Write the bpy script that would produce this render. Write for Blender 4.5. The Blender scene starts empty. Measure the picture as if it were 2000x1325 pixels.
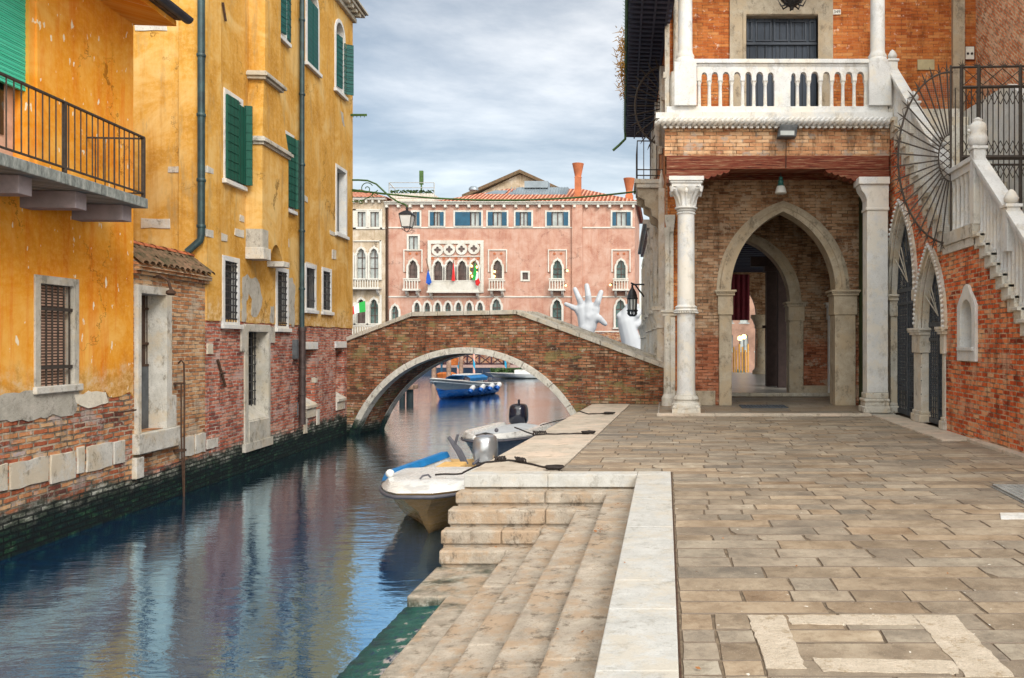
import bpy, bmesh, math, random
from mathutils import Vector, Matrix, geometry
random.seed(7)
R = math.radians
SC = bpy.context.scene
COL = SC.collection

# ------------------------------------------------------------------ camera
FPX, PX0, PY0, CAMZ = 1600.0, 1300.0, 668.0, 1.65
cam_d = bpy.data.cameras.new('camera')
cam = bpy.data.objects.new('camera', cam_d); COL.objects.link(cam)
cam.location = (0, 0, CAMZ); cam.rotation_euler = (R(90), 0, 0)
cam_d.sensor_width = 36.0; cam_d.lens = 36.0*FPX/2000.0
cam_d.shift_x = -(PX0-1000)/2000.0; cam_d.shift_y = (PY0-662.5)/2000.0
cam_d.clip_start = 0.1; cam_d.clip_end = 2000
SC.camera = cam

# ------------------------------------------------------------------ world: overcast sky
SUN_EL, SUN_AZ = 36.0, 145.0     # azimuth from +Y towards +X ; the sun is behind the camera
w = bpy.data.worlds.new('World'); SC.world = w; w.use_nodes = True
nt = w.node_tree; nt.nodes.clear()
def wn(t, **k):
    n = nt.nodes.new(t)
    for a, b in k.items(): setattr(n, a, b)
    return n
L = nt.links.new
out = wn('ShaderNodeOutputWorld'); add = wn('ShaderNodeAddShader')
sky = wn('ShaderNodeTexSky'); sky.sky_type = 'NISHITA'; sky.sun_disc = False
sky.sun_elevation = R(SUN_EL); sky.sun_rotation = R(SUN_AZ)
b1 = wn('ShaderNodeBackground'); b1.inputs['Strength'].default_value = 0.05
L(sky.outputs[0], b1.inputs['Color'])
tc = wn('ShaderNodeTexCoord'); sep = wn('ShaderNodeSeparateXYZ'); L(tc.outputs['Generated'], sep.inputs[0])
def wm(op, a, b=None, c=None):
    n = wn('ShaderNodeMath', operation=op)
    for i, x in enumerate((a, b, c)):
        if x is None: continue
        if isinstance(x, (int, float)): n.inputs[i].default_value = x
        else: L(x, n.inputs[i])
    return n.outputs[0]
zc = wm('ADD', wm('MAXIMUM', sep.outputs['Z'], 0.0), 0.16)
comb = wn('ShaderNodeCombineXYZ')
L(wm('DIVIDE', sep.outputs['X'], zc), comb.inputs[0]); L(wm('DIVIDE', sep.outputs['Y'], zc), comb.inputs[1])
mp = wn('ShaderNodeMapping'); mp.inputs['Rotation'].default_value = (0, 0, R(14)); mp.inputs['Scale'].default_value = (0.75, 1.0, 1); mp.inputs['Location'].default_value = (1.4, 4.2, 0)
L(comb.outputs[0], mp.inputs['Vector'])
n1 = wn('ShaderNodeTexNoise'); n1.inputs['Scale'].default_value = .95; n1.inputs['Detail'].default_value = 10; n1.inputs['Roughness'].default_value = .60; n1.inputs['Distortion'].default_value = .35
L(mp.outputs[0], n1.inputs['Vector'])
cr = wn('ShaderNodeValToRGB'); L(n1.outputs['Fac'], cr.inputs[0])
e = cr.color_ramp.elements
e[0].position = .36; e[0].color = (.125, .128, .115, 1)
e[1].position = .66; e[1].color = (.72, .675, .59, 1)
x = e.new(.46); x.color = (.225, .225, .20, 1)
x = e.new(.545); x.color = (.40, .385, .34, 1)
# paler towards the horizon
hz = wn('ShaderNodeMapRange'); hz.inputs['From Min'].default_value = 0.0; hz.inputs['From Max'].default_value = 0.22
hz.inputs['To Min'].default_value = .65; hz.inputs['To Max'].default_value = 0.0
L(sep.outputs['Z'], hz.inputs['Value'])
mx = wn('ShaderNodeMix', data_type='RGBA'); L(hz.outputs[0], mx.inputs[0]); L(cr.outputs[0], mx.inputs[6]); mx.inputs[7].default_value = (.64, .60, .52, 1)
# glow added in the sky overhead and behind the camera, to light walls
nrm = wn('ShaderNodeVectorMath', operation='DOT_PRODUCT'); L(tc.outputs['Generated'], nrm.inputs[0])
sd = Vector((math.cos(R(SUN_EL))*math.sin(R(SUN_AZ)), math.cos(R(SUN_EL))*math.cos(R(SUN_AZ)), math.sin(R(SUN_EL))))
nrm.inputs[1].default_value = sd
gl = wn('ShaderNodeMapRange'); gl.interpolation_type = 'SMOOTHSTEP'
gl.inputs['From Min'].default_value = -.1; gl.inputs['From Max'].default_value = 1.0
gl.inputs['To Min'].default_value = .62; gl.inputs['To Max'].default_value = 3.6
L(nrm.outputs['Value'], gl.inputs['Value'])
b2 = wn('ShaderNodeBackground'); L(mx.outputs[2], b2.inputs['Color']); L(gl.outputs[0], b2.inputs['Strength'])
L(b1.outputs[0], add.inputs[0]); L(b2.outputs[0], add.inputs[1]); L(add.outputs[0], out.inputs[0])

sl = bpy.data.lights.new('sun', 'SUN'); sl.energy = 1.3; sl.angle = R(20); sl.color = (1, .96, .9)
so = bpy.data.objects.new('sun', sl); COL.objects.link(so)
so.rotation_euler = (-sd).to_track_quat('-Z', 'Y').to_euler(); so.location = (0, -20, 30)

SC.view_settings.view_transform = 'Standard'; SC.view_settings.look = 'None'
SC.view_settings.exposure = 0.84; SC.view_settings.gamma = 1.0
SC.render.engine = 'CYCLES'
try:
    SC.cycles.use_denoising = True; SC.cycles.max_bounces = 8; SC.cycles.caustics_reflective = False
except Exception: pass

# ------------------------------------------------------------------ geometry helpers
class Frame:
    """u runs along the wall (to the right as seen from outside), local -y points outwards"""
    def __init__(s, x0, y0, dx, dy):
        l = math.hypot(dx, dy); s.o = Vector((x0, y0, 0)); s.d = Vector((dx/l, dy/l, 0))
        y = Vector((-s.d.y, s.d.x, 0)); s.n = y
        s.m = Matrix(((s.d.x, y.x, 0, x0), (s.d.y, y.y, 0, y0), (0, 0, 1, 0), (0, 0, 0, 1)))
    def uz(s, px, py, off=0.0):
        """picture position -> (u, z) on the plane at depth 'off' behind the face (measuring aid)"""
        a = (px-PX0)/FPX; o = s.o+s.n*off
        u = (a*o.y-o.x)/(s.d.x-a*s.d.y); D = o.y+u*s.d.y
        return u, CAMZ-(py-PY0)*D/FPX
    def u(s, px, off=0.0): return s.uz(px, 0, off)[0]
WORLDF = Frame(0, 0, 1, 0)
def P(px, py, D): return Vector(((px-PX0)*D/FPX, D, CAMZ-(py-PY0)*D/FPX))

class MB:
    def __init__(s): s.v = []; s.f = []; s.c = []
    def add(s, vs, fs, c=None):
        b = len(s.v); s.v += [tuple(x) for x in vs]; s.f += [tuple(i+b for i in f) for f in fs]
        if c is not None: s.c += [c]*len(fs)
        return s
    def box(s, x0, x1, y0, y1, z0, z1, c=None):
        return s.add([(x0,y0,z0),(x1,y0,z0),(x1,y1,z0),(x0,y1,z0),(x0,y0,z1),(x1,y0,z1),(x1,y1,z1),(x0,y1,z1)],
              [(0,3,2,1),(4,5,6,7),(0,1,5,4),(1,2,6,5),(2,3,7,6),(3,0,4,7)], c)
    def plate(s, outer, holes, y0, y1, back=True):
        loops = [outer]+list(holes)
        pl = [[Vector((p[0], p[1], 0)) for p in lp] for lp in loops]
        tris = geometry.tessellate_polygon(pl)
        flat = [p for lp in loops for p in lp]; n = len(flat)
        vs = [(p[0], y0, p[1]) for p in flat]+[(p[0], y1, p[1]) for p in flat]
        fs = [tuple(t) for t in tris]
        if back: fs += [tuple(i+n for i in reversed(t)) for t in tris]
        k = 0
        for lp in loops:
            m = len(lp)
            for i in range(m):
                a, b = k+i, k+(i+1) % m
                fs.append((a, b, b+n, a+n))
            k += m
        return s.add(vs, fs)
    def prism(s, poly, y0, y1): return s.plate(poly, [], y0, y1)
    def hprism(s, poly, z0, z1):
        n = len(poly)
        vs = [(p[0], p[1], z0) for p in poly]+[(p[0], p[1], z1) for p in poly]
        return s.add(vs, [tuple(reversed(range(n))), tuple(range(n, 2*n))]+[(i, (i+1) % n, (i+1) % n+n, i+n) for i in range(n)])
    def xprism(s, poly, x0, x1):      # polygon in (y,z)
        n = len(poly)
        vs = [(x0, p[0], p[1]) for p in poly]+[(x1, p[0], p[1]) for p in poly]
        return s.add(vs, [tuple(reversed(range(n))), tuple(range(n, 2*n))]+[(i, (i+1) % n, (i+1) % n+n, i+n) for i in range(n)])
    def ring(s, inner, outer, y0, y1):
        n = len(inner)
        vs = []
        for a, b in zip(inner, outer):
            vs += [(a[0], y0, a[1]), (b[0], y0, b[1]), (b[0], y1, b[1]), (a[0], y1, a[1])]
        fs = [(0, 1, 2, 3), tuple(4*(n-1)+i for i in (3, 2, 1, 0))]
        for i in range(n-1):
            for j in range(4):
                k = (j+1) % 4
                fs.append((4*i+j, 4*i+4+j, 4*i+4+k, 4*i+k))
        return s.add(vs, fs)
    def tube(s, pts, r, seg=6, closed=False, sy=1.0):
        pts = [Vector(p) for p in pts]; n = len(pts)
        rr = r if isinstance(r, (list, tuple)) else [r]*n
        vs = []; up = None
        for i, p in enumerate(pts):
            if closed: t = pts[(i+1) % n]-pts[i-1]
            else: t = pts[min(i+1, n-1)]-pts[max(i-1, 0)]
            t = t.normalized() if t.length > 1e-9 else Vector((0, 0, 1))
            if up is None:
                up = Vector((0, 0, 1)) if abs(t.z) < .9 else Vector((1, 0, 0))
            a = t.cross(up)
            if a.length < 1e-6: a = t.orthogonal()
            a.normalize(); b = a.cross(t).normalized(); up = b
            for k in range(seg):
                an = 2*math.pi*k/seg
                vs.append(p+a*math.cos(an)*rr[i]+b*math.sin(an)*rr[i]*sy)
        fs = []
        m = n if closed else n-1
        for i in range(m):
            j = (i+1) % n
            for k in range(seg):
                fs.append((i*seg+k, i*seg+(k+1) % seg, j*seg+(k+1) % seg, j*seg+k))
        if not closed: fs += [tuple(reversed(range(seg))), tuple((n-1)*seg+k for k in range(seg))]
        return s.add(vs, fs)
    def bar(s, a, b, r, seg=4): return s.tube([a, b], r, seg)
    def lathe(s, prof, cx, cy, seg=16, sx=1, sy=1, ph=0):
        n = len(prof); vs = []
        for r, z in prof:
            for k in range(seg):
                a = 2*math.pi*k/seg+ph
                vs.append((cx+r*sx*math.cos(a), cy+r*sy*math.sin(a), z))
        fs = []
        for i in range(n-1):
            for k in range(seg):
                fs.append((i*seg+k, i*seg+(k+1) % seg, (i+1)*seg+(k+1) % seg, (i+1)*seg+k))
        fs += [tuple(reversed(range(seg))), tuple((n-1)*seg+k for k in range(seg))]
        return s.add(vs, fs)
    def ball(s, cx, cy, cz, r, seg=10, rz=None, n=6):
        rz = rz or r
        return s.lathe([(max(r*math.sin(math.pi*i/n), r*.02), cz-rz*math.cos(math.pi*i/n)) for i in range(n+1)], cx, cy, seg)
    def surf(s, rows, closeu=False):
        n = len(rows); m = len(rows[0]); vs = [p for r in rows for p in r]; fs = []
        for i in range(n-1):
            for j in range(m if closeu else m-1):
                k = (j+1) % m
                fs.append((i*m+j, i*m+k, (i+1)*m+k, (i+1)*m+j))
        return s.add(vs, fs)

WM = {}     # world matrices by object name
def reg(o, m, parent=None):
    WM[o.name] = m
    if parent is not None:
        o.parent = parent; o.matrix_local = WM[parent.name].inverted() @ m
    else: o.matrix_world = m; o.matrix_local = m
def thing(name, label, cat, loc, group=None, frame=None):
    """Empty at the base of a thing; loc in frame coordinates"""
    o = bpy.data.objects.new(name, None); COL.objects.link(o); o.empty_display_size = .2
    f = frame or WORLDF
    reg(o, f.m @ Matrix.Translation(loc))
    tag(o, label, cat, group); return o
def tag(o, label, cat=None, group=None, kind=None):
    if label: o['label'] = label
    if cat: o['category'] = cat
    if group: o['group'] = group
    if kind: o['kind'] = kind
    return o
def build(name, mb, mat, parent=None, frame=None, smooth=None, bevel=0, label=None, kind=None):
    """one mesh object; vertices of mb are in the frame's coordinates"""
    f = frame.m if isinstance(frame, Frame) else (frame if frame is not None else Matrix.Identity(4))
    vs = mb.v
    if parent is None and kind is None:
        xs = [v[0] for v in vs]; ys = [v[1] for v in vs]; zs = [v[2] for v in vs]
        c = Vector(((min(xs)+max(xs))/2, (min(ys)+max(ys))/2, min(zs)))
        vs = [(v[0]-c.x, v[1]-c.y, v[2]-c.z) for v in vs]; f = f @ Matrix.Translation(c)
    me = bpy.data.meshes.new(name); me.from_pydata(vs, [], mb.f)
    bm = bmesh.new(); bm.from_mesh(me)
    if mb.c and len(mb.c) == len(bm.faces):
        ly = bm.loops.layers.float_color.new('rnd')
        for fc, c in zip(bm.faces, mb.c):
            for l in fc.loops: l[ly] = (c[0], c[1], c[2], 1)
    bmesh.ops.recalc_face_normals(bm, faces=bm.faces[:])
    bm.to_mesh(me); bm.free()
    if smooth:
        me.polygons.foreach_set('use_smooth', [True]*len(me.polygons))
        me.set_sharp_from_angle(angle=R(smooth))
    me.materials.append(mat)
    o = bpy.data.objects.new(name, me); COL.objects.link(o)
    reg(o, f, parent)
    if bevel:
        b = o.modifiers.new('bevel', 'BEVEL'); b.width = bevel; b.segments = 2; b.limit_method = 'ANGLE'; b.angle_limit = R(40)
    if label: o['label'] = label
    if kind: o['kind'] = kind
    return o
def copy_tree(src, m, parent=None, label=None, group=None):
    c = src.copy(); COL.objects.link(c); c.parent = None
    base = WM[src.name]
    reg(c, m, parent)
    if label: c['label'] = label
    if group: c['group'] = group
    for ch in list(src.children): copy_tree(ch, m @ base.inverted() @ WM[ch.name], c)
    return c
def jag(pts, amp, step, seed=0):
    """roughen a closed outline"""
    rnd = random.Random(seed); out = []
    for i, p in enumerate(pts):
        q = pts[(i+1) % len(pts)]; d = math.hypot(q[0]-p[0], q[1]-p[1]); k = max(1, int(d/step))
        for j in range(k):
            t = j/k
            out.append((p[0]+(q[0]-p[0])*t+rnd.uniform(-amp, amp), p[1]+(q[1]-p[1])*t+rnd.uniform(-amp, amp)))
    return out
def rect(x0, x1, z0, z1): return [(x0, z0), (x1, z0), (x1, z1), (x0, z1)]
def parch(cx, zs, w, h, n=10):
    """pointed arch from left springing over the apex to right springing"""
    Rr = (w*w+h*h)/(2*w); a = math.atan2(h, Rr-w)
    left = [(cx-w+Rr-Rr*math.cos(a*i/n), zs+Rr*math.sin(a*i/n)) for i in range(n+1)]
    return left+[(2*cx-x, z) for x, z in reversed(left[:-1])]
def ogee(cx, zs, w, h):
    prof = [(1,0),(.99,.15),(.93,.3),(.82,.42),(.70,.47),(.72,.56),(.66,.68),(.52,.78),(.34,.85),(.16,.90),(.05,.96),(0,1.06)]
    left = [(cx-w*a, zs+h*b) for a, b in prof]
    return left+[(2*cx-x, z) for x, z in reversed(left[:-1])]
def rarch(cx, zs, w, h, n=8):
    return [(cx-w*math.cos(math.pi*i/(2*n)), zs+h*math.sin(math.pi*i/(2*n))) for i in range(2*n+1)]
def with_jambs(arc, z0): return [(arc[0][0], z0)]+arc+[(arc[-1][0], z0)]
def circ(cx, cz, r, n=16, ph=0): return [(cx+r*math.cos(2*math.pi*i/n+ph), cz+r*math.sin(2*math.pi*i/n+ph)) for i in range(n)]
def lerp(a, b, t): return a+(b-a)*t

# ------------------------------------------------------------------ material helpers
class NT:
    def __init__(s, name):
        s.mat = bpy.data.materials.new(name); s.mat.use_nodes = True
        s.t = s.mat.node_tree; s.b = s.t.nodes['Principled BSDF']; s._uv = None
    def n(s, t, **k):
        x = s.t.nodes.new(t)
        for a, b in k.items(): setattr(x, a, b)
        return x
    def set(s, sock, v):
        if isinstance(v, bpy.types.NodeSocket): s.t.links.new(v, sock)
        elif isinstance(v, (tuple, list)) and len(v) == 3 and sock.type == 'RGBA': sock.default_value = (*v, 1)
        else: sock.default_value = v
    def obj(s): return s.n('ShaderNodeTexCoord').outputs['Object']
    def uv(s):
        if s._uv is None:
            sp = s.n('ShaderNodeSeparateXYZ'); s.set(sp.inputs[0], s.obj())
            c = s.n('ShaderNodeCombineXYZ')
            s.set(c.inputs[0], s.m('ADD', sp.outputs[0], sp.outputs[1])); s.set(c.inputs[1], sp.outputs[2])
            s._uv = c.outputs[0]
        return s._uv
    def wz(s):
        sp = s.n('ShaderNodeSeparateXYZ'); s.set(sp.inputs[0], s.n('ShaderNodeNewGeometry').outputs['Position']); return sp.outputs[2]
    def m(s, op, a, b=None, c=None, clamp=False):
        x = s.n('ShaderNodeMath', operation=op); x.use_clamp = clamp
        for i, v in enumerate((a, b, c)):
            if v is not None: s.set(x.inputs[i], v)
        return x.outputs[0]
    def mp(s, vec, sc=(1, 1, 1), loc=(0, 0, 0), rot=(0, 0, 0)):
        x = s.n('ShaderNodeMapping'); s.set(x.inputs['Vector'], vec)
        x.inputs['Scale'].default_value = sc; x.inputs['Location'].default_value = loc; x.inputs['Rotation'].default_value = rot
        return x.outputs[0]
    def noise(s, vec, scale, detail=4, rough=.55, dist=0, col=False):
        x = s.n('ShaderNodeTexNoise'); s.set(x.inputs['Vector'], vec)
        x.inputs['Scale'].default_value = scale; x.inputs['Detail'].default_value = detail
        x.inputs['Roughness'].default_value = rough; x.inputs['Distortion'].default_value = dist
        return x.outputs['Color' if col else 'Fac']
    def ramp(s, fac, stops, interp='LINEAR'):
        x = s.n('ShaderNodeValToRGB'); s.set(x.inputs[0], fac); cr = x.color_ramp; cr.interpolation = interp
        while len(cr.elements) < len(stops): cr.elements.new(.5)
        for el, (p, c) in zip(cr.elements, stops):
            el.position = p; el.color = (*c, 1) if isinstance(c, (tuple, list)) else (c, c, c, 1)
        return x.outputs[0]
    def mr(s, v, a, b, c=0., d=1., smooth=True):
        x = s.n('ShaderNodeMapRange'); x.interpolation_type = 'SMOOTHSTEP' if smooth else 'LINEAR'
        s.set(x.inputs[0], v)
        for i, q in enumerate((a, b, c, d)): x.inputs[i+1].default_value = q
        return x.outputs[0]
    def mix(s, f, a, b, mode='MIX'):
        x = s.n('ShaderNodeMix', data_type='RGBA', blend_type=mode)
        s.set(x.inputs[0], f); s.set(x.inputs[6], a); s.set(x.inputs[7], b); return x.outputs[2]
    def bump(s, h, st=.5, dist=.01, nrm=None):
        x = s.n('ShaderNodeBump'); s.set(x.inputs['Height'], h); x.inputs['Strength'].default_value = st; x.inputs['Distance'].default_value = dist
        if nrm is not None: s.set(x.inputs['Normal'], nrm)
        return x.outputs[0]
    def fin(s, col=None, rough=.8, nrm=None, metal=0, spec=.3):
        if col is not None: s.set(s.b.inputs['Base Color'], col)
        s.set(s.b.inputs['Roughness'], rough)
        if nrm is not None: s.set(s.b.inputs['Normal'], nrm)
        s.set(s.b.inputs['Metallic'], metal); s.b.inputs['Specular IOR Level'].default_value = spec
        return s.mat

def tide(t, col, uv, top=-.45, soft=.28):
    """algae and salt left by the tide: green-black below, pale crust above"""
    hv = t.mp(uv, (1, 2.0, 1))
    z = t.m('ADD', t.wz(), t.m('MULTIPLY', t.m('SUBTRACT', t.noise(uv, 1.6, 6, .7), .5), .6))
    rows = t.noise(hv, 2.6, 7, .78)
    cru = t.ramp(rows, [(.38, (.018, .020, .016)), (.5, (.09, .10, .075)), (.60, (.42, .42, .37))])
    c1 = t.mix(t.mr(z, top+.06, top-soft*.35), col, cru)
    alg = t.ramp(t.noise(hv, 3.6, 7, .78), [(.38, (.002, .004, .006)), (.5, (.004, .014, .013)), (.60, (.012, .045, .020)), (.70, (.13, .15, .12))])
    return t.mix(t.mr(z, top-.10, top-soft-.02), c1, alg)

def brick_mat(name, stops, mortar, bw=.25, bh=.072, ms=.012, wob=.02, bump=.8, patch=None, grime=.5, tidal=None, bright=None, rot=None, efflo=0, lowred=None):
    t = NT(name); uv = t.uv()
    if rot: uv = t.mp(uv, rot=(0, 0, rot))
    nv = t.noise(uv, 3.0, 3, .6, col=True)
    d = t.n('ShaderNodeVectorMath', operation='MULTIPLY_ADD'); t.set(d.inputs[0], nv); d.inputs[1].default_value = (wob*2, wob, 0); t.set(d.inputs[2], uv)
    nv2 = t.noise(uv, 28, 2, .6, col=True)
    d2 = t.n('ShaderNodeVectorMath', operation='MULTIPLY_ADD'); t.set(d2.inputs[0], nv2); d2.inputs[1].default_value = (.014, .012, 0); t.set(d2.inputs[2], d.outputs[0])
    b = t.n('ShaderNodeTexBrick'); t.set(b.inputs['Vector'], d2.outputs[0])
    b.inputs['Color1'].default_value = (0, 0, 0, 1); b.inputs['Color2'].default_value = (1, 1, 1, 1); b.inputs['Mortar'].default_value = (.5, .5, .5, 1)
    b.inputs['Scale'].default_value = 1; b.inputs['Mortar Size'].default_value = ms; b.inputs['Mortar Smooth'].default_value = .35
    b.inputs['Brick Width'].default_value = bw; b.inputs['Row Height'].default_value = bh; b.inputs['Bias'].default_value = 0
    mott = t.noise(uv, 22, 4, .7)
    sel = t.m('ADD', t.m('MULTIPLY', b.outputs['Color'], .75), t.m('MULTIPLY', t.m('SUBTRACT', t.noise(uv, 1.1, 5, .62), .5), 1.5))
    sel = t.m('ADD', sel, t.m('MULTIPLY', t.m('SUBTRACT', mott, .5), .6))
    sel = t.m('ADD', sel, .12, clamp=True)
    col = t.ramp(sel, stops)
    mo = t.mix(t.mr(t.noise(uv, 5, 4), .4, .6), tuple(c*.38 for c in mortar), tuple(min(.8, c*1.12) for c in mortar))
    col = t.mix(b.outputs['Fac'], col, mo)
    if lowred: col = t.mix(t.m('MULTIPLY', t.mr(t.m('ADD', t.wz(), t.m('MULTIPLY', t.noise(uv, 1.5, 4), .8)), 2.6, 1.9), .75), col, t.mix(1, col, lowred, 'MULTIPLY'))
    if patch:      # worn, paler mortar-smeared areas
        f = t.mr(t.noise(t.mp(uv, (1, 1.4, 1), (4.1, 2.2, 0)), 1.6, 8, .75), .53, .60)
        col = t.mix(t.m('MULTIPLY', f, .7), col, patch)
    if efflo:
        f = t.mr(t.noise(t.mp(uv, (1, 1, 1), (9, 5, 0)), 5.5, 6, .78), .59, .65)
        col = t.mix(t.m('MULTIPLY', f, efflo), col, (.72, .66, .58))
    g = t.mr(t.noise(t.mp(uv, (2.2, .5, 1), (1, 7, 0)), 1.5, 7, .72), .48, .64)
    col = t.mix(t.m('MULTIPLY', g, grime), col, t.mix(1, col, (.26, .23, .22), 'MULTIPLY'))
    if tidal is not None:
        col = tide(t, col, uv, tidal); lo = t.mr(t.wz(), tidal+.12, tidal-.15)
        br = t.mix(b.outputs['Color'], (.35, .35, .35), (1.5, 1.5, 1.5)); col = t.mix(t.m('MULTIPLY', lo, .8), col, t.mix(1, col, br, 'MULTIPLY'))
        col = t.mix(t.m('MULTIPLY', lo, t.m('MULTIPLY', b.outputs['Fac'], .85)), col, (.003, .004, .004))
    h = t.m('SUBTRACT', t.m('MULTIPLY', mott, .7), t.m('MULTIPLY', b.outputs['Fac'], 1.3))
    h = t.m('ADD', h, t.m('MULTIPLY', b.outputs['Color'], .35))
    return t.fin(col, .88, t.bump(h, bump, .02), spec=.2)

def plaster_mat(name, c0, c1, c2, streak=.5, chips=.0, dirt=(.30, .20, .08), bump=.25, low=None, damp=None):
    t = NT(name); uv = t.uv()
    n = t.noise(uv, .9, 7, .66, .6)
    col = t.ramp(n, [(.36, c0), (.5, c1), (.64, c2)])
    fine = t.noise(uv, 12, 6, .78)
    col = t.mix(t.m('MULTIPLY', t.mr(fine, .44, .62), .42), col, c2)
    st = t.mr(t.noise(t.mp(uv, (3.2, .22, 1)), 1.6, 7, .74), .46, .66)
    col = t.mix(t.m('MULTIPLY', st, streak), col, t.mix(1, col, tuple(min(1, x*2.2) for x in dirt), 'MULTIPLY'))
    if low:       # grey-black damp streaks hanging in tall strips
        f = t.mr(t.noise(t.mp(uv, (2.6, .45, 1), (3, 1, 0)), 1.1, 8, .78), .52, .64)
        col = t.mix(t.m('MULTIPLY', f, .55), col, low)
    if damp is not None:     # salt-bleached, flaking zone above the brick base
        z = t.m('SUBTRACT', t.wz(), t.m('MULTIPLY', t.noise(t.mp(uv, (1, .6, 1)), 1.4, 7, .75), 1.3))
        f = t.mr(z, damp-.15, damp-.55); g = t.noise(uv, 6, 7, .8)
        col = t.mix(t.m('MULTIPLY', f, .75), col, t.ramp(g, [(.42, (.40, .22, .06)), (.52, (.62, .40, .16)), (.60, (.60, .50, .36))]))
    vd = t.n('ShaderNodeVectorMath', operation='MULTIPLY_ADD'); t.set(vd.inputs[0], t.noise(uv, 4, 5, .7, col=True)); vd.inputs[1].default_value = (.5, .5, 0); t.set(vd.inputs[2], t.mp(uv, (.55, .4, 1)))
    vo = t.n('ShaderNodeTexVoronoi', feature='DISTANCE_TO_EDGE'); t.set(vo.inputs['Vector'], vd.outputs[0]); vo.inputs['Scale'].default_value = 1.0
    ck = t.m('MULTIPLY', t.mr(vo.outputs['Distance'], .010, .003), t.mr(t.noise(uv, .7, 3), .50, .58)); col = t.mix(t.m('MULTIPLY', ck, .65), col, tuple(x*.25 for x in c0))
    if chips:
        f = t.mr(t.noise(t.mp(uv, (7, 2.6, 1)), 1.3, 3, .5), .735-chips, .745-chips)
        col = t.mix(f, col, (.80, .70, .52))
    h = t.m('ADD', t.m('MULTIPLY', n, 1.2), t.m('MULTIPLY', fine, .3))
    return t.fin(col, .9, t.bump(h, bump, .03), spec=.15)

def stone_mat(name, a, b, dark=.35, scale=1.0, bump=.3, rough=.75, dcol=(.10, .09, .075), tidal=None, warm=None, floor=False):
    t = NT(name); v = t.obj() if floor else t.obj()
    n = t.noise(v, 2.2*scale, 6, .65)
    col = t.ramp(n, [(.32, a), (.66, b)])
    sp = t.mr(t.noise(v, 30*scale, 5, .75), .53, .64)
    col = t.mix(t.m('MULTIPLY', sp, .25+dark*.35), col, tuple(x*.42 for x in b))
    if warm:
        f = t.mr(t.noise(t.mp(v, (1, 1, 1), (5, 3, 2)), 1.1*scale, 6, .75), .46, .60)
        col = t.mix(t.m('MULTIPLY', f, .75), col, warm)
    d = t.mr(t.noise(t.mp(v, (1, 1, .6), (2, 8, 1)), 3.4*scale, 8, .78), .52, .64)
    col = t.mix(t.m('MULTIPLY', d, dark), col, dcol)
    if tidal is not None: col = tide(t, col, v, tidal)
    h = t.m('ADD', t.noise(v, 9*scale, 6, .7), t.m('MULTIPLY', t.noise(v, 55*scale, 3), .35))
    return t.fin(col, rough, t.bump(h, bump, .015), spec=.3)

def simple_mat(name, c, rough=.6, metal=0, var=.25, scale=8, spec=.4, bump=.0, c2=None):
    t = NT(name); v = t.obj(); n = t.noise(v, scale, 5, .65)
    c2 = c2 or tuple(x*(1-var) for x in c)
    col = t.ramp(n, [(.35, c2), (.65, c)])
    nr = t.bump(t.noise(v, scale*3, 4), bump, .01) if bump else None
    return t.fin(col, rough, nr, metal, spec)
def hull_mat(name, c, grime=(.10, .12, .07)):
    t = NT(name); v = t.obj(); n = t.noise(t.mp(v, (1, 1, 4)), 3, 6, .75); z = t.wz()
    col = t.mix(t.mr(n, .5, .62), c, tuple(x*.72 for x in c))
    f = t.mr(t.m('ADD', z, t.m('MULTIPLY', n, .22)), -.76, -.92); col = t.mix(t.m('MULTIPLY', f, .8), col, grime)
    sc = t.mr(t.noise(t.mp(v, (2, 2, 14)), 7, 3), .66, .70); col = t.mix(t.m('MULTIPLY', sc, .5), col, tuple(x*.4 for x in c))
    return t.fin(col, t.mr(n, .3, .7, .18, .4), None, 0, .5)
def emit_mat(name, c, st):
    t = NT(name); t.set(t.b.inputs['Emission Color'], c); t.b.inputs['Emission Strength'].default_value = st
    return t.fin(c, .5)
def plank_mat(name, a, b, w=.1, vertical=True):
    t = NT(name); uv = t.uv(); sp = t.n('ShaderNodeSeparateXYZ'); t.set(sp.inputs[0], uv)
    fr = t.m('FRACT', t.m('DIVIDE', sp.outputs[0 if vertical else 1], w))
    gap = t.m('LESS_THAN', fr, .12)
    g = t.noise(t.mp(uv, (14, 1, 1) if vertical else (1, 14, 1)), 2.4, 5, .7)
    col = t.ramp(g, [(.3, a), (.7, b)])
    col = t.mix(gap, col, tuple(x*.25 for x in a))
    return t.fin(col, .62, t.bump(t.m('SUBTRACT', g, gap), .5, .01), spec=.35)
# ------------------------------------------------------------------ materials
M = {}
M['brick_left'] = brick_mat('old canal brick', [(0, (.12, .045, .035)), (.22, (.34, .09, .045)), (.45, (.50, .16, .07)), (.68, (.58, .27, .12)), (.86, (.62, .40, .21)), (1, (.44, .36, .36))],
    (.42, .34, .25), .27, .078, .016, .05, 1.0, (.42, .36, .33), .5, -.42, efflo=.5)
M['brick_red_left'] = brick_mat('red canal brick', [(0, (.15, .045, .04)), (.25, (.34, .08, .05)), (.5, (.48, .13, .075)), (.75, (.55, .21, .13)), (1, (.56, .38, .30))],
    (.46, .34, .28), .25, .07, .014, .05, 1.0, (.50, .38, .34), .4, -.42, efflo=.6)
M['brick_yard'] = brick_mat('courtyard wall brick', [(0, (.24, .09, .04)), (.35, (.46, .20, .085)), (.65, (.56, .30, .14)), (1, (.60, .44, .28))],
    (.52, .42, .30), .26, .07, .012, .02, .8, (.5, .42, .32), .45, -.42, efflo=.3)
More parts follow.
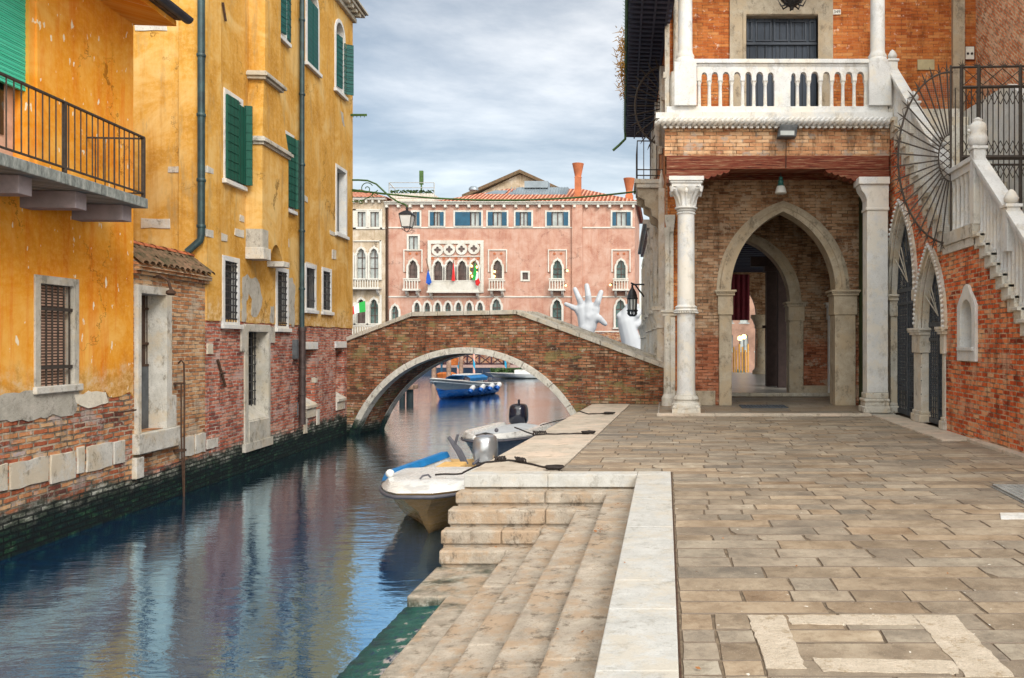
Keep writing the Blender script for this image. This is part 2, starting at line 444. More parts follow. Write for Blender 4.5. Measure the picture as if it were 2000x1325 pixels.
M['brick_bridge'] = brick_mat('bridge brick', [(0, (.08, .042, .03)), (.25, (.20, .078, .04)), (.5, (.34, .115, .055)), (.75, (.40, .19, .10)), (1, (.42, .31, .21))],
    (.20, .15, .10), .25, .075, .014, .02, 1.0, (.23, .21, .09), .6, -.7, efflo=.4)  # dark mortar: shade of the recessed joints put into the colour
M['brick_right'] = brick_mat('red market brick', [(0, (.20, .028, .010)), (.25, (.50, .075, .02)), (.5, (.68, .13, .035)), (.75, (.74, .24, .09)), (1, (.72, .45, .26))],
    (.56, .38, .25), .24, .078, .013, .015, .9, (.62, .38, .25), .6, efflo=.35)
M['brick_loggia'] = brick_mat('brown market brick', [(0, (.14, .07, .038)), (.3, (.28, .15, .082)), (.6, (.38, .225, .13)), (1, (.47, .33, .22))],
    (.30, .22, .145), .27, .08, .011, .008, .8, (.42, .33, .24), .5, efflo=.25, lowred=(1.0, .50, .42))
M['brick_orange'] = brick_mat('orange loggia brick', [(0, (.30, .07, .018)), (.35, (.44, .125, .03)), (.65, (.50, .17, .045)), (1, (.58, .26, .09))],
    (.38, .17, .08), .27, .075, .007, .008, .5, None, .45, efflo=.55)
M['brick_band'] = brick_mat('pale band brick', [(0, (.32, .14, .07)), (.35, (.48, .24, .12)), (.65, (.56, .32, .17)), (1, (.64, .46, .30))],
    (.36, .24, .14), .3, .085, .010, .008, .6, (.36, .32, .28), .7, efflo=.2)
M['brick_slant'] = brick_mat('brick in sunlit tones', [(0, (.50, .15, .06)), (.4, (.72, .26, .12)), (.7, (.80, .40, .23)), (1, (.85, .62, .45))],  # bright tones put the lit look of this wall into its colour
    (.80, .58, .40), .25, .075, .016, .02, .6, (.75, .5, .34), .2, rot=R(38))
M['plaster_yellow'] = plaster_mat('orange yellow plaster', (.66, .235, .014), (.76, .315, .024), (.82, .44, .10), .5, .075, (.40, .17, .04), damp=.9)
M['plaster_ochre'] = plaster_mat('ochre plaster', (.46, .225, .03), (.58, .31, .06), (.66, .44, .17), .38, .0, (.26, .18, .08), low=(.36, .27, .13), damp=2.1)
M['plaster_pink'] = plaster_mat('pink palace plaster', (.37, .18, .13), (.46, .265, .20), (.51, .34, .275), .5, 0, (.40, .30, .24))
M['plaster_cream'] = plaster_mat('cream palace plaster', (.34, .26, .17), (.46, .37, .27), (.56, .49, .40), .6, 0, (.3, .25, .2))
M['bare_render'] = stone_mat('bare grey render', (.34, .32, .27), (.50, .47, .41), .6, 2, .8)
M['white_plaster'] = stone_mat('bare white plaster', (.62, .57, .46), (.78, .72, .60), .2, 2, .6)
M['stone_white'] = stone_mat('white stone', (.52, .53, .53), (.66, .67, .67), .38, 1.2, .25, dcol=(.25, .22, .17), warm=(.66, .62, .54))
M['stone_white_dirty'] = stone_mat('weathered white stone', (.45, .43, .38), (.62, .60, .55), .7, 1.4, .5, dcol=(.16, .13, .09), warm=(.55, .46, .33))
M['stone_grey'] = stone_mat('grey limestone', (.36, .34, .29), (.55, .52, .46), .6, 1.5, .5, dcol=(.10, .095, .08), warm=(.46, .40, .30))
M['stone_block'] = stone_mat('white canal stone', (.50, .48, .42), (.72, .70, .64), .75, 2.4, 1.0, dcol=(.16, .14, .11), tidal=-.55)
M['stone_step'] = stone_mat('worn step stone', (.29, .25, .20), (.49, .43, .355), .8, 2.0, .9, dcol=(.13, .10, .07), warm=(.40, .285, .185), tidal=-.90)
M['stone_coping'] = stone_mat('pale coping stone', (.42, .42, .40), (.54, .54, .52), .45, 2.2, .45, dcol=(.22, .20, .16), warm=(.50, .46, .39))
M['stone_quay'] = stone_mat('quay edge stone', (.42, .36, .29), (.54, .48, .40), .55, 1.2, .35, dcol=(.22, .18, .12), warm=(.62, .50, .40), tidal=-.75)
M['stone_arch'] = stone_mat('brown grey arch stone', (.30, .25, .18), (.46, .40, .31), .6, 1.3, .4, dcol=(.10, .08, .055), warm=(.42, .33, .22))
M['stone_inlay'] = stone_mat('pale inlay stone', (.47, .40, .31), (.60, .52, .42), .7, 3.0, .9, dcol=(.30, .22, .13), rough=.65)
M['stone_far'] = stone_mat('far white stone', (.52, .49, .43), (.64, .62, .57), .35, .35, .1, dcol=(.35, .30, .22))
M['iron'] = simple_mat('black iron', (.035, .035, .038), .45, .4, .4, 20, .5, .3)
M['iron_gate'] = simple_mat('blue grey gate iron', (.075, .09, .11), .5, .3, .5, 14, .5, .4)
M['iron_rust'] = simple_mat('rusty iron', (.10, .055, .035), .8, .2, .5, 18, .3, .5)
M['rail'] = simple_mat('brown black railing', (.07, .055, .045), .6, .2, .5, 18, .35, .3)
M['pipe'] = simple_mat('painted dark pipe', (.035, .075, .078), .45, .1, .45, 5, .45, .1, c2=(.02, .035, .04))
M['pipe_brown'] = simple_mat('brown iron pipe', (.075, .05, .045), .55, .2, .5, 8, .4, .3)
M['gutter'] = simple_mat('lead gutter', (.05, .05, .065), .5, .3, .4, 5)
M['shutter_green'] = plank_mat('green shutter boards', (.003, .05, .034), (.005, .095, .06), .13)
M['shutter_teal'] = plank_mat('teal shutter boards', (.004, .06, .055), (.008, .10, .088), .11, False)
M['shutter_blue'] = simple_mat('dark blue far shutters', (.012, .085, .15), .5, 0, .35, 2)
M['roller'] = plank_mat('green roller shutter', (.03, .46, .28), (.10, .60, .42), .055, False)
M['door_pink'] = simple_mat('pale pink door paint', (.62, .40, .30), .6)
M['door_navy'] = plank_mat('dark blue grey door', (.022, .032, .05), (.05, .065, .09), .19)
M['door_grey'] = simple_mat('grey metal door', (.12, .13, .14), .6, .2, .5, 5, .4, .4)
M['glass'] = simple_mat('dark window glass', (.02, .024, .028), .08, 0, .3, 3, .6)
M['glass_pale'] = simple_mat('curtained glass', (.42, .46, .45), .25, 0, .35, 1.5, .5)
M['glass_green'] = simple_mat('green grey leaded glass', (.10, .17, .16), .2, 0, .6, 3, .5)
M['glass_brown'] = simple_mat('brown shuttered glass', (.11, .065, .055), .25, 0, .5, 2, .5)
M['frosted'] = simple_mat('frosted lamp glass', (.72, .74, .72), .35, 0, .1, 3, .4)
M['void'] = simple_mat('unlit interior', (.012, .010, .010), .95)
M['wood_red'] = None
t = NT('red brown beam wood'); uv = t.uv(); g = t.noise(t.mp(uv, (1, 16, 1)), 2.2, 7, .7, .4)
col = t.ramp(g, [(.36, (.035, .010, .008)), (.46, (.15, .03, .016)), (.56, (.17, .068, .036)), (.66, (.32, .19, .12))])
M['wood_red'] = t.fin(col, .75, t.bump(g, .7, .02), spec=.2)
t = NT('grey weathered concrete'); uv = t.uv()
g = t.noise(t.mp(uv, (2, .6, 1)), 5, 6, .75)
M['concrete'] = t.fin(t.ramp(g, [(.3, (.05, .055, .05)), (.5, (.20, .22, .21)), (.7, (.42, .43, .40))]), .85, t.bump(g, .5, .01))
M['beam_violet'] = simple_mat('mauve grey beam paint', (.26, .225, .24), .8, 0, .25, 5)
M['tile_old'] = simple_mat('mossy old roof tiles', (.20, .12, .075), .9, 0, .5, 9, .2, .9, c2=(.06, .055, .03))
M['tile_red'] = simple_mat('red ridge tile', (.52, .16, .07), .85, 0, .5, 6, .2, .7)
t = NT('far roof tiles'); v = t.obj(); sp = t.n('ShaderNodeSeparateXYZ'); t.set(sp.inputs[0], v)
wv = t.m('SINE', t.m('MULTIPLY', sp.outputs[0], 2*math.pi/.34)); wz_ = t.m('SINE', t.m('MULTIPLY', sp.outputs[1], 2*math.pi/.5))
g = t.noise(v, 3, 5, .7)
col = t.ramp(t.m('ADD', t.m('MULTIPLY', t.m('ADD', wv, t.m('MULTIPLY', wz_, .5)), .22), g), [(.2, (.14, .035, .02)), (.45, (.36, .10, .05)), (.65, (.52, .21, .12)), (.85, (.70, .45, .34))])
M['tile_far'] = t.fin(col, .85, t.bump(wv, .8, .06))
M['terracotta'] = simple_mat('orange terracotta', (.46, .145, .06), .8, 0, .3, 2)
M['sheet'] = simple_mat('blue grey roof metal', (.26, .31, .35), .4, .3, .3, 1)
M['eave'] = simple_mat('dark blue eave boards', (.030, .030, .055), .7, 0, .4, 6)
M['moss_green'] = simple_mat('green oxidised metal', (.06, .13, .03), .6, .1, .5, 6)
M['green_post'] = simple_mat('dark green painted wood', (.03, .055, .015), .6, 0, .6, 4)
M['hull_cream'] = hull_mat('cream gelcoat', (.66, .43, .19), (.36, .22, .08))
M['hull_white'] = hull_mat('white gelcoat', (.66, .66, .64))
M['hull_grey'] = hull_mat('grey blue hull', (.27, .32, .38))
M['hull_blue'] = hull_mat('bright blue hull paint', (.010, .14, .56), (.03, .03, .05))
M['rubber'] = simple_mat('dark rubbing strake', (.10, .10, .12), .6)
M['tarp_blue'] = simple_mat('blue tarpaulin', (.008, .20, .52), .5, 0, .3, 4, .3, .5)
M['motor_silver'] = simple_mat('silver outboard cowl', (.50, .52, .55), .28, .75, .2, 3)
M['motor_black'] = simple_mat('black outboard cowl', (.012, .015, .03), .18, 0, .3, 3, .7)
M['fender'] = simple_mat('white fender', (.78, .78, .78), .4)
M['rope'] = simple_mat('dark mooring rope', (.05, .042, .04), .9, 0, .4, 60, .2, .8)
M['rope_red'] = simple_mat('rust red rope', (.30, .06, .03), .9, 0, .4, 60)
M['pole_wood'] = simple_mat('weathered pile wood', (.46, .30, .22), .85, 0, .6, 3, .2, .6)
M['sculpt'] = simple_mat('white sculpture resin', (.42, .435, .46), .6, 0, .07, .8, .2, .2)
M['red_cloth'] = simple_mat('deep red curtain', (.12, .006, .018), .8, 0, .4, 2)
M['flag_red'] = simple_mat('red flag cloth', (.62, .02, .02), .8); M['flag_green'] = simple_mat('green flag cloth', (.02, .36, .06), .8)
M['flag_white'] = simple_mat('white flag cloth', (.78, .78, .76), .8); M['flag_blue'] = simple_mat('blue flag cloth', (.01, .09, .46), .8)
M['leaf'] = simple_mat('green leaves', (.06, .12, .03), .7, 0, .6, 4); M['leaf_dry'] = simple_mat('dry yellow plants', (.50, .26, .04), .8, 0, .5, 9)
M['dead_leaf'] = simple_mat('fallen brown leaves', (.32, .13, .04), .8)
M['brass'] = simple_mat('pale brass plate', (.46, .40, .24), .4, .3, .2)
M['sign_white'] = simple_mat('white sign enamel', (.75, .73, .66), .5)
M['ink'] = simple_mat('dark lettering', (.04, .03, .03), .7)
M['lamp_glow'] = emit_mat('lit lamp', (1.0, .62, .18), 4)
M['grate'] = simple_mat('galvanised grating', (.42, .43, .42), .45, .5, .3, 5)
M['teal_lamp'] = simple_mat('teal enamel', (.03, .16, .15), .4, .1, .3, 4)
M['stripe_blue'] = None
t = NT('blue white spiral pole'); v = t.obj(); sp = t.n('ShaderNodeSeparateXYZ'); t.set(sp.inputs[0], v)
an = t.m('ARCTAN2', sp.outputs[1], sp.outputs[0])
f = t.m('GREATER_THAN', t.m('SINE', t.m('ADD', an, t.m('MULTIPLY', sp.outputs[2], 5.2))), 0)
M['stripe_blue'] = t.fin(t.mix(f, (.02, .33, .55), (.72, .38, .30)), .5)

# water
t = NT('canal water'); g = t.n('ShaderNodeNewGeometry').outputs['Position']
nearf = t.noise(t.mp(g, (1, .6, 1), (0, 0, 0)), .22, 4, .6)
h1 = t.noise(t.mp(g, (1.0, 2.3, 1)), 1.5, 3, .5, .3); h2 = t.noise(t.mp(g, (1, 2.5, 1), (3, 1, 0)), 6.5, 3, .55, .4); h3 = t.noise(t.mp(g, (1, 2.2, 1)), 26, 2, .5)
hh = t.m('ADD', t.m('MULTIPLY', h1, 1.0), t.m('ADD', t.m('MULTIPLY', h2, .30), t.m('MULTIPLY', h3, .05)))
hh = t.m('MULTIPLY', hh, t.mr(nearf, .3, .7, .5, 1.5))
nr = t.bump(hh, .115, .10)
t.t.nodes.remove(t.b)
dif = t.n('ShaderNodeBsdfDiffuse'); t.set(dif.inputs['Color'], (.002, .055, .22)); t.set(dif.inputs['Normal'], nr)
glo = t.n('ShaderNodeBsdfGlossy'); glo.inputs['Roughness'].default_value = .045; t.set(glo.inputs['Normal'], nr)
fr = t.n('ShaderNodeFresnel'); fr.inputs['IOR'].default_value = 2.3; t.set(fr.inputs['Normal'], nr)
t.set(glo.inputs['Color'], t.mix(t.mr(fr.outputs[0], .2, .8), (.46, .79, 1.0), (.96, .97, 1.0))); ms = t.n('ShaderNodeMixShader'); t.set(ms.inputs[0], t.m('ADD', t.m('MULTIPLY', fr.outputs[0], 1.05), .50, clamp=True)); t.t.links.new(dif.outputs[0], ms.inputs[1]); t.t.links.new(glo.outputs[0], ms.inputs[2])
t.t.links.new(ms.outputs[0], t.t.nodes['Material Output'].inputs['Surface'])
M['water'] = t.mat

# paving slabs (colour per slab from the 'rnd' attribute)
def pave_mat(name, stops, rough=.62):
    t = NT(name); at = t.n('ShaderNodeAttribute', attribute_name='rnd'); sp = t.n('ShaderNodeSeparateColor'); t.set(sp.inputs[0], at.outputs['Color'])
    v = t.n('ShaderNodeNewGeometry').outputs['Position']
    off = t.n('ShaderNodeVectorMath', operation='MULTIPLY_ADD'); t.set(off.inputs[0], at.outputs['Color']); off.inputs[1].default_value = (30, 30, 30); t.set(off.inputs[2], v)
    s1 = t.noise(off.outputs[0], 2.2, 6, .7); s2 = t.noise(off.outputs[0], 11, 7, .8)
    big = t.noise(v, .35, 4, .6)
    f = t.m('ADD', t.m('MULTIPLY', sp.outputs[0], .42), t.m('MULTIPLY', t.m('SUBTRACT', s1, .5), 1.9))
    f = t.m('ADD', f, t.m('MULTIPLY', t.m('SUBTRACT', big, .5), .8)); f = t.m('ADD', f, .25, clamp=True)
    col = t.ramp(f, stops)
    stain = t.mr(t.noise(v, 1.3, 8, .78), .50, .62); col = t.mix(t.m('MULTIPLY', stain, .45), col, t.mix(1, col, (.45, .38, .30), 'MULTIPLY'))
    col = t.mix(t.m('MULTIPLY', t.mr(s2, .49, .62), .62), col, t.mix(1, col, (.42, .38, .35), 'MULTIPLY'))
    tint = t.ramp(sp.outputs[1], [(0, (.20, .205, .185)), (.28, (.33, .295, .245)), (.6, (.32, .26, .19)), (.85, (.36, .265, .17)), (1, (.38, .25, .145))])
    col = t.mix(.34, col, tint)
    spk = t.mr(t.noise(v, 130, 2, .6), .60, .70); col = t.mix(t.m('MULTIPLY', spk, .35), col, (.62, .56, .46))
    wht = t.mr(t.noise(v, 21, 2, .4), .745, .76); col = t.mix(wht, col, (.70, .66, .58))
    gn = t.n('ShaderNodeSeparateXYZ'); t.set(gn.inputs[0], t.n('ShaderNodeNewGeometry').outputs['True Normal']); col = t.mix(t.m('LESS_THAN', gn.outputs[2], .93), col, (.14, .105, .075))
    h = t.m('ADD', t.noise(v, 14, 6, .75), t.m('MULTIPLY', t.noise(v, 90, 3), .3))
    return t.fin(col, t.mr(s1, .3, .7, rough-.15, rough+.15), t.bump(h, .45, .012), spec=.4)
M['pave'] = pave_mat('trachyte paving', [(0, (.085, .06, .042)), (.3, (.19, .145, .10)), (.55, (.31, .245, .175)), (.8, (.41, .34, .25)), (1, (.52, .45, .35))])
M['joint'] = simple_mat('dirty joints', (.22, .165, .11), .95, 0, .6, 12)
M['porch'] = pave_mat('worn porch paving', [(0, (.09, .075, .06)), (.4, (.16, .13, .10)), (.7, (.24, .20, .155)), (1, (.36, .32, .26))], .5)
# ------------------------------------------------------------------ ground, water, quay
WZ = -1.02
mb = MB(); mb.add([(-90, -12, WZ), (120, -12, WZ), (120, 240, WZ), (-90, 240, WZ)], [(0, 1, 2, 3)])
build('canal_water', mb, M['water'], kind='structure')
mb = MB(); mb.hprism([(-90, -12), (120, -12), (120, 240), (-90, 240)], -4.2, -4.0)
build('canal_bed', mb, M['void'], kind='structure')

def qedge(D): return -2.50+(D-10.2)*.0478        # water edge of the quay
def qin(D): return -1.384+(D-10.2)*.0385         # inner line of its coping
mb = MB(); mb.hprism([(.05, -3), (.05, 10.5), (-1.3, 10.5), (-.93, 21.7), (-1.0, 43), (30, 43), (30, -3)], -1.7, -.008)
build('pavement_bed', mb, M['joint'], kind='structure')

rnd = random.Random(11)
def slab(mb, x0, x1, y0, y1, z=0., g=.004, c=None):
    c = c or (rnd.random(), rnd.random(), rnd.random())
    j = lambda a=.007: rnd.uniform(-a, a)
    a = [(x0+g+j(), y0+g+j()), (x1-g+j(), y0+g+j()), (x1-g+j(), y1-g+j()), (x0+g+j(), y1-g+j())]
    b = .006; cx, cy = (x0+x1)/2, (y0+y1)/2; zc_, tx_, ty_ = z+rnd.uniform(-.003, .0), rnd.uniform(-.004, .004), rnd.uniform(-.006, .006)
    o_ = []
    for i in range(4):
        p, q = a[i], a[(i+1) % 4]; k_ = 5 if (i % 2 == 0 and y0 < 12) else 2
        for m_ in range(k_): t_ = (m_+(rnd.uniform(-.25, .25) if m_ else 0))/k_; w_ = .0035 if m_ else 0; o_.append((p[0]+(q[0]-p[0])*t_+rnd.uniform(-w_, w_), p[1]+(q[1]-p[1])*t_+rnd.uniform(-w_, w_)))
    if rnd.random() < .10: k_ = 0; o_[k_] = (o_[k_][0]+(cx-o_[k_][0])*.10, o_[k_][1]+(cy-o_[k_][1])*.18)
    n_ = len(o_)
    zf = lambda p: zc_+(p[0]-cx)*tx_+(p[1]-cy)*ty_
    top = [(p[0]+(b if p[0] < cx else -b), p[1]+(b if p[1] < cy else -b), zf(p)) for p in o_]
    low = [(p[0], p[1], zf(p)-.008) for p in o_]
    mb.add(top+low, [tuple(range(n_))]+[(i, i+n_, (i+1) % n_+n_, (i+1) % n_) for i in range(n_)], c)
mb = MB(); y = .6
while y < 18.25:
    h = rnd.choice([.20, .23, .25, .27, .29]); y1 = min(y+h, 18.3)
    if abs(y1-4.98) < .17: y1 = 4.98
    if y < 10.43 < y1+.12: y1 = 10.43
    xl = .085 if y1 <= 10.431 else qin((y+y1)/2)+.02
    x = xl
    if y1 <= 5.0:
        for wd in (.2, .22):
            slab(mb, x, x+wd, y, y1); x += wd
    while x < 5.1:
        wd = rnd.choice([.3, .38, .46, .55, .65, .78, .95])*rnd.uniform(.9, 1.1)
        x1 = x+wd
        if 5.12-x1 < .3: x1 = 5.12
        slab(mb, x, x1, y, y1); x = x1
    y = y1
# strip beyond the loggia corner towards the bridge
while y < 21.6:
    y1 = min(y+.3, 21.65); x = qin(y)+.02
    while x < -.05:
        x1 = x+rnd.uniform(.4, .9)
        if -x1 < .25: x1 = 0.0
        slab(mb, x, x1, y, y1); x = x1
    y = y1
build('pavement', mb, M['pave'], kind='structure')

def G(px, py, z=0.):
    D = FPX*(CAMZ-z)/(py-PY0); return ((px-PX0)*D/FPX, D)
def inlay(pts, sd):
    mb = MB(); q = [G(*p) for p in pts]; q = jag(q, .008, .05, sd); mb.hprism(q, -.01, .0025); return mb
ink = MB()
for i, pts in enumerate([[(1460,1202),(1530,1202),(1573,1306),(1497,1306)], [(1537,1202),(1780,1202),(1797,1221),(1545,1219)],
            [(1785,1203),(1864,1203),(1981,1321),(1886,1321)], [(1586,1286),(1862,1291),(1874,1316),(1606,1311)]]):
    a = inlay(pts, i+3); ink.add(a.v, a.f)
build('pavement_markings', ink, M['stone_inlay'], kind='structure')
mb = MB(); q = [G(*p) for p in [(1953,1003),(2040,1003),(2048,1015),(1955,1015)]]; mb.hprism(q, -.01, .007)
build('pavement_marker_stone', mb, M['stone_white'], kind='structure')

# coping along the pavement
mb = MB(); y = .6
for y1 in (1.9, 3.05, 4.1, 5.05, 5.66, 7.3, 8.6, 10.15):
    mb.box(-.352, .066, y+.002, y1-.002, -.173 if y1 < 10 else -.173, .004); y = y1
x = -2.50
for x1 in (-1.46, -.352, .066):
    mb.box(x+.002, x1-.002, 10.152, 10.42, -.152, .004); x = x1
build('quay_coping', mb, M['stone_coping'], kind='structure', bevel=.008)
mb = MB(); y = 10.424
for y1 in (11.9, 13.1, 14.6, 16.2, 17.5, 19.2, 20.4, 21.75):
    a, b = y+.003, y1-.003
    mb.hprism([(qedge(a), a), (qin(a), a), (qin(b), b), (qedge(b), b)], -.22, .003); y = y1
build('quay_edge_paving', mb, M['stone_quay'], kind='structure', bevel=.012)
mb = MB(); a, b = 10.2, 21.8
mb.hprism([(qedge(a)+.03, a), (0, a), (0, b), (qedge(b)+.03, b)], -1.7, -.222)
build('quay_wall', mb, M['stone_block'], kind='structure')
mb = MB(); mb.hprism([(.068, .6), (.080, .6), (.078, 10.4), (.068, 10.4)], -.02, -.003)
build('pavement_drain_joint', mb, M['iron_rust'], kind='structure')

# water steps
T = [0, -.173, -.33, -.53, -.71, -.89]; FD = [10.15, 9.9, 9.66, 9.45, 9.25, 8.18]; E = [-.352, -.71, -1.06, -1.43, -1.79, -2.18]
cuts = {1: [-1.46], 2: [-1.42], 3: [-1.9, -1.45], 4: [], 5: []}
scut = {1: [2.3, 4.7, 6.6, 8.3], 2: [3.0, 5.0, 7.2], 3: [2.2, 4.6, 5.9, 7.4], 4: [3.4, 5.5, 6.3, 7.9], 5: [2.7, 4.9, 5.6, 6.2, 7.3]}
lx = [None, -2.545, -2.575, -2.60, -2.565, -2.59]
stairs = MB()
for k in range(1, 6):
    zt, zb = T[k], -1.62 if k == 5 else T[k+1]+.022
    xs = [lx[k]]+cuts[k]+[E[k-1]-.003]
    for a, b in zip(xs, xs[1:]): stairs.box(a+.003, b-.003, FD[k], FD[k-1]-.002 if k else 0, zb, zt)
    ys = [.6]+scut[k]+[FD[k]-.004]
    for a, b in zip(ys, ys[1:]):
        j = rnd.uniform(-.006, .006); stairs.box(E[k]+j, E[k-1]-.004+j*.5, a+.003, b-.003, zb, zt+rnd.uniform(-.004, .004))
    stairs.box(lx[k]+.02, E[k-1]-.03, FD[k]+.03, 10.3, -1.7, zt-.03)
    stairs.box(E[k]+.03, .04, .6, FD[k], -1.7, zt-.04)
o = build('water_steps', stairs, M['stone_step'], kind='structure', bevel=.02)
mb = MB(); mb.box(-2.50, .04, 10.19, 10.6, -1.7, -.16); build('step_core', mb, M['stone_step'], kind='structure')
mb = MB()
rows = []
for i in range(161):
    yy = .6+7.6*i/160
    rows.append([(-2.62, yy, -1.3), (-2.60+rnd.uniform(-.006, .006), yy, -1.0+rnd.uniform(-.006, .006)), (-2.48, yy, -.995+rnd.uniform(-.008, .008)), (-2.34, yy, -.985+rnd.uniform(-.008, .008)), (-2.15, yy, -.975)])
mb.surf(rows)
t = NT('wet algae stone'); v = t.n('ShaderNodeNewGeometry').outputs['Position']
n = t.noise(v, 5, 7, .75); n2 = t.noise(t.mp(v, (1, .5, 1)), 16, 5, .75)
sx = t.n('ShaderNodeSeparateXYZ'); t.set(sx.inputs[0], v)
col = t.ramp(t.m('ADD', n, t.m('MULTIPLY', t.m('ADD', sx.outputs[0], 2.4), .6)), [(.30, (.001, .025, .028)), (.46, (.002, .07, .058)), (.58, (.01, .09, .07)), (.64, (.36, .33, .32))])
col = t.mix(t.mr(n2, .54, .62), col, (.006, .03, .07))
M['algae'] = t.fin(col, .35, t.bump(n2, .9, .03), spec=.5)
build('submerged_step', mb, M['algae'], kind='structure', smooth=60)

# ------------------------------------------------------------------ left bank
LW = Frame(-7.283, 0, -.081, 1)
U = LW.u
def UZ(px, py, off=0): return LW.uz(px, py, off)
def wrect(x0, y0, x1, y1, fr=LW, off=0):
    u0, z1 = fr.uz(x0, y0, off); _, z0 = fr.uz(x0, y1, off); return [u0, fr.u(x1, off), z0, z1]

def framed(parent, fr, r, fw, fmat, pane_mat, recess=.22, proud=.03, sill=.05, reveal=None, name='window', bars=None, arch=None, pane_label=None):
    """window with stone surround: window > frame, sill, pane(, grille). r = outer rectangle of the surround"""
    u0, u1, z0, z1 = r
    cx = (u0+u1)/2; w = (u1-u0)/2
    if arch:
        outer = with_jambs(rarch(cx, z1-w, w, w), z0); inner = with_jambs(rarch(cx, z1-w, w-fw, w-fw), z0+fw*.6)
    else:
        outer = rect(u0, u1, z0, z1); inner = rect(u0+fw, u1-fw, z0+fw*.6, z1-fw)
    mb = MB(); mb.plate(inner, [], recess-.02, recess)
    pn = build(name, mb, pane_mat, parent, fr)
    mb = MB(); mb.plate(outer, [inner], -proud, recess+.03); build('frame', mb, fmat, pn, fr, bevel=.006)
    if sill:
        mb = MB(); mb.box(u0-.06, u1+.06, -proud-sill, .0, z0-.075, z0+.012); build('sill', mb, fmat, pn, fr, bevel=.008)
    if bars:
        nv, nh, off, mat = bars; mb = MB(); a, b, c, d = u0+fw, u1-fw, z0+fw*.6, z1-fw
        for i in range(nv):
            uu = a+(b-a)*(i+.5)/nv; mb.bar((uu, off, c), (uu, off, d), .011, 6)
        for i in range(nh):
            zz = c+(d-c)*(i+.5)/nh if nh > 2 else (c+(d-c)*(.2 if i == 0 else .8))
            mb.box(a-.01, b+.01, off-.012, off+.012, zz-.014, zz+.014)
        build('grille', mb, mat, pn, fr)
    return pn, (inner if not arch else inner), outer
def hole(r, m=.02, arch=False):
    if arch:
        w = (r[1]-r[0])/2-m; return with_jambs(rarch((r[0]+r[1])/2, r[3]-m-w, w, w), r[2]+m)
    return rect(r[0]+m, r[1]-m, r[2]+m, r[3]-m)

# ---- yellow house
uE = U(260.5)
root = thing('yellow_house', 'orange-yellow plastered canal house with iron balcony, green roller shutter and brick base', 'house', ((U(120)), .25, WZ), frame=LW)
rw = wrect(66, 536, 152, 768)
rdoor = [U(-60), U(73), 3.72, 7.4]
ragged = [(2.5, .84)]
uu = 2.5
while uu < uE-.15:
    uu += rnd.uniform(.08, .2); zz = .80+.05*math.sin(uu*2.1)+rnd.uniform(-.03, .03)
    if uu > UZ(150, 0)[0] and uu < UZ(215, 0)[0]: zz += .12*math.sin(math.pi*(uu-U(150))/(U(215)-U(150)))+rnd.uniform(-.02, .04)
    ragged.append((min(uu, uE-.01), zz))
ragged += [(uE, .78), (uE, 6.62), (2.5, 6.62)]
mb = MB(); mb.plate(ragged, [hole(rw, .05), rect(rdoor[0], rdoor[1], 3.72, 6.3)], 0, .4)
build('wall', mb, M['plaster_yellow'], root, LW)
mb = MB(); mb.box(2.5, uE-.01, .012, .45, -1.7, .97); build('brick_base', mb, M['brick_left'], root, LW)
mb = MB(); mb.box(2.5, uE, .45, 6.5, -1.7, 6.6); build('rear_wall', mb, M['plaster_yellow'], root, LW)
mb = MB(); mb.plate(jag(rect(U(-20), U(152), .66, 1.02), .035, .12, 5), [], -.003, .02); build('bare_patch', mb, M['bare_render'], root, LW)
mb = MB(); mb.plate(jag([UZ(145, 770), UZ(150, 790), UZ(180, 797), UZ(212, 783), UZ(206, 770), UZ(180, 764)], .03, .1, 9), [], -.006, .02); build('bare_patch', mb, M['white_plaster'], root, LW)
xs = [(-60, 16, 912, 978), (17, 95, 905, 955), (97, 148, 890, 944), (150, 166, 876, 925), (168, 220, 868, 920), (221, 245, 864, 909)]
for a, b, c, d in xs:
    r = wrect(a, c, b, d); mb = MB(); mb.plate(jag(rect(r[0]+.015, r[1]-.015, min(r[2], -.14)+rnd.uniform(-.03, .02), .15+rnd.uniform(-.02, .02)), .014, .15, a+99), [], -.012, .05); build('stone_block', mb, M['stone_white_dirty'], root, LW, bevel=.012)
pn, _, _ = framed(root, LW, rw, .11, M['stone_grey'], M['glass_brown'], .15, .02, 0, bars=None)
mb = MB(); a, b, c, d = rw[0]+.11, rw[1]-.11, rw[2]+.07, rw[3]-.11
for i in range(6): mb.bar((a+(b-a)*(i+.35)/5.7, .02, c), (a+(b-a)*(i+.35)/5.7, .02, d), .013, 6)
for zz in (c+.25, c+(d-c)*.76): mb.box(a, b, .0, .03, zz-.022, zz+.022)
build('grille', mb, M['rail'], pn, LW)
mb = MB()
for i in range(34): mb.box(a, b, .09, .12, c+i*(d-c)/34, c+(i+.55)*(d-c)/34)
build('louvre_shutter', mb, M['door_pink'], pn, LW)
mb = MB(); mb.box(rw[0]-.02, rw[1]+.05, -.05, .06, rw[2]-.02, rw[2]+.075); build('sill', mb, M['stone_white_dirty'], pn, LW, bevel=.01)
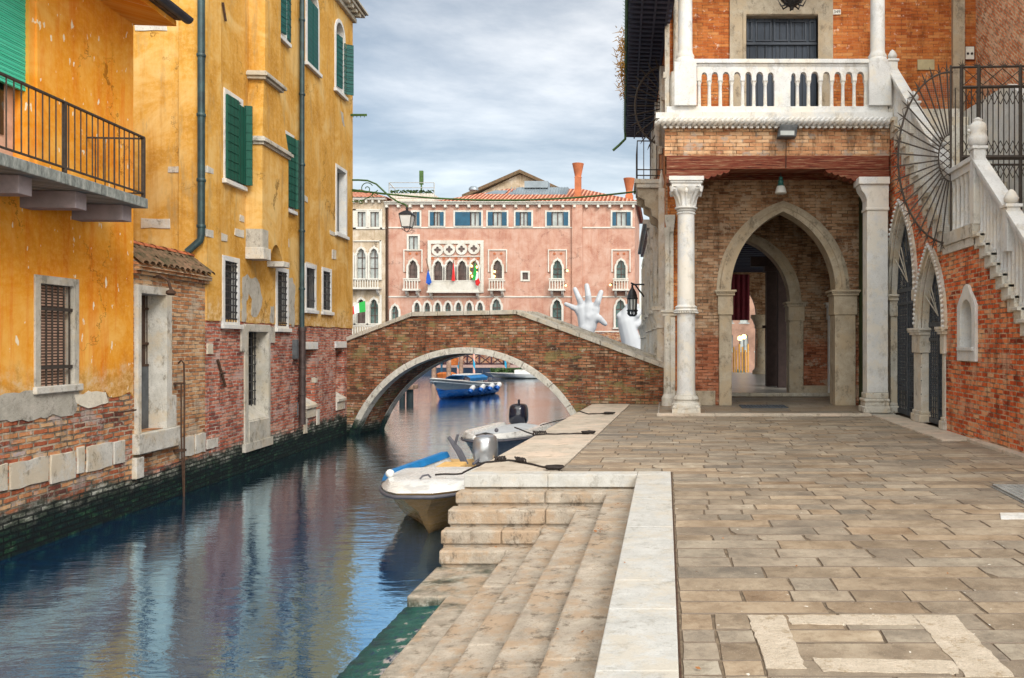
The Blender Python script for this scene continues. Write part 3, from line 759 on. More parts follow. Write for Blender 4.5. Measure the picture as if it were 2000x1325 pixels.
# balcony door with roller shutter
mb = MB(); mb.box(rdoor[0], rdoor[1]-.12, .22, .27, 3.72, 6.3)
dr = build('balcony_door', mb, M['door_pink'], root, LW)
mb = MB(); mb.box(rdoor[1]-.62, rdoor[1]-.3, .205, .22, 4.25, 5.2); mb.box(rdoor[1]-1.15, rdoor[1]-.8, .205, .22, 4.25, 5.2); build('pane', mb, M['glass'], dr, LW)
mb = MB()
for i in range(26):
    z0 = 4.86+i*.056; mb.box(rdoor[0], rdoor[1]-.11, .07+(.004 if i % 2 else 0), .12, z0, z0+.05)
build('roller_shutter', mb, M['roller'], root, LW)
mb = MB(); mb.box(rdoor[1]-.11, rdoor[1], .03, .3, 3.72, 6.3); build('door_frame', mb, M['plaster_yellow'], root, LW)
# roof edge
mb = MB(); mb.xprism([(-.62, 6.62), (.6, 6.62), (.6, 6.95), (-.62, 6.70)], 2.5, uE+.05)
rf = build('roof', mb, M['plaster_yellow'], root, LW)
mb = MB(); mb.xprism([(-.74+.09*math.cos(a), 6.79+.09*math.sin(a)) for a in [math.pi*(1+i/8) for i in range(9)]], 2.5, uE+.16); build('gutter', mb, M['gutter'], rf, LW)
mb = MB(); mb.xprism([(-.7, 6.78), (.6, 7.02), (6.5, 8.4), (6.5, 6.6), (.6, 6.75), (-.7, 6.70)], 2.5, uE+.02); build('roof_tiles', mb, M['tile_old'], rf, LW)
# balcony: slab, brackets, railing
ue = U(169); pj = .81
mb = MB(); mb.box(2.8, ue+.05, -pj, 0, 3.56, 3.70)
bal = build('balcony', mb, M['concrete'], root, LW, bevel=.01)
for k in range(5):
    u0 = ue-.22-k*1.02
    mb = MB(); mb.box(u0-.11, u0+.11, -pj+.14, 0, 3.34, 3.555)
    build('bracket', mb, M['beam_violet'], bal, LW, bevel=.006)
mb = MB(); zt = 4.57; zb = 3.77; y = -pj+.04
mb.box(2.8, ue, y-.022, y+.022, zt-.014, zt+.008); mb.box(2.8, ue, y-.015, y+.015, zb-.01, zb+.01)
mb.box(ue-.012, ue+.012, y, 0, zt-.03, zt-.008); mb.box(ue-.012, ue+.012, y, 0, zb-.01, zb+.01)
n = int((ue-2.8)/.118)
for i in range(n): uu = ue-.118*(i+1); mb.bar((uu, y, zb), (uu, y, zt), .0085, 6)
for i in range(6): yy = y+.13*(i+1); mb.bar((ue, yy, zb), (ue, yy, zt-.02), .0085, 6)
for uu in (ue, ue-1.73, ue-3.6): mb.box(uu-.02, uu+.02, y-.02, y+.02, 3.70, zt)
build('railing', mb, M['rail'], bal, LW)
# iron ring bar on base
mb = MB(); a = UZ(222, 806); b = UZ(256, 804); mb.tube([(a[0], -.01, a[1]), (a[0], -.07, a[1]), (b[0], -.07, a[1]), (b[0], -.01, a[1])], .014); build('iron_rail', mb, M['iron_rust'], root, LW)

# ---- courtyard wall with tiled coping and water door
uC = U(404)
root = thing('courtyard_wall', 'low brick courtyard wall with mossy tiled coping and stone framed water door', 'wall', ((uE+uC)/2, .3, WZ), frame=LW)
ro = wrect(266, 556, 333, 846)
oi = [U(273), U(322), ro[2]+.02, ro[3]-.13]
mb = MB(); mb.plate(rect(uE, uC, -.42, 2.80), [rect(oi[0]-.05, oi[1]+.05, oi[2]-.03, oi[3]+.03)], .03, .62); build('wall', mb, M['brick_yard'], root, LW)
mb = MB(); mb.box(uE, uC, .02, .62, -1.7, -.42); build('brick_base', mb, M['brick_red_left'], root, LW)
mb = MB(); bq = ro[2]-.02; mb.plate([(ro[0], bq), (oi[0], bq), (oi[0], oi[3]), (oi[1], oi[3]), (oi[1], bq), (ro[1]+.14, bq), (ro[1]+.14, .74), (ro[1], .74), (ro[1], ro[3]), (ro[0], ro[3])], [], -.03, .58)
df = build('door_frame', mb, M['stone_white_dirty'], root, LW, bevel=.008)
mb = MB(); mb.box(ro[0]-.06, ro[1]+.22, -.08, .5, ro[2]-.34, ro[2]-.02); mb.box(ro[0]-.1, ro[0]+.12, -.06, .1, -.5, -.17); build('doorstep', mb, M['stone_white_dirty'], df, LW, bevel=.012)
mb = MB(); mb.box(oi[0], oi[1], .26, .30, oi[2]-.03, 1.25); dd = build('door', mb, M['door_grey'], root, LW)
mb = MB(); mb.box(oi[0], oi[1], .31, .33, 1.2, oi[3]+.02); build('backing', mb, M['glass_brown'], dd, LW)
mb = MB()
for i in range(9): uu = lerp(oi[0]+.03, oi[1]-.03, i/8); mb.bar((uu, .27, 1.2), (uu, .27, oi[3]), .008, 5)
for zz in (1.26, 1.62, 2.2): mb.box(oi[0], oi[1], .255, .285, zz-.02, zz+.02)
build('grille', mb, M['iron_rust'], dd, LW)
for a, b, c, d in [(352, 381, 836, 871), (383, 403, 829, 866)]:
    r = wrect(a, c, b, d); mb = MB(); mb.plate(jag(rect(r[0]+.01, r[1]-.01, -.38, -.03), .012, .12, a), [], .005, .06); build('stone_block', mb, M['stone_white_dirty'], root, LW, bevel=.01)
# coping: brick shelf + individually curved tiles
mb = MB(); mb.box(uE, uC+.02, -.09, .7, 2.775, 2.83); mb.box(uE, uC+.02, -.04, .66, 2.72, 2.775); mb.xprism([(-.12, 2.83), (.30, 3.22), (.72, 2.83)], uE, uC)
cp = build('coping', mb, M['brick_yard'], root, LW, bevel=.01)
mb = MB(); n = 13
for i in range(n):
    uc = uE+.09+(uC-uE-.16)*i/(n-1)
    for j in range(3):
        t0, t1 = j/3, (j+1)/3+.06
        rows = []
        jz = rnd.uniform(-.008, .012); ju = rnd.uniform(-.012, .012)
        for t_, rr in ((t0, .080), (min(t1, 1.02), .068)):
            yy = -.15+.45*t_; zz = 2.845+.40*t_+.03*(1-t_)*(1 if True else 0)+jz
            rows.append([(uc+ju-rr*math.cos(math.pi*k/8)*1.1, yy, zz+rr*.75*math.sin(math.pi*k/8)) for k in range(9)])
        mb.surf(rows)
build('roof_tile', mb, M['tile_old'], cp, LW, smooth=60)
mb = MB(); uu = uE-.02
while uu < uC-.05:
    u1 = min(uu+.36, uC+.05); rows = []
    for q, rr in ((uu, .085), (u1+.03, .07)): rows.append([(q, .30-rr*1.2*math.cos(math.pi*k/8), 3.235+rr*.8*math.sin(math.pi*k/8)+rnd.uniform(-.003, .003)) for k in range(9)])
    mb.surf(rows); uu = u1
build('ridge_tile', mb, M['tile_red'], cp, LW, smooth=60)
# hook lamp arm above the door
mb = MB(); a = UZ(301, 540, -.1); b = UZ(310, 577, -.3)
p0 = (U(300), 0, UZ(300, 541)[1]); mb.tube([p0, (p0[0], -.10, p0[2]+.02), (p0[0]+.02, -.22, p0[2]-.06), (p0[0]+.02, -.26, p0[2]-.20)], .022)
mb.lathe([(.02, p0[2]-.20), (.07, p0[2]-.23), (.075, p0[2]-.27), (.045, p0[2]-.30)], p0[0]+.02, -.26, 10)
tag(build('iron_hook', mb, M['iron_rust'], None, LW), 'rusty iron hook arm above the white stone water door', 'hook')
# thin iron rod standing in the water
mb = MB(); uu = U(345); mb.tube([(uu, -.03, 1.28), (uu-.03, -.09, 1.33), (uu-.0, -.12, 1.28), (uu+.02, -.12, .8), (uu, -.12, -1.3)], .016)
mb.tube([(uu-.05, -.10, .95), (uu-.05, -.10, .1), (uu-.02, -.10, -.35), (uu+.04, -.10, -1.2)], .013)
mb.box(uu-.07, uu+.05, -.14, .02, -.24, -.20); mb.box(uu-.07, uu+.04, -.13, .02, .92, .95)
tag(build('iron_rod', mb, M['iron_rust'], None, LW), 'thin rusty iron pipe rising from the water beside the water door', 'pipe')

# ---- tall ochre house
uF = U(689)
C2 = LW.o+LW.d*uC          # corner towards the camera
root = thing('ochre_house', 'tall ochre plastered canal house with green shutters, downpipes and barred windows over a brick base', 'house', ((uC+uF)/2, .6, WZ), frame=LW)
ZP, ZT = 2.05, 11.1
W = {}
W['a'] = [U(436), U(473), 4.80, 6.58]
W['b'] = [U(549), U(573), 4.74, 6.55]
W['c'] = [U(538), U(561), 8.6, 10.4]
W['d'] = [U(596), U(622), 8.58, 10.62]
W['e'] = [U(653), U(673), 8.62, 10.68]
W['f'] = [U(655), U(677), 4.66, 6.58]
W['g'] = [U(433.5), U(467), 1.98, 3.33]
W['h'] = [U(538), U(563), 1.95, 3.35]
W['i'] = [U(595), U(617), 2.44, 3.60]
W['j'] = [U(628), U(647), 2.44, 3.62]
bl = [(uC, ZP)]; uu = uC
while uu < uF-.2:
    uu += rnd.uniform(.12, .3); bl.append((min(uu, uF-.02), ZP+rnd.uniform(-.018, .018)))
bl += [(uF, ZP), (uF, ZT), (uC, ZT)]
mb = MB()
mb.plate([(uC, ZT)]+[(uF, ZT)]+[(uF, ZP)]+[p for p in reversed(bl[1:-3])]+[(uC, ZP)], [hole(W[k], .03, k in 'de') for k in 'abcdefij']+[rect(W[k][0]+.03, W[k][1]-.03, ZP+.05, W[k][3]-.03) for k in 'gh'], 0, .5)
build('wall', mb, M['plaster_ochre'], root, LW)
od = [U(480), U(527), -.5, 2.0]
ok_ = [U(596), U(616), .05, 1.48]; ol = [U(657), U(673), .1, 1.5]
mb = MB(); mb.plate(rect(uC+.01, uF-.01, -1.7, ZP+.04), [rect(od[0]+.1, od[1]-.08, .0, 1.9), rect(ok_[0], ok_[1], .1, ok_[3]), rect(ol[0], ol[1], .1, ol[3])], .02, .9)
build('brick_base', mb, M['brick_red_left'], root, LW)
# flank wall seen above the courtyard wall, and the far end wall
FL = Frame(C2.x, C2.y, 1, 0)
mb = MB(); mb.box(-9, -.005, 0.004, .5, ZP, ZT+.4); build('side_wall', mb, M['plaster_ochre'], root, FL)
mb = MB(); mb.box(-9, -.03, .02, .5, -1.7, ZP); build('side_wall', mb, M['brick_red_left'], root, FL)
mb = MB(); mb.box(uF-.5, uF-.004, .5, 9, -1.7, ZT+.2); build('end_wall', mb, M['plaster_ochre'], root, LW)
mb = MB(); mb.xprism([(-.35, ZT+.36), (9, ZT+2.4), (9, ZT+.3), (-.3, ZT+.28)], uC-.2, uF+.25); build('roof', mb, M['tile_old'], root, LW)
mb = MB(); mb.box(uC-.1, uF+.06, -.10, .4, ZT-.02, ZT+.10); mb.box(uC-.1, uF+.22, -.30, .4, ZT+.20, ZT+.30); mb.box(uC-.1, uF+.28, -.38, .4, ZT+.30, ZT+.36)
uu = uC
while uu < uF+.1: mb.box(uu, uu+.12, -.26, 0, ZT+.10, ZT+.2); uu += .34
build('cornice', mb, M['stone_grey'], root, LW, bevel=.01)
# windows
def shutters(pn, r, leaves, mat):
    for (h, tip, ang) in leaves:     # hinge u, width, angle out of the wall
        u0 = h; dx, dy = math.cos(R(ang))*tip, -math.sin(R(ang))*abs(tip)
        a = Vector((u0, -.05)); b = a+Vector((dx, dy)); nn = Vector((-(b-a).y, (b-a).x)).normalized()*.02
        mb = MB(); z0, z1 = r
        mb.hprism([(a.x-nn.x, a.y-nn.y), (b.x-nn.x, b.y-nn.y), (b.x+nn.x, b.y+nn.y), (a.x+nn.x, a.y+nn.y)], z0, z1)
        for i in range(1, 9):
            zz = lerp(z0, z1, i/9)
            mb.hprism([(a.x-nn.x*1.5, a.y-nn.y*1.5), (b.x-nn.x*1.5, b.y-nn.y*1.5), (b.x+nn.x*1.5, b.y+nn.y*1.5), (a.x+nn.x*1.5, a.y+nn.y*1.5)], zz-.008, zz+.008)
        build('shutter', mb, mat, pn, LW)
S = M['stone_white']
pn, _, _ = framed(root, LW, W['a'], .09, S, M['glass'], .2, .025, .06)
shutters(pn, (4.84, 6.46), [(W['a'][0]+.04, .44, 3), (W['a'][1]-.02, .15, 80)], M['shutter_green'])
mb = MB(); mb.box(W['a'][1]-.33, W['a'][1]-.05, -.09, -.05, 4.84, 6.4); build('shutter', mb, M['shutter_green'], pn, LW)
pn, _, _ = framed(root, LW, W['b'], .09, S, M['glass'], .2, .025, .06)
shutters(pn, (4.80, 6.44), [(W['b'][0]+.12, .50, 5), (W['b'][1]-.06, .11, 70)], M['shutter_green'])
pn, _, _ = framed(root, LW, W['c'], .10, S, M['glass'], .2, .025, .06)
shutters(pn, (8.68, 10.3), [(W['c'][0]+.08, .26, 12), (W['c'][1]-.09, -.22, -172)], M['shutter_teal'])
for k in 'de':
    pn, _, _ = framed(root, LW, W[k], .10, S, M['glass'], .2, .03, .06, arch=True)
    if k == 'd':
        for a, b in ((0, .46), (.54, 1)):
            q = W[k]; mb = MB(); mb.box(lerp(q[0]+.1, q[1]-.1, a), lerp(q[0]+.1, q[1]-.1, b), -.03, .03, q[2]+.06, q[3]-.38); build('shutter', mb, M['shutter_teal'], pn, LW)
    else: shutters(pn, (8.72, 10.15), [(W[k][0]+.12, .28, 8), (W[k][1]-.12, -.12, -160), (W[k][1]-.02, .20, 65)], M['shutter_teal'])
pn, _, _ = framed(root, LW, W['f'], .10, S, M['glass'], .20, .02, .05)
for k, nv, nh in (('g', 5, 9), ('h', 5, 9), ('i', 7, 2), ('j', 6, 6)):
    framed(root, LW, W[k], .10, S, M['glass'], .14, .02, .05, bars=(nv, nh, -.0, M['iron']))
# deep stone water window
mb = MB(); mb.plate(rect(od[0]-.05, od[1]+.02, -.45, 2.02), [rect(od[0]+.12, od[1]-.10, .02, 1.86)], -.01, .85)
wd = build('window', mb, M['stone_grey'], root, LW, bevel=.01)
mb = MB(); mb.xprism([(-.03, -.02), (.30, .28), (.34, -.2), (-.03, -.45)], od[0]+.12, od[1]-.10); mb.box(od[0]-.12, od[1]+.06, -.05, .1, -.62, -.45); build('sill', mb, M['stone_grey'], wd, LW)
mb = MB(); mb.box(od[0]+.1, od[1]-.1, .32, .36, .1, 1.88); build('pane', mb, M['void'], wd, LW)
mb = MB()
for i in range(6): uu = lerp(od[0]+.16, od[1]-.14, i/5); mb.bar((uu, .26, .26), (uu, .26, 1.86), .012, 5)
for i in range(8): zz = .4+i*.19; mb.box(od[0]+.12, od[1]-.1, .25, .27, zz-.012, zz+.012)
build('grille', mb, M['iron'], wd, LW)
for q in ((od[1]-.02, od[1]+.28, 1.62), (od[0]-.22, od[0]-.05, 1.45)): mb = MB(); mb.box(q[0], q[1], -.012, .1, q[2], 1.98); build('quoin', mb, M['stone_grey'], root, LW, bevel=.01)
for q in (ok_, ol):
    mb = MB(); mb.box(q[0]-.02, q[1]+.02, .36, .40, q[2], q[3]+.02); wd = build('window', mb, M['glass'], root, LW)
    mb = MB(); mb.box(q[0]-.1, q[1]+.12, -.03, .3, q[3]-.02, q[3]+.16); build('lintel', mb, S, wd, LW, bevel=.008)
    mb = MB(); mb.xprism([(-.06, .06), (-.06, -.02), (.5, -.12), (.5, .38)], q[0], q[1]); mb.box(q[0]-.0, q[1]+.0, -.02, .2, -.26, -.03); build('sill', mb, M['stone_white_dirty'], wd, LW, bevel=.01)
    mb = MB()
    for i in range(4): mb.bar((lerp(q[0], q[1], (i+.5)/4), .28, q[2]), (lerp(q[0], q[1], (i+.5)/4), .28, q[3]), .012, 5)
    for i in range(6): zz = lerp(q[2], q[3], (i+.5)/6); mb.box(q[0], q[1], .27, .29, zz-.01, zz+.01)
    build('grille', mb, M['iron_rust'], wd, LW)
q = ok_
for r in ((q[0]-.1, q[0]-.005, .62, .86), (q[1]+.005, q[1]+.14, .60, .72), (U(594), U(600), -.62, -.15), (U(619), U(624), -.5, -.1), (uC+.02, U(416), 1.42, 1.62), (uC+.02, U(425), -.35, -.18)):
    mb = MB(); mb.plate(jag(rect(*r), .01, .1, 3), [], -.01, .1); build('stone_insert', mb, M['stone_white_dirty'], root, LW, bevel=.006)
# chimney breasts
ua, ub = U(480), U(480)+1.42; p = .33
mb = MB(); mb.box(ua, ub, -p, .02, 3.86, 5.72)
n = 10      # arched underside between two stone corbels
ar = [(ua, 3.86), (ua, 3.42)]+[(lerp(ua+.38, ub-.34, i/n), 3.42+.32*math.sin(math.pi*i/n)) for i in range(n+1)]+[(ub, 3.42), (ub, 3.86)]
mb.plate(ar[::-1], [], -p, .02)
mb2 = MB(); v = [(ua, -p, 5.90), (ub, -p, 5.90), (ub, .02, 5.90), (ua, .02, 5.90), (ua+.16, -p+.03, 7.1), (ua+.98, -p+.03, 7.1), (ua+.98, .02, 7.1), (ua+.16, .02, 7.1)]
mb.add(v, [(0, 3, 2, 1), (4, 5, 6, 7), (0, 1, 5, 4), (1, 2, 6, 5), (2, 3, 7, 6), (3, 0, 4, 7)])
mb.box(ua+.14, ua+.98, -p, .02, 7.26, 13.2)
cb = build('chimney_breast', mb, M['plaster_ochre'], root, LW)
for u0, u1, z in ((ua, ub, 5.72), (ua+.10, ua+1.02, 7.10)):
    mb = MB(); mb.box(u0-.04, u1+.04, -p-.04, .02, z, z+.06); mb.box(u0-.09, u1+.09, -p-.09, .02, z+.06, z+.13); mb.box(u0-.05, u1+.05, -p-.05, .02, z+.13, z+.17); build('ledge', mb, M['stone_grey'], cb, LW, bevel=.008)
mb = MB(); mb.box(ua-.02, ua+.37, -p-.03, .02, 3.36, 3.60); build('corbel', mb, M['stone_white_dirty'], cb, LW, bevel=.01); mb = MB(); mb.box(ub-.34, ub+.02, -p-.02, .02, 3.30, 3.42); build('corbel', mb, M['stone_white_dirty'], cb, LW, bevel=.01)
mb = MB(); mb.box(ua-.002, ua+.3, -p-.003, .0, 3.60, 3.98); build('bare_patch', mb, M['bare_render'], cb, LW)
# bare render around the barred windows, white stone remnants
for i, q in enumerate(([(474, 540), (484, 535), (487, 545), (500, 540), (506, 556), (512, 585), (508, 606), (498, 622), (489, 615), (492, 585), (486, 572), (482, 590), (480, 628), (472, 627)],
    [(564, 545), (571, 545), (576, 560), (575, 640), (565, 633)], [(528, 600), (536, 598), (536, 632), (527, 630)], [(665, 215), (670, 220), (674, 250), (668, 240)])):
    mb = MB(); mb.plate(jag([UZ(*k) for k in q], .03, .1, i+4), [], -.004, .02); build('bare_patch', mb, M['bare_render'], root, LW)
def st(x0, y0, x1, y1, s=1): r = wrect(x0, y0, x1, y1); return jag(rect(*r), .012, .12, int(x0+y0))
for q in [(403, 447, 443, 462), (458, 445, 476, 460), (468, 420, 476, 432), (551, 449, 557, 466), (557, 466, 564, 481), (553, 495, 560, 520), (590, 380, 600, 391), (597, 512, 618, 520), (644, 450, 656, 458), (648, 487, 656, 505), (404, 324, 423, 337)]:
    mb = MB(); mb.plate(st(*q), [], -.014, .02); build('stone_insert', mb, M['stone_white_dirty'], root, LW, bevel=.004)
for x0, y0, x1, y1 in [(328, 325, 403, 338), (276, 427, 332, 446), (264, 46, 326, 61), (386, 446, 403, 458)]:
    a = FL.uz(x0, y0); b = FL.uz(x1, y1); mb = MB(); mb.plate(jag(rect(a[0], min(b[0], -.002), b[1], a[1]), .012, .14, x0), [], -.012, .02); build('stone_insert', mb, M['stone_white_dirty'], root, FL, bevel=.004)
# downpipes
mb = MB(); a = FL.uz(393, 0, -.1)[0]; zt = ZT+.3; ze = FL.uz(393, 470, -.1)[1]; b = FL.uz(366, 0, -.15)[0]
mb.tube([(a, -.10, zt), (a, -.10, ze+.1), (a-.02, -.10, ze), (b, -.16, ze-.22)], .062, 12)
for zz in (8.1, 6.9, 5.8, 4.6, 3.75): mb.lathe([(.072, zz), (.078, zz+.01), (.078, zz+.05), (.072, zz+.06)], a, -.1, 12)
build('downpipe', mb, M['pipe'], root, FL, smooth=50)
mb = MB(); a = U(581.5); mb.tube([(a, -.10, ZT+.2), (a, -.10, 1.9)], .058, 12)
for zz in (9.4, 7.6, 5.9, 4.3, 2.9): mb.lathe([(.068, zz), (.074, zz+.01), (.074, zz+.05), (.068, zz+.06)], a, -.1, 12)
dp = build('downpipe', mb, M['pipe'], root, LW, smooth=50)
mb = MB(); mb.tube([(a, -.11, 1.95), (a, -.11, -.35)], .075, 12); mb.lathe([(.09, 1.9), (.095, 1.95), (.09, 2.0)], a, -.11, 12)
for zz in (-.0+.35, 1.0): mb.lathe([(.08, zz), (.088, zz+.02), (.08, zz+.04)], a, -.11, 12)
build('pipe_foot', mb, M['pipe_brown'], dp, LW, smooth=50)
mb = MB(); mb.box(a-.30, a-.18, -.09, .02, 1.25, 1.7); build('pipe_box', mb, M['door_grey'], dp, LW); mb = MB(); mb.tube([(a-.2, -.05, .2), (a-.28, -.1, .15), (a-.28, -.1, -.1), (a-.2, -.05, -.15)], .015); build('pipe_bracket', mb, M['door_grey'], dp, LW)
mb = MB(); a = UZ(422, 703); b = UZ(436, 755); mb.tube([(a[0], -.03, a[1]), (b[0], -.04, b[1])], .028, 6); mb.bar((lerp(a[0], b[0], .55)-.1, -.05, lerp(a[1], b[1], .5)), (lerp(a[0], b[0], .5)+.12, -.05, lerp(a[1], b[1], .5)), .02)
a = UZ(432, 5); b = UZ(437, 42); mb.tube([(a[0], -.03, a[1]), (b[0], -.04, b[1])], .024, 6)
build('wall_anchor', mb, M['iron_rust'], root, LW)
# iron arms at the far corner
mb = MB(); a = P(683, 225, 24.0); mb.box(a.x-.1, a.x+.5, 24.0-.02, 24.02, a.z-.03, a.z+.03)
for i in range(4): mb.bar((a.x+.1+i*.11, 24.0, a.z), (a.x+.1+i*.11, 24.0, a.z-.07), .01)
tag(build('clothesline_bracket', mb, M['moss_green']), 'short green iron line bracket sticking out of the ochre house corner', 'bracket')

# lantern on a scrolled bracket
DL = 24.0
lt = thing('wall_lantern', 'hanging lantern on a scrolled green iron arm at the corner of the ochre house', 'lantern', tuple(P(692, 405, DL)))
def pl(pts, D): return [tuple(P(x, y, D)) for x, y in pts]
mb = MB(); mb.tube(pl([(688, 352), (700, 352), (718, 353), (735, 360), (750, 374), (762, 385), (778, 395), (792, 400), (795, 405)], DL), .028, 6)
mb.tube(pl([(688, 374), (720, 376), (752, 380)], DL), .018, 6); mb.tube(pl([(688, 394), (705, 393), (722, 385), (738, 372)], DL), .015, 5)
def spiral(cx, cy, r0, turns, a0, sgn=1): return [(cx+r0*(1-i/22*.85)*math.cos(a0+sgn*turns*2*math.pi*i/22), cy+r0*(1-i/22*.85)*math.sin(a0+sgn*turns*2*math.pi*i/22)) for i in range(23)]
mb.tube(pl(spiral(716, 369, 13, 1.4, -.5, -1), DL), .014, 5); mb.tube(pl(spiral(705, 394, 5, 1.2, 0), DL), .012, 5); mb.tube(pl(spiral(733, 380, 7, 1.2, 2), DL), .012, 5)
build('arm', mb, M['moss_green'], lt)
c = P(795, 418, DL); mb = MB()
def lw(y): return P(795, y, DL).z
def sq(mb, r, z, rr=.011):
    pts = [(c.x+r*math.cos(R(45+90*i)), DL+r*math.sin(R(45+90*i)), z) for i in range(4)]; mb.tube(pts, rr, 4, closed=True)
mb.lathe([(.03, lw(405)), (.05, lw(408)), (.03, lw(411)), (.12, lw(413)), (.27, lw(419)), (.27, lw(421))], c.x, DL, 4, ph=R(45))
sq(mb, .25, lw(421)); sq(mb, .17, lw(444))
for i in range(4):
    a_ = R(45+90*i); mb.bar((c.x+.25*math.cos(a_), DL+.25*math.sin(a_), lw(421)), (c.x+.17*math.cos(a_), DL+.17*math.sin(a_), lw(444)), .012)
    mb.tube([(c.x+.17*math.cos(a_), DL+.17*math.sin(a_), lw(444)), (c.x+.15*math.cos(a_), DL+.15*math.sin(a_), lw(449)), (c.x, DL, lw(454))], .01, 4)
build('lamp_frame', mb, M['iron'], lt)
mb = MB(); mb.lathe([(.16, lw(444)), (.24, lw(421))], c.x, DL, 4, ph=R(45)); build('lamp_glass', mb, M['frosted'], lt)
# cable across the canal
a = P(688, 371, 24.0); b = P(1262, 372, 24.0); mb = MB()
mb.tube([(lerp(a.x, b.x, t/24), 24.0, lerp(a.z, b.z, t/24)-.30*(4*(t/24)*(1-t/24))+ .10*math.sin(t/24*math.pi)*(0)) for t in range(25)], .028, 5)
tag(build('overhead_cable', mb, M['moss_green']), 'dark green cable sagging across the canal between the two banks', 'cable')
# ------------------------------------------------------------------ brick bridge
a = P(678, 0, 23.7); b = P(1302, 0, 21.75)
BR = Frame(a.x, a.y, b.x-a.x, b.y-a.y)
def circ3(p, q, r):
    ax, ay = p; bx, by = q; cx, cy = r; d = 2*(ax*(by-cy)+bx*(cy-ay)+cx*(ay-by))
    ux = ((ax*ax+ay*ay)*(by-cy)+(bx*bx+by*by)*(cy-ay)+(cx*cx+cy*cy)*(ay-by))/d
    uy = ((ax*ax+ay*ay)*(cx-bx)+(bx*bx+by*by)*(ax-cx)+(cx*cx+cy*cy)*(bx-ax))/d
    return ux, uy, math.hypot(ax-ux, ay-uy)
cx, cz, cr_ = circ3(BR.uz(697, 841), BR.uz(914, 691), BR.uz(1113, 808))
def arcb(r, zb=-1.7, n=40):
    s = math.acos(max(-1, min(1, (cx-0)/r))) if False else None
    a0 = math.pi-math.asin((zb-cz)/r) if abs((zb-cz)/r) < 1 else math.pi
    a1 = math.asin((zb-cz)/r)
    return [(cx+r*math.cos(lerp(a0, a1, i/n)), cz+r*math.sin(lerp(a0, a1, i/n))) for i in range(n+1)]
root = thing('brick_bridge', 'humpbacked brick canal bridge with pale stone arch ring and coping', 'bridge', ((cx), 1.1, WZ), frame=BR)
BD = 1.5
top = [BR.uz(678, 667), BR.uz(806, 618), BR.uz(1010, 614), BR.uz(1302, 721)]
ul, ur = top[0][0]-.3, top[3][0]
in1 = arcb(cr_+.15)
outl = [(ul, -1.7), in1[0]]+in1[1:-1]+[in1[-1], (ur, -1.7), (ur, top[3][1]), top[2], top[1], top[0], (ul, top[0][1]-.1)]
mb = MB(); mb.plate(outl, [], 0, .32); build('parapet_wall', mb, M['brick_bridge'], root, BR)
mb = MB(); mb.plate(outl, [], BD-.32, BD); build('parapet_wall', mb, M['brick_bridge'], root, BR)
mb = MB(); mb.ring(arcb(cr_+.02), arcb(cr_+.30), .04, BD-.04); build('barrel', mb, M['brick_bridge'], root, BR, smooth=40)
dk = [(ul, -.3), (ul, top[0][1]-.9), (top[1][0], top[1][1]-.62), (top[2][0], top[2][1]-.62), (ur, -.02), (ur, -.3)]
mb = MB(); mb.plate([dk[1], dk[2], dk[3], dk[4], (dk[4][0], dk[4][1]-.15), (dk[3][0], dk[3][1]-.15), (dk[2][0], dk[2][1]-.15), (dk[1][0], dk[1][1]-.15)][::-1], [], .32, BD-.32); build('deck', mb, M['stone_grey'], root, BR)
for yy in (0, BD-.32):
    mb = MB()
    for (p, q), k in zip(zip(top, top[1:]), (4, 4, 7)):
        for i in range(k):
            s0, s1 = (p[0]+(q[0]-p[0])*i/k, p[1]+(q[1]-p[1])*i/k), (p[0]+(q[0]-p[0])*(i+1)/k, p[1]+(q[1]-p[1])*(i+1)/k)
            g = .006; h = .12
            mb.plate([(s0[0]+g, s0[1]), (s1[0]-g, s1[1]), (s1[0]-g, s1[1]+h), (s0[0]+g, s0[1]+h)], [], yy-.07, yy+.39)
    build('coping', mb, M['stone_grey'], root, BR, bevel=.015)
for yy in (-.045, BD-.25):
    mb = MB(); A, B = arcb(cr_, n=84), arcb(cr_+.175, n=84); i = 0; rr = random.Random(5)
    while i < 84:
        k = min(rr.choice([5, 6, 7, 8]), 84-i); seg_a, seg_b = A[i:i+k+1], B[i:i+k+1]
        def sh(L_, d):      # pull the ends in for a joint
            L_ = list(L_); L_[0] = (lerp(L_[0][0], L_[1][0], d), lerp(L_[0][1], L_[1][1], d)); L_[-1] = (lerp(L_[-1][0], L_[-2][0], d), lerp(L_[-1][1], L_[-2][1], d)); return L_
        mb.ring(sh(seg_a, .07), sh(seg_b, .07), yy, yy+.30); i += k
    build('arch_ring', mb, M['stone_block'], root, BR, bevel=.008)

# ------------------------------------------------------------------ market hall (right bank)
FR = Frame(0, 18.7, 1, 0); BK = Frame(0, 20.6, 1, 0); RW = Frame(5.15, 0, 0, -1); SF = Frame(1.142, 0, .053, -1); IN = Frame(0, 24.2, 1, 0)
hall = thing('market_hall', 'brick gothic market hall with white stone loggia, balustraded balcony and outside staircase', 'building', (2.6, 22.0, 0))
S, SD, SG, SA = M['stone_white'], M['stone_white_dirty'], M['stone_grey'], M['stone_arch']
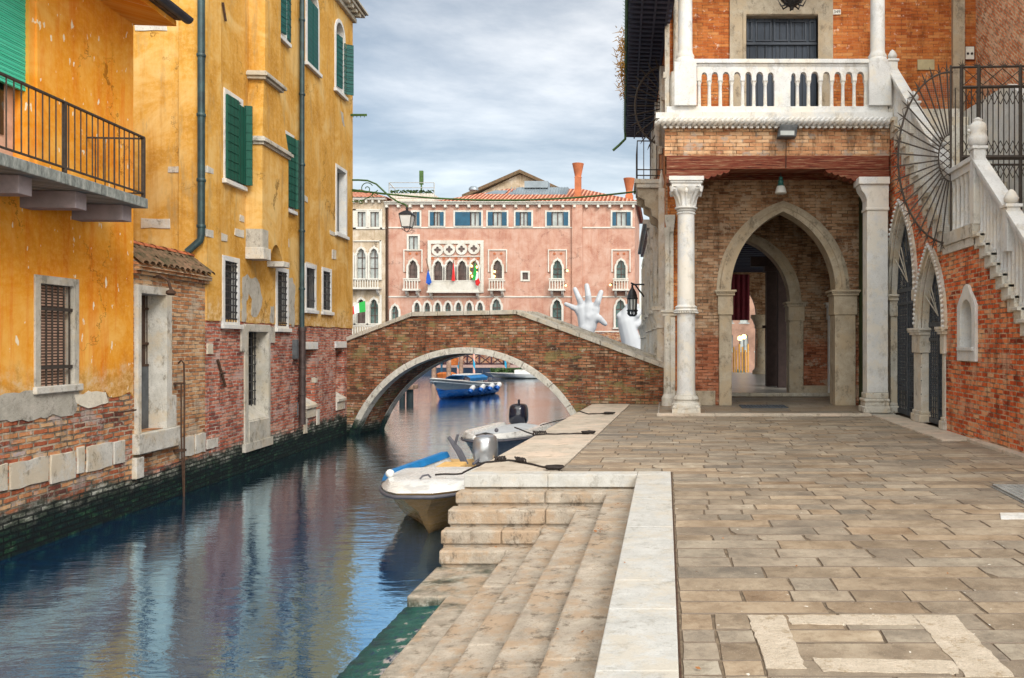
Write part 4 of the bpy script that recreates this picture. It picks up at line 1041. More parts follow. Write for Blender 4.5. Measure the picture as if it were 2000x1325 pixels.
# porch floor and steps
mb = MB(); y = 18.42
while y < 24.6:
    x = -.15
    while x < 4.9:
        x1 = min(x+rnd.uniform(.7, 1.3), 5.12)
        if 5.12-x1 < .3: x1 = 5.12
        slab(mb, x, x1, y, min(y+.55, 24.7), .05); x = x1
    y += .55
build('porch_floor', mb, M['porch'], kind='structure')
mb = MB(); mb.box(-.18, 5.14, 18.3, 24.7, -.3, .036); mb.box(-1.1, 12, 24.7, 43, -1.7, .035); build('porch_base', mb, stone_mat('worn hall floor stone', (.34, .32, .28), (.48, .46, .41), .4, 1, .15, rough=.3), kind='structure')
mb = MB()
for a, b in ((-.2, 1.1), (1.1, 2.6), (2.6, 3.9), (3.9, 4.58)): mb.box(a+.003, b-.003, 18.16, 18.42, -.1, .052)
y = 18.16
for y1 in (17.0, 15.9, 14.8, 13.6): mb.box(4.58, 5.16, y1+.003, y-.003, -.1, .03); y = y1
for y1 in (12.1, 10.4, 8.5, 6.5): mb.box(5.0, 5.16, y1+.003, y-.003, -.1, .05); y = y1
build('porch_edge_stone', mb, M['stone_quay'], kind='structure', bevel=.012)

# back wall of the porch with the big pointed arch
ax, aw, azs, aap = 2.95, 1.31, 2.95, 4.92
def arch_ring(w0, rings, parent, fr, cx, zs, ap, mat, name='arch_ring', cuts=4):
    mb = MB()
    for d0, d1, y0, y1 in rings:
        A = parch(cx, zs, w0+d0, ap-zs+d0*.75, 16); B = parch(cx, zs, w0+d1, ap-zs+d1*.75, 16)
        mb.ring(A, B, y0, y1)
    return build(name, mb, mat, parent, fr, smooth=35)
hb = with_jambs(parch(ax, azs, aw+.05, aap-azs+.05, 16), .03)
mb = MB(); mb.plate([(-.0, .03), hb[0]]+hb[1:-1]+[hb[-1], (4.98, .03), (4.98, 6.6), (0, 6.6)], [], 0, .5)
build('porch_wall', mb, M['brick_loggia'], hall, BK)
mb = MB(); mb.box(.03, 1.25, -.03, .5, .05, .42); build('plinth', mb, SA, hall, BK, bevel=.01)
arch_ring(aw, [(0, .16, -.06, .55), (.16, .26, -.10, .5), (.26, .36, -.03, .45)], hall, BK, ax, azs, aap, SA)
def pier(parent, fr, u0, u1, y0, y1, z0, z1, cap, mat, base=.0, dent=True, nm='pier'):
    mb = MB(); mb.box(u0, u1, y0, y1, z0, z1-cap)
    p = build(nm, mb, mat, parent, fr, bevel=.015)
    mb = MB(); mb.box(u0-.03, u1+.03, y0-.03, y1+.02, z1-cap, z1-.14); mb.box(u0-.07, u1+.07, y0-.07, y1+.02, z1-.14, z1-.09); mb.box(u0-.11, u1+.11, y0-.11, y1+.02, z1-.05, z1)
    if dent:
        u = u0-.09
        while u < u1+.08: mb.box(u, u+.028, y0-.10, y0-.04, z1-.09, z1-.05); u += .055
    mb.box(u0-.05, u1+.05, y0-.05, y1+.02, z1-.09, z1-.05)
    build('capital', mb, mat, p, fr, bevel=.006)
    if base: mb = MB(); mb.box(u0-.05, u1+.05, y0-.05, y1, z0, z0+base); mb.box(u0-.025, u1+.025, y0-.025, y1, z0+base, z0+base+.07); build('base', mb, mat, p, fr, bevel=.015)
    return p
pier(hall, BK, ax-aw-.30, ax-aw+.02, -.08, .55, .05, azs, .62, M['stone_arch'])
pier(hall, BK, ax+aw-.02, ax+aw+.50, -.10, .55, .05, azs, .62, M['stone_arch'])
mb = MB(); mb.box(4.86, 5.02, -1.2, .1, .05, 5.3); build('door_post', mb, M['green_post'], hall, BK)
# second arched wall inside the passage
bx, bw_, bzs, bap = 2.42, 1.24, 2.83, 4.62
hb = with_jambs(parch(bx, bzs, bw_+.04, bap-bzs+.04, 16), .03)
mb = MB(); mb.plate([(-.0, .03), hb[0]]+hb[1:-1]+[hb[-1], (6.2, .03), (6.2, 6.6), (0, 6.6)], [], 0, .45); build('inner_wall', mb, M['brick_loggia'], hall, IN)
arch_ring(bw_, [(0, .18, -.08, .5), (.18, .27, -.12, .3), (.27, .35, -.04, .3)], hall, IN, bx, bzs, bap, SA)
pier(hall, IN, bx+bw_-.02, bx+bw_+.40, -.10, .5, .05, bzs, .56, SA)
pier(hall, IN, bx-bw_-.36, bx-bw_+.02, -.10, .5, .05, bzs, .56, SA)
pier(hall, IN, 4.78, 5.1, -.14, .0, .05, 2.80, .5, S)
mb = MB(); mb.box(3.9, 6.0, -.06, .1, .05, .36); build('plinth', mb, SA, hall, IN, bevel=.01)
mb = MB(); mb.box(.0, 5.3, -.16, -.0, .05, .15); build('threshold', mb, SG, hall, IN, bevel=.01)
mb = MB(); mb.box(5.15, 5.5, 19.1, 24.2, .03, 6.6); build('passage_wall', mb, M['brick_loggia'], hall, WORLDF)
mb = MB(); mb.box(.0, .5, 20.9, 24.2, .03, 6.6); build('passage_wall', mb, M['brick_loggia'], hall, WORLDF)
mb = MB(); mb.box(.0, 5.4, 18.95, 24.6, 5.93, 6.1); cl = build('porch_ceiling', mb, M['wood_red'], hall, WORLDF)
mb = MB()
for i in range(12): mb.box(.3, 5.2, 19.2+i*.45, 19.35+i*.45, 5.72, 5.93)
build('ceiling_beams', mb, M['wood_red'], cl, WORLDF)
# the open hall beyond
mb = MB(); mb.box(.3, 12, 24.7, 42.6, 5.35, 5.5)
hc = build('hall_ceiling', mb, M['eave'], hall, WORLDF)
mb = MB()
for i in range(26): mb.box(.3, 12, 25.3+i*.66, 25.45+i*.66, 5.1, 5.35)
build('ceiling_beams', mb, M['eave'], hc, WORLDF)
x = P(1506, 0, 30).x
mb = MB(); mb.box(x-.19, x+.19, 29.8, 30.2, .04, 4.2); mb.box(x-.26, x+.26, 29.7, 30.3, 4.2, 4.4); mb.box(x-.75, x+.75, 29.85, 30.15, 4.4, 4.75); mb.tube([(x-.32, 30, 2.2), (x+.32, 30, 2.2)], .06, 6)
build('timber_post', mb, simple_mat('dark brown post', (.05, .03, .028), .8, 0, .4, 5), hall, WORLDF)
x = P(1533, 0, 29).x
mb = MB(); mb.box(x-.26, x+.26, 28.8, 29.2, .04, 5.2); build('timber_post', mb, bpy.data.materials['dark brown post'], hall, WORLDF)
HB = Frame(0, 41, 1, 0)
mb = MB(); hs = [with_jambs(parch(c_, 3.0, 1.55, 1.9, 10), .03) for c_ in (3.0, 6.6, 10.2)]
ou = [(-.8, .03)]
for h_ in hs: ou += h_
ou += [(12, .03), (12, 5.4), (-.8, 5.4)]
mb.plate(ou, [], 0, .5); build('quay_arcade', mb, M['brick_loggia'], hall, HB)
for c_ in (1.2, 4.78, 8.4):
    mb = MB(); mb.lathe([(.42, .04), (.42, .2), (.32, .3), (.30, .4), (.27, 2.3), (.32, 2.35), (.30, 2.45), (.42, 2.75), (.50, 2.85), (.50, 3.0)], c_, .2, 14); build('column', mb, SA, hall, HB, smooth=40)
mb = MB(); rows = []
for i in range(21):
    xx = P(1423, 0, 40.7).x+1.05*i/20; rows.append([(xx, 40.7+.06*math.sin(i*1.3), 2.72), (xx, 40.7+.03*math.sin(i*1.3), 5.0)])
mb.surf(rows); 
tag(build('curtain', mb, M['red_cloth'], None, smooth=60), 'deep red canvas blind hanging in the far arch of the market hall', 'blind')
# upper storey over the porch
def up(py, D=18.5): return CAMZ-(py-PY0)*D/FPX
mb = MB(); mb.box(-.02, 5.12, .02, .45, 5.9, 6.54); build('band_wall', mb, M['brick_band'], hall, FR)
mb = MB(); mb.box(-.02, .43, .45, 2.1, 5.9, 6.54); build('band_wall', mb, M['brick_band'], hall, FR)
mb = MB(); mb.box(.02, 5.1, -.04, .36, 5.585, 5.895); bm_ = build('porch_beam', mb, M['wood_red'], hall, FR, bevel=.015)
def scallop(x0, sgn, L_=1.45):
    pts = [(x0, 5.58), (x0, 5.27), (x0+sgn*.45, 5.26)]
    n = 7
    for i in range(n):
        t0 = i/n; t1 = (i+1)/n
        xa, xb = x0+sgn*(.45+(L_-.45)*t0), x0+sgn*(.45+(L_-.45)*t1); za, zb = 5.26+.30*t0, 5.26+.30*t1
        for k in range(1, 5): pts.append((lerp(xa, xb, k/4), lerp(za, zb, k/4)-.045*math.sin(math.pi*k/4)))
    pts.append((x0+sgn*L_, 5.58)); return pts
mb = MB(); mb.plate(scallop(.02, 1), [], -.02, .34); build('bracket', mb, M['wood_red'], bm_, FR)
mb = MB(); mb.plate(scallop(5.1, -1), [], -.02, .34); build('bracket', mb, M['wood_red'], bm_, FR)
# rope moulding and balcony base
mb = MB(); mb.box(-.22, 5.12, -.22, 2.0, 6.70, 6.83); mb.box(-.10, 5.12, -.10, 2.0, 6.54, 6.60)
x = -.2
while x < 5.0:
    mb.tube([(x, -.13, 6.59), (x+.07, -.21, 6.63), (x+.16, -.19, 6.70)], .052, 7); x += .118
x = -.05
while x < 5.05: mb.box(x, x+.07, -.13, -.0, 6.50, 6.55); x += .14
yy = -.1
while yy < 1.9: mb.tube([(-.13, yy, 6.59), (-.21, yy+.07, 6.63), (-.19, yy+.16, 6.70)], .052, 7); yy += .118
build('rope_cornice', mb, S, hall, FR, smooth=50)
mb = MB(); mb.box(.02, 5.05, -.10, .16, 6.832, 7.0); bs = build('balustrade', mb, S, hall, FR, bevel=.008)
mb = MB(); mb.box(.43, 4.62, -.10, .16, 7.98, 8.08); mb.box(.43, 4.62, -.06, .12, 7.93, 7.98); build('handrail', mb, S, bs, FR, bevel=.015)
bxs = [1365.6, 1385.6, 1407, 1429, 1450.6, 1472.5, 1495, 1515, 1541, 1558, 1579.6, 1602.8, 1625, 1647, 1669, 1691.6]
us = [FR.u(q, -.02) for q in bxs]
pts = [(us[0]-.05, 7.93), (us[0]-.05, 7.6)]
for i, (a, b) in enumerate(zip(us, us[1:])):
    if i == 7: pts += [(us[7]-.03, 7.6), (us[7]-.03, 7.02), (us[8]+.03, 7.02), (us[8]+.03, 7.6)]; continue
    w_ = (b-a)/2-.05; c_ = (a+b)/2
    pts += [(c_-w_, 7.6), (c_-w_, 7.70)]+[(c_-w_*.92*math.cos(math.pi*k/8), 7.72+w_*1.05*math.sin(math.pi*k/8)) for k in range(9)]+[(c_+w_, 7.70), (c_+w_, 7.6)]
pts += [(us[-1]+.05, 7.6), (us[-1]+.05, 7.93)]
mb = MB(); mb.plate(pts, [], -.04, .10); build('balustrade_arches', mb, S, bs, FR)
bal0 = None
for i, u_ in enumerate(us):
    if i in (7, 8): continue
    m_ = FR.m @ Matrix.Translation((u_, .03, 7.0))
    if bal0 is None:
        mb = MB(); mb.lathe([(.055, 0), (.055, .03), (.043, .05), (.038, .50), (.045, .52), (.04, .53), (.062, .60), (.062, .62)], 0, 0, 10)
        bal0 = build('baluster', mb, S, bs, m_, smooth=50)
    else: copy_tree(bal0, m_, bs)
# upper columns
def upper_col(uc, r=.165):
    mb = MB(); mb.box(uc-.25, uc+.25, -.20, .30, 7.0, 7.98); mb.lathe([(.245, 7.98), (.25, 8.05), (.20, 8.12), (.21, 8.18), (r+.01, 8.24), (r, 8.3), (r-.015, 11.8)], uc, .05, 20)
    return build('upper_column', mb, S, hall, FR, smooth=40)
upper_col(.45); upper_col(FR.u(1715))
# back wall of the upper loggia
mb = MB(); dz = 9.86; mb.plate([(0, 6.6), (0, 12.2), (7.8, 12.2), (7.8, 3.4), (5.3, 3.4), (5.3, 6.6)][::-1], [rect(2.0, 3.84, 6.85, dz)], .0, .4); build('upper_wall', mb, M['brick_orange'], hall, BK)
mb = MB(); mb.plate([(1.61, 6.85), (2.02, 6.85), (2.02, dz-.02), (3.82, dz-.02), (3.82, 6.85), (4.20, 6.85), (4.20, 10.28), (1.61, 10.28)], [], -.06, .3)
mb.plate([(1.94, 6.85), (2.02, 6.85), (2.02, dz), (3.82, dz), (3.82, 6.85), (3.90, 6.85), (3.90, dz+.08), (1.94, dz+.08)], [], -.085, .2)
df = build('door_frame', mb, M['stone_arch'], hall, BK, bevel=.006)
mb = MB(); mb.box(2.0, 3.84, .16, .2, 6.85, dz); ud = build('balcony_door', mb, M['door_navy'], hall, BK)
mb = MB(); mb.box(2.0, 3.84, .10, .17, 9.16, 9.22)
for a, b in ((2.05, 2.2), (2.28, 2.68), (2.74, 3.1), (3.16, 3.56), (3.64, 3.8)): mb.plate(rect(a, b, 9.26, 9.78), [rect(a+.035, b-.035, 9.295, 9.745)], .13, .165)
for k in range(7): mb.box(2.02+k*.262, 2.04+k*.262, .135, .165, 6.9, 9.14)
build('door_panels', mb, simple_mat('door trim paint', (.04, .052, .075), .5), ud, BK)
mb = MB(); mb.box(-.1, 8.2, 18.4, 21.0, 12.2, 12.4); build('upper_ceiling', mb, M['eave'], hall, WORLDF)
mb = MB(); mb.box(0, 5.15, 18.85, 20.6, 6.6, 6.825); build('balcony_floor', mb, SG, hall, WORLDF)
mb = MB(); u0 = BK.u(1858); mb.box(u0, BK.u(1881), -.14, .0, 6.2, 12.2); build('wall_pier', mb, M['stone_arch'], hall, BK, bevel=.01)
OW = Frame(7.8, 0, 0, -1)
mb = MB(); mb.box(-20.6, -3, .0, .4, 0, 12.3); build('side_wing_wall', mb, M['brick_slant'], hall, OW)
# plates and signs
def sign(name, mat, x0, y0, x1, y1, lab, fr=BK, off=-.02):
    a = fr.uz(x0, y0, off); b = fr.uz(x1, y1, off); mb = MB(); mb.box(a[0], b[0], off-.015, off+.02, b[1], a[1]); return tag(build(name, mb, mat, None, fr, bevel=.003), lab, 'sign'), a, b
s1, a, b = sign('house_number', M['sign_white'], 1627, 19, 1642, 29, 'small white number plate beside the blue grey balcony door')
def textobj(body, size, loc, fr, parent, mat, name='lettering'):
    cu = bpy.data.curves.new(name, 'FONT'); cu.body = body; cu.size = size; cu.align_x = 'CENTER'; cu.align_y = 'CENTER'; cu.extrude = .002
    ob = bpy.data.objects.new('tmp_text', cu); COL.objects.link(ob); bpy.context.view_layer.update()
    me = bpy.data.meshes.new_from_object(ob.evaluated_get(bpy.context.evaluated_depsgraph_get())); bpy.data.objects.remove(ob)
    me.name = name; me.materials.clear(); me.materials.append(mat)
    o = bpy.data.objects.new(name, me); COL.objects.link(o); reg(o, fr.m @ Matrix.Translation(loc) @ Matrix.Rotation(R(90), 4, 'X'), parent); return o
textobj('349', .11, ((a[0]+b[0])/2, -.038, (a[1]+b[1])/2), BK, s1, M['ink'])
sign('wall_plaque', M['brass'], 1792, 117, 1825, 137, 'pale metal plaque on the orange brick wall above the staircase')
s3, a, b = sign('notice_board', M['wood_red'], 1883, 90, 1904, 119, 'dark framed white notice with two black dots in the wall corner')
mb = MB(); mb.box(a[0]+.03, b[0]-.03, -.05, -.03, b[1]+.03, a[1]-.03); build('panel', mb, M['sign_white'], s3, BK)
mb = MB(); cc = (a[0]+b[0])/2; zc_ = lerp(b[1], a[1], .45)
for d_ in (-.05, .05): mb.prism(circ(cc+d_, zc_, .033), -.056, -.05)
build('dots', mb, M['ink'], s3, BK)

# big front column and right pillar
def corinth(mb, uc, yc, z0, z1, r, ab):
    h = z1-z0; seg = 40; rows = []
    for j in range(13):
        t_ = j/12; row = []
        for k in range(seg):
            an = 2*math.pi*k/seg; rr = r*(1.0+.10*t_)+(ab*1.02-r)*max(0, (t_-.35)/.65)**1.6*(.62+.38*abs(math.cos(2*(an+math.pi/4)))**.8)
            rr += .045*(abs(math.sin(4*an))-.4)*(1 if t_ < .9 else .3)*(.4+t_)
            if .70 < t_ < .92: rr += .03*abs(math.cos(2*(an+math.pi/4)))
            row.append((uc+rr*math.cos(an), yc+rr*math.sin(an), z0+h*t_))
        rows.append(row)
    mb.surf(rows, True)
root_c = None
uc, yc = FR.u(1340), 0.0
mb = MB(); r = .208
mb.lathe([(r+.02, .45), (r+.005, .5), (r, .6), (r-.002, 2.30)], uc, yc, 28)
mb.lathe([(r-.004, 2.30), (r+.03, 2.31), (r+.07, 2.36), (r+.03, 2.40), (r+.05, 2.44), (r, 2.48), (r-.01, 2.5), (r-.018, 4.60), (r+.02, 4.63), (r-.01, 4.66)], uc, yc, 28)
col0 = build('corner_column', mb, S, hall, FR, smooth=40)
mb = MB()
for k in range(30):
    an = 2*math.pi*k/30; mb.ball(uc+(r+.06)*math.cos(an), yc+(r+.06)*math.sin(an), 2.315, .022, 6, n=4)
    mb.ball(uc+(r-.01)*math.cos(an), yc+(r-.01)*math.sin(an), 4.57, .020, 6, n=4)
build('beading', mb, S, col0, FR, smooth=60)
mb = MB(); mb.box(uc-.32, uc+.32, yc-.32, yc+.32, .05, .15); mb.lathe([(.34, .15), (.35, .2), (.33, .25), (.27, .28), (.26, .32), (.29, .35), (.28, .39), (.225, .44), (.22, .48)], uc, yc, 28)
for sx in (-1, 1):
    for sy in (-1, 1): mb.ball(uc+sx*.26, yc+sy*.26, .17, .06, 8, rz=.05)
build('column_base', mb, SD, col0, FR, smooth=40)
mb = MB(); corinth(mb, uc, yc, 4.70, 5.14, r, .36)
mb.box(uc-.36, uc+.36, yc-.36, yc+.36, 5.22, 5.27); mb.box(uc-.39, uc+.39, yc-.39, yc+.39, 5.27, 5.36); mb.box(uc-.33, uc+.33, yc-.33, yc+.33, 5.14, 5.22)
mb.lathe([(r, 4.66), (r+.05, 4.68), (r+.05, 4.71), (r, 4.73)], uc, yc, 24)
mb2 = mb
for sx in (-1, 1):
    for sy in (-1, 1):
        mb.tube([(uc+sx*.13, yc+sy*.13, 4.74), (uc+sx*.19, yc+sy*.19, 4.95), (uc+sx*.27, yc+sy*.27, 5.08), (uc+sx*.335, yc+sy*.335, 5.10), (uc+sx*.33, yc+sy*.33, 5.02)], [.03, .045, .06, .06, .03], 8)
for k in range(4):
    an = math.pi/2*k; x_, y_ = math.cos(an), math.sin(an)
    mb.ball(uc+x_*.27, yc+y_*.27, 5.06, .055, 8, rz=.08); mb.tube([(uc+x_*.21, yc+y_*.21, 4.74), (uc+x_*.23, yc+y_*.23, 4.9), (uc+x_*.27, yc+y_*.27, 5.0)], [.02, .025, .03], 6)
    for sg in (-1, 1):
        a2 = an+sg*.42; mb.tube([(uc+math.cos(a2)*.21, yc+math.sin(a2)*.21, 4.74), (uc+math.cos(a2)*.24, yc+math.sin(a2)*.24, 4.93), (uc+math.cos(a2)*.30, yc+math.sin(a2)*.30, 5.06)], [.022, .03, .035], 6)
build('capital', mb, S, col0, FR, smooth=45)
# right pillar
pu0, pu1 = FR.u(1691, -.1), FR.u(1732, -.1)
mb = MB(); mb.box(pu0, pu1, -.22, .2, .5, 4.75)
pr = build('pillar', mb, M['stone_white'], hall, FR, bevel=.015)
mb = MB()
for a, z0, z1 in ((.10, .05, .2), (.06, .2, .30), (.08, .30, .37), (.03, .37, .5)): mb.box(pu0-a, pu1+a*.3, -.22-a, .2, z0, z1)
build('pillar_base', mb, SD, pr, FR, bevel=.02)
mb = MB(); mb.box(pu0-.03, pu1+.02, -.25, .2, 4.62, 4.68)
mb.plate([(pu0-.006, 4.67), (pu1+.012, 4.67), (pu1+.012, 5.2), (pu0-.17, 5.2), (pu0-.13, 5.08), (pu0-.04, 4.95), (pu0-.006, 4.85)], [], -.24, .2); mb.box(pu0-.2, pu1+.02, -.30, .25, 5.2, 5.36)
build('capital', mb, S, pr, FR, bevel=.01)
# thin corner shafts behind the main column
mb = MB(); mb.box(.02, .24, -.16, .02, .05, 2.3); mb.box(.04, .2, -.13, .02, 2.45, 4.4); mb.box(-.08, .28, -.2, .02, 2.3, 2.38); mb.box(-.12, .3, -.24, .02, 2.38, 2.45); mb.plate([(.04, 4.4), (.2, 4.4), (.24, 4.7), (.24, 4.82), (-.02, 4.82), (-.02, 4.7)], [], -.17, .02)
mb.lathe([(.15, .05), (.15, .25), (.1, .35), (.09, 2.3)], .05, -.12, 12); mb.lathe([(.08, 2.45), (.075, 4.3), (.11, 4.5)], .05, -.1, 12)
build('corner_shaft', mb, SD, hall, BK, bevel=.008)
mb = MB(); mb.box(-.02, .10, -.1, .02, 7.0, 12.2); mb.lathe([(.07, 8.4), (.06, 12.2)], .26, -.1, 12); mb.lathe([(.09, 6.9), (.09, 8.2), (.07, 8.4)], .2, -.1, 12); mb.box(-.06, .02, -.12, .0, 8.25, 8.4); build('corner_shaft', mb, SD, hall, BK, bevel=.006)

# right wall: arched gateways, niche, stairs
c1, w1, zs1, ap1 = -17.82, .875, 2.73, 4.50
c2, w2, zs2, ap2 = -15.83, .625, 1.93, 3.30
ni = [RW.u(1874), RW.u(1910)]; nc = sum(ni)/2; nw = (ni[1]-ni[0])/2
h1_ = with_jambs(parch(c1, zs1, w1+.02, ap1-zs1+.02, 14), .02); h2_ = with_jambs(parch(c2, zs2, w2+.02, ap2-zs2+.02, 14), .02)
nh = with_jambs(rarch(nc, 2.08, nw-.14, nw-.12), 1.5)
ou = [(-18.92, .02)]+h1_+h2_+[(-9.6, .02), (-9.6, .15), (-11.86, 1.95), (-13.6, 3.5), (-15.1, 3.5), (-18.92, 6.95)]
mb = MB(); mb.plate(ou, [nh], 0, .35); build('stair_wall', mb, M['brick_right'], hall, RW)
def molding(c_, w_, zs, ap, parent):
    mb = MB()
    for d0, d1, y0, y1 in [(-.03, .07, -.0, .32), (.05, .12, -.06, .2), (.10, .20, -.02, .1), (.19, .24, -.09, .02)]:
        mb.ring(parch(c_, zs, w_+d0, ap-zs+d0*.9, 16), parch(c_, zs, w_+d1, ap-zs+d1*.9, 16), y0, y1)
    o = build('arch_molding', mb, SD, parent, RW, smooth=35)
    mb = MB(); A = parch(c_, zs, w_+.245, ap-zs+.23, 60)
    acc = 0
    for p, q in zip(A, A[1:]):
        acc += math.hypot(q[0]-p[0], q[1]-p[1])
        if acc > .085: mb.ball(q[0], -.09, q[1], .036, 7, n=4); acc = 0
    build('beading', mb, S, o, RW, smooth=60)
molding(c1, w1, zs1, ap1, hall); molding(c2, w2, zs2, ap2, hall)
for u0, u1, zt, e_ in ((-18.98, c1-w1+.03, zs1, 0), (c1+w1-.02, c2-w2+.02, zs2, .12), (c2+w2-.02, c2+w2+.16, zs2, 0)):
    pier(hall, RW, u0+.02, u1, -.02, .34, .03, zt, .5, SD, base=.16, nm='gate_pier')
mb = MB(); mb.box(c1+w1, c1+w1+.13, -.03, .3, 1.8, 2.5); mb.box(c1+w1-.02, c1+w1+.2, -.07, .1, 2.5, 2.73); build('corbel', mb, SD, hall, RW, bevel=.02)
def gate(c_, w_, zs, ap, zm):
    A = with_jambs(parch(c_, zs, w_, ap-zs, 12), .04)
    mb = MB(); mb.ring(A, [(c_+(x_-c_)*.93, .04+(z_-.04)*.975) for x_, z_ in A], .13, .17); mb.box(c_-w_, c_+w_, .12, .18, zm, zm+.09); mb.box(c_-w_, c_+w_, .12, .18, zm-.28, zm-.22); mb.box(c_-w_, c_+w_, .12, .18, .05, .15); mb.box(c_-.03, c_+.03, .11, .19, .05, zm)
    g = build('iron_gate', mb, M['iron_gate'], hall, RW)
    mb = MB(); n = int(2*w_/.115)
    def topz(x_):
        for (x0_, z0_), (x1_, z1_) in zip(A[1:], A[2:-1]):
            if min(x0_, x1_) <= x_ <= max(x0_, x1_) and abs(x1_-x0_) > 1e-6: return lerp(z0_, z1_, (x_-x0_)/(x1_-x0_))
        return zs
    for i in range(1, n):
        x_ = c_-w_+2*w_*i/n; mb.bar((x_, .15, .1), (x_, .15, zm), .011, 4)
    for i in range(1, int(zm/.13)):
        z_ = .1+i*.13
        if z_ < .55 or i % 2 == 0: mb.box(c_-w_, c_+w_, .14, .16, z_-.008, z_+.008)
        if z_ > .55:
            for k in range(n):
                x_ = c_-w_+2*w_*(k+.5)/n; mb.tube([(x_+.045*math.cos(q), .145, z_+.055*math.sin(q)) for q in [j*2*math.pi/7 for j in range(7)]], .008, 4, closed=True)
    for z_ in [.6+.27*i for i in range(int((zm-.6)/.27))]:
        mb.tube([(c_-w_+.01, .12, z_), (c_-w_-.02, .03, z_), (c_-w_+.03, -.03, z_)], .010, 4)
    for i in range(15):
        an = math.pi*(i+.5)/15; L_ = 0
        while L_ < 4:
            x_, z_ = c_+L_*math.cos(an), zm+.1+L_*math.sin(an)
            if abs(x_-c_) > w_ or z_ > topz(x_): break
            L_ += .05
        mb.bar((c_, .15, zm+.08), (c_+L_*math.cos(an), .15, zm+.1+L_*math.sin(an)), .013, 4)
        for f_ in (.45, .75): mb.tube([(c_+L_*f_*math.cos(an)+.06*math.cos(q), .145, zm+.1+L_*f_*math.sin(an)+.06*math.sin(q)) for q in [j*2*math.pi/8 for j in range(8)]], .009, 4, closed=True)
    build('ironwork', mb, M['iron_gate'], g, RW)
    mb = MB()
    for an in (2.35, 2.0, 1.75): mb.tube([(c_, .12, zm+.2), (c_+math.cos(an)*w_*1.0, .02, zm+.2+math.sin(an)*w_*.9)], [.010, .014], 5)
    build('prongs', mb, SG, g, RW)
    mb = MB(); mb.plate(A, [], .33, .35); build('backing', mb, M['void'], g, RW)
gate(c1, w1, zs1, ap1, zs1+.02); gate(c2, w2, zs2, ap2, zs2+.02)
# niche
mb = MB(); out_n = [(ni[0], 1.32), (ni[1], 1.32), (ni[1], 2.26), (ni[1]-.10, 2.38), (nc+.18, 2.50), (nc+.1, 2.60), (nc, 2.63), (nc-.1, 2.60), (nc-.18, 2.50), (ni[0]+.10, 2.38), (ni[0], 2.26)]
mb.plate(out_n, [with_jambs(rarch(nc, 2.08, nw-.16, nw-.14), 1.52)], -.05, .28)
nn = build('niche', mb, S, hall, RW, bevel=.01)
mb = MB(); mb.box(ni[0], ni[1], .27, .3, 1.4, 2.5); build('niche_back', mb, SD, nn, RW)
mb = MB(); mb.box(ni[0]+.07, ni[1]-.07, -.08, .1, 1.50, 1.56); build('sill', mb, S, nn, RW, bevel=.006)
# stairs
mb = MB(); NU = 13
def zup(u): return 6.93+(3.5-6.93)*(u+18.9)/(18.9-15.1)
du = (18.9-15.1)/NU; dzz = (6.93-3.5)/NU
for i in range(NU):
    u0 = -18.9+i*du; zt = 6.93-i*dzz; mb.box(u0, u0+du+.06, -.05, 1.6, zt-dzz-.16, zt)
    mb.box(u0-.03, u0+du+.045, -.10, 1.59, zt-.075, zt+.005)
mb.box(-15.1, -13.55, -.08, 2.6, 3.40, 3.62); mb.box(-15.1, -13.5, -.05, 2.6, 3.25, 3.40)
NL = 8; dl = 1.75/NL; dq = 1.45/NL
for i in range(NL+6):
    u0 = -13.55+i*dl; zt = 3.42-i*dq; mb.box(u0, u0+dl+.04, -.05, 1.6, zt-dq-.06, zt-.0); mb.box(u0-.02, u0+dl+.04, -.10, 1.6, zt-.05, zt+.004)
st_ = build('staircase', mb, SD, hall, RW, bevel=.008)
def rail(p0, p1, name='handrail'):
    mb = MB(); n = Vector((p1[0]-p0[0], p1[1]-p0[1])).normalized(); px_, pz_ = -n.y, n.x
    mb.plate([(p0[0], p0[1]-.16), (p1[0], p1[1]-.16), (p1[0], p1[1]), (p0[0], p0[1])], [], -.02, .12); mb.plate([(p0[0], p0[1]-.03), (p1[0], p1[1]-.03), (p1[0], p1[1]+.05), (p0[0], p0[1]+.05)], [], -.07, .17)
    return build(name, mb, S, st_, RW, bevel=.008)
rail((-18.9, 7.98), (-14.85, 4.72)); rail((-14.85, 4.70), (-13.60, 4.70)); rail((-13.60, 4.66), (-11.2, 2.74))
def balu(u, z0, z1):
    mb = MB(); mb.box(u-.05, u+.05, -.0, .1, z0, z0+.05); mb.lathe([(.045, z0+.05), (.036, z0+.09), (.033, z1-.15), (.045, z1-.13), (.05, z1-.05), (.06, z1)], u, .05, 8); build('baluster', mb, S, st_, RW, smooth=50)
for i in range(NU*2):
    u_ = -18.82+i*du/2; t_ = (u_+18.9)/4.05; k_ = int((u_+18.9)/du); balu(u_, 6.93-min(k_, NU-1)*dzz, 7.98-3.26*t_-.14)
for i in range(6): balu(-14.75+i*.205, 3.62, 4.56)
for i in range(15): u_ = -13.45+i*dl*.62; k_ = int((u_+13.55)/dl); balu(u_, 3.42-k_*dq, 4.66-(u_+13.6)*.8-.14)
def newel(u, z0, z1, kind):
    mb = MB(); mb.box(u-.09, u+.09, -.06, .14, z0, z1); mb.box(u-.12, u+.12, -.09, .17, z1, z1+.05); n = build('newel', mb, S, st_, RW, bevel=.01)
    mb = MB()
    if kind: mb.lathe([(.10, z1+.05), (.15, z1+.10), (.16, z1+.2), (.12, z1+.28), (.15, z1+.33), (.13, z1+.42), (.07, z1+.47), (.08, z1+.5), (.02, z1+.54)], u, .04, 14); mb.ball(u, -.10, z1+.32, .035, 8)
    else: mb.lathe([(.04, z1+.05), (.10, z1+.10), (.11, z1+.15), (.06, z1+.24), (.02, z1+.28)], u, .04, 10)
    build('finial', mb, S, n, RW, smooth=60)
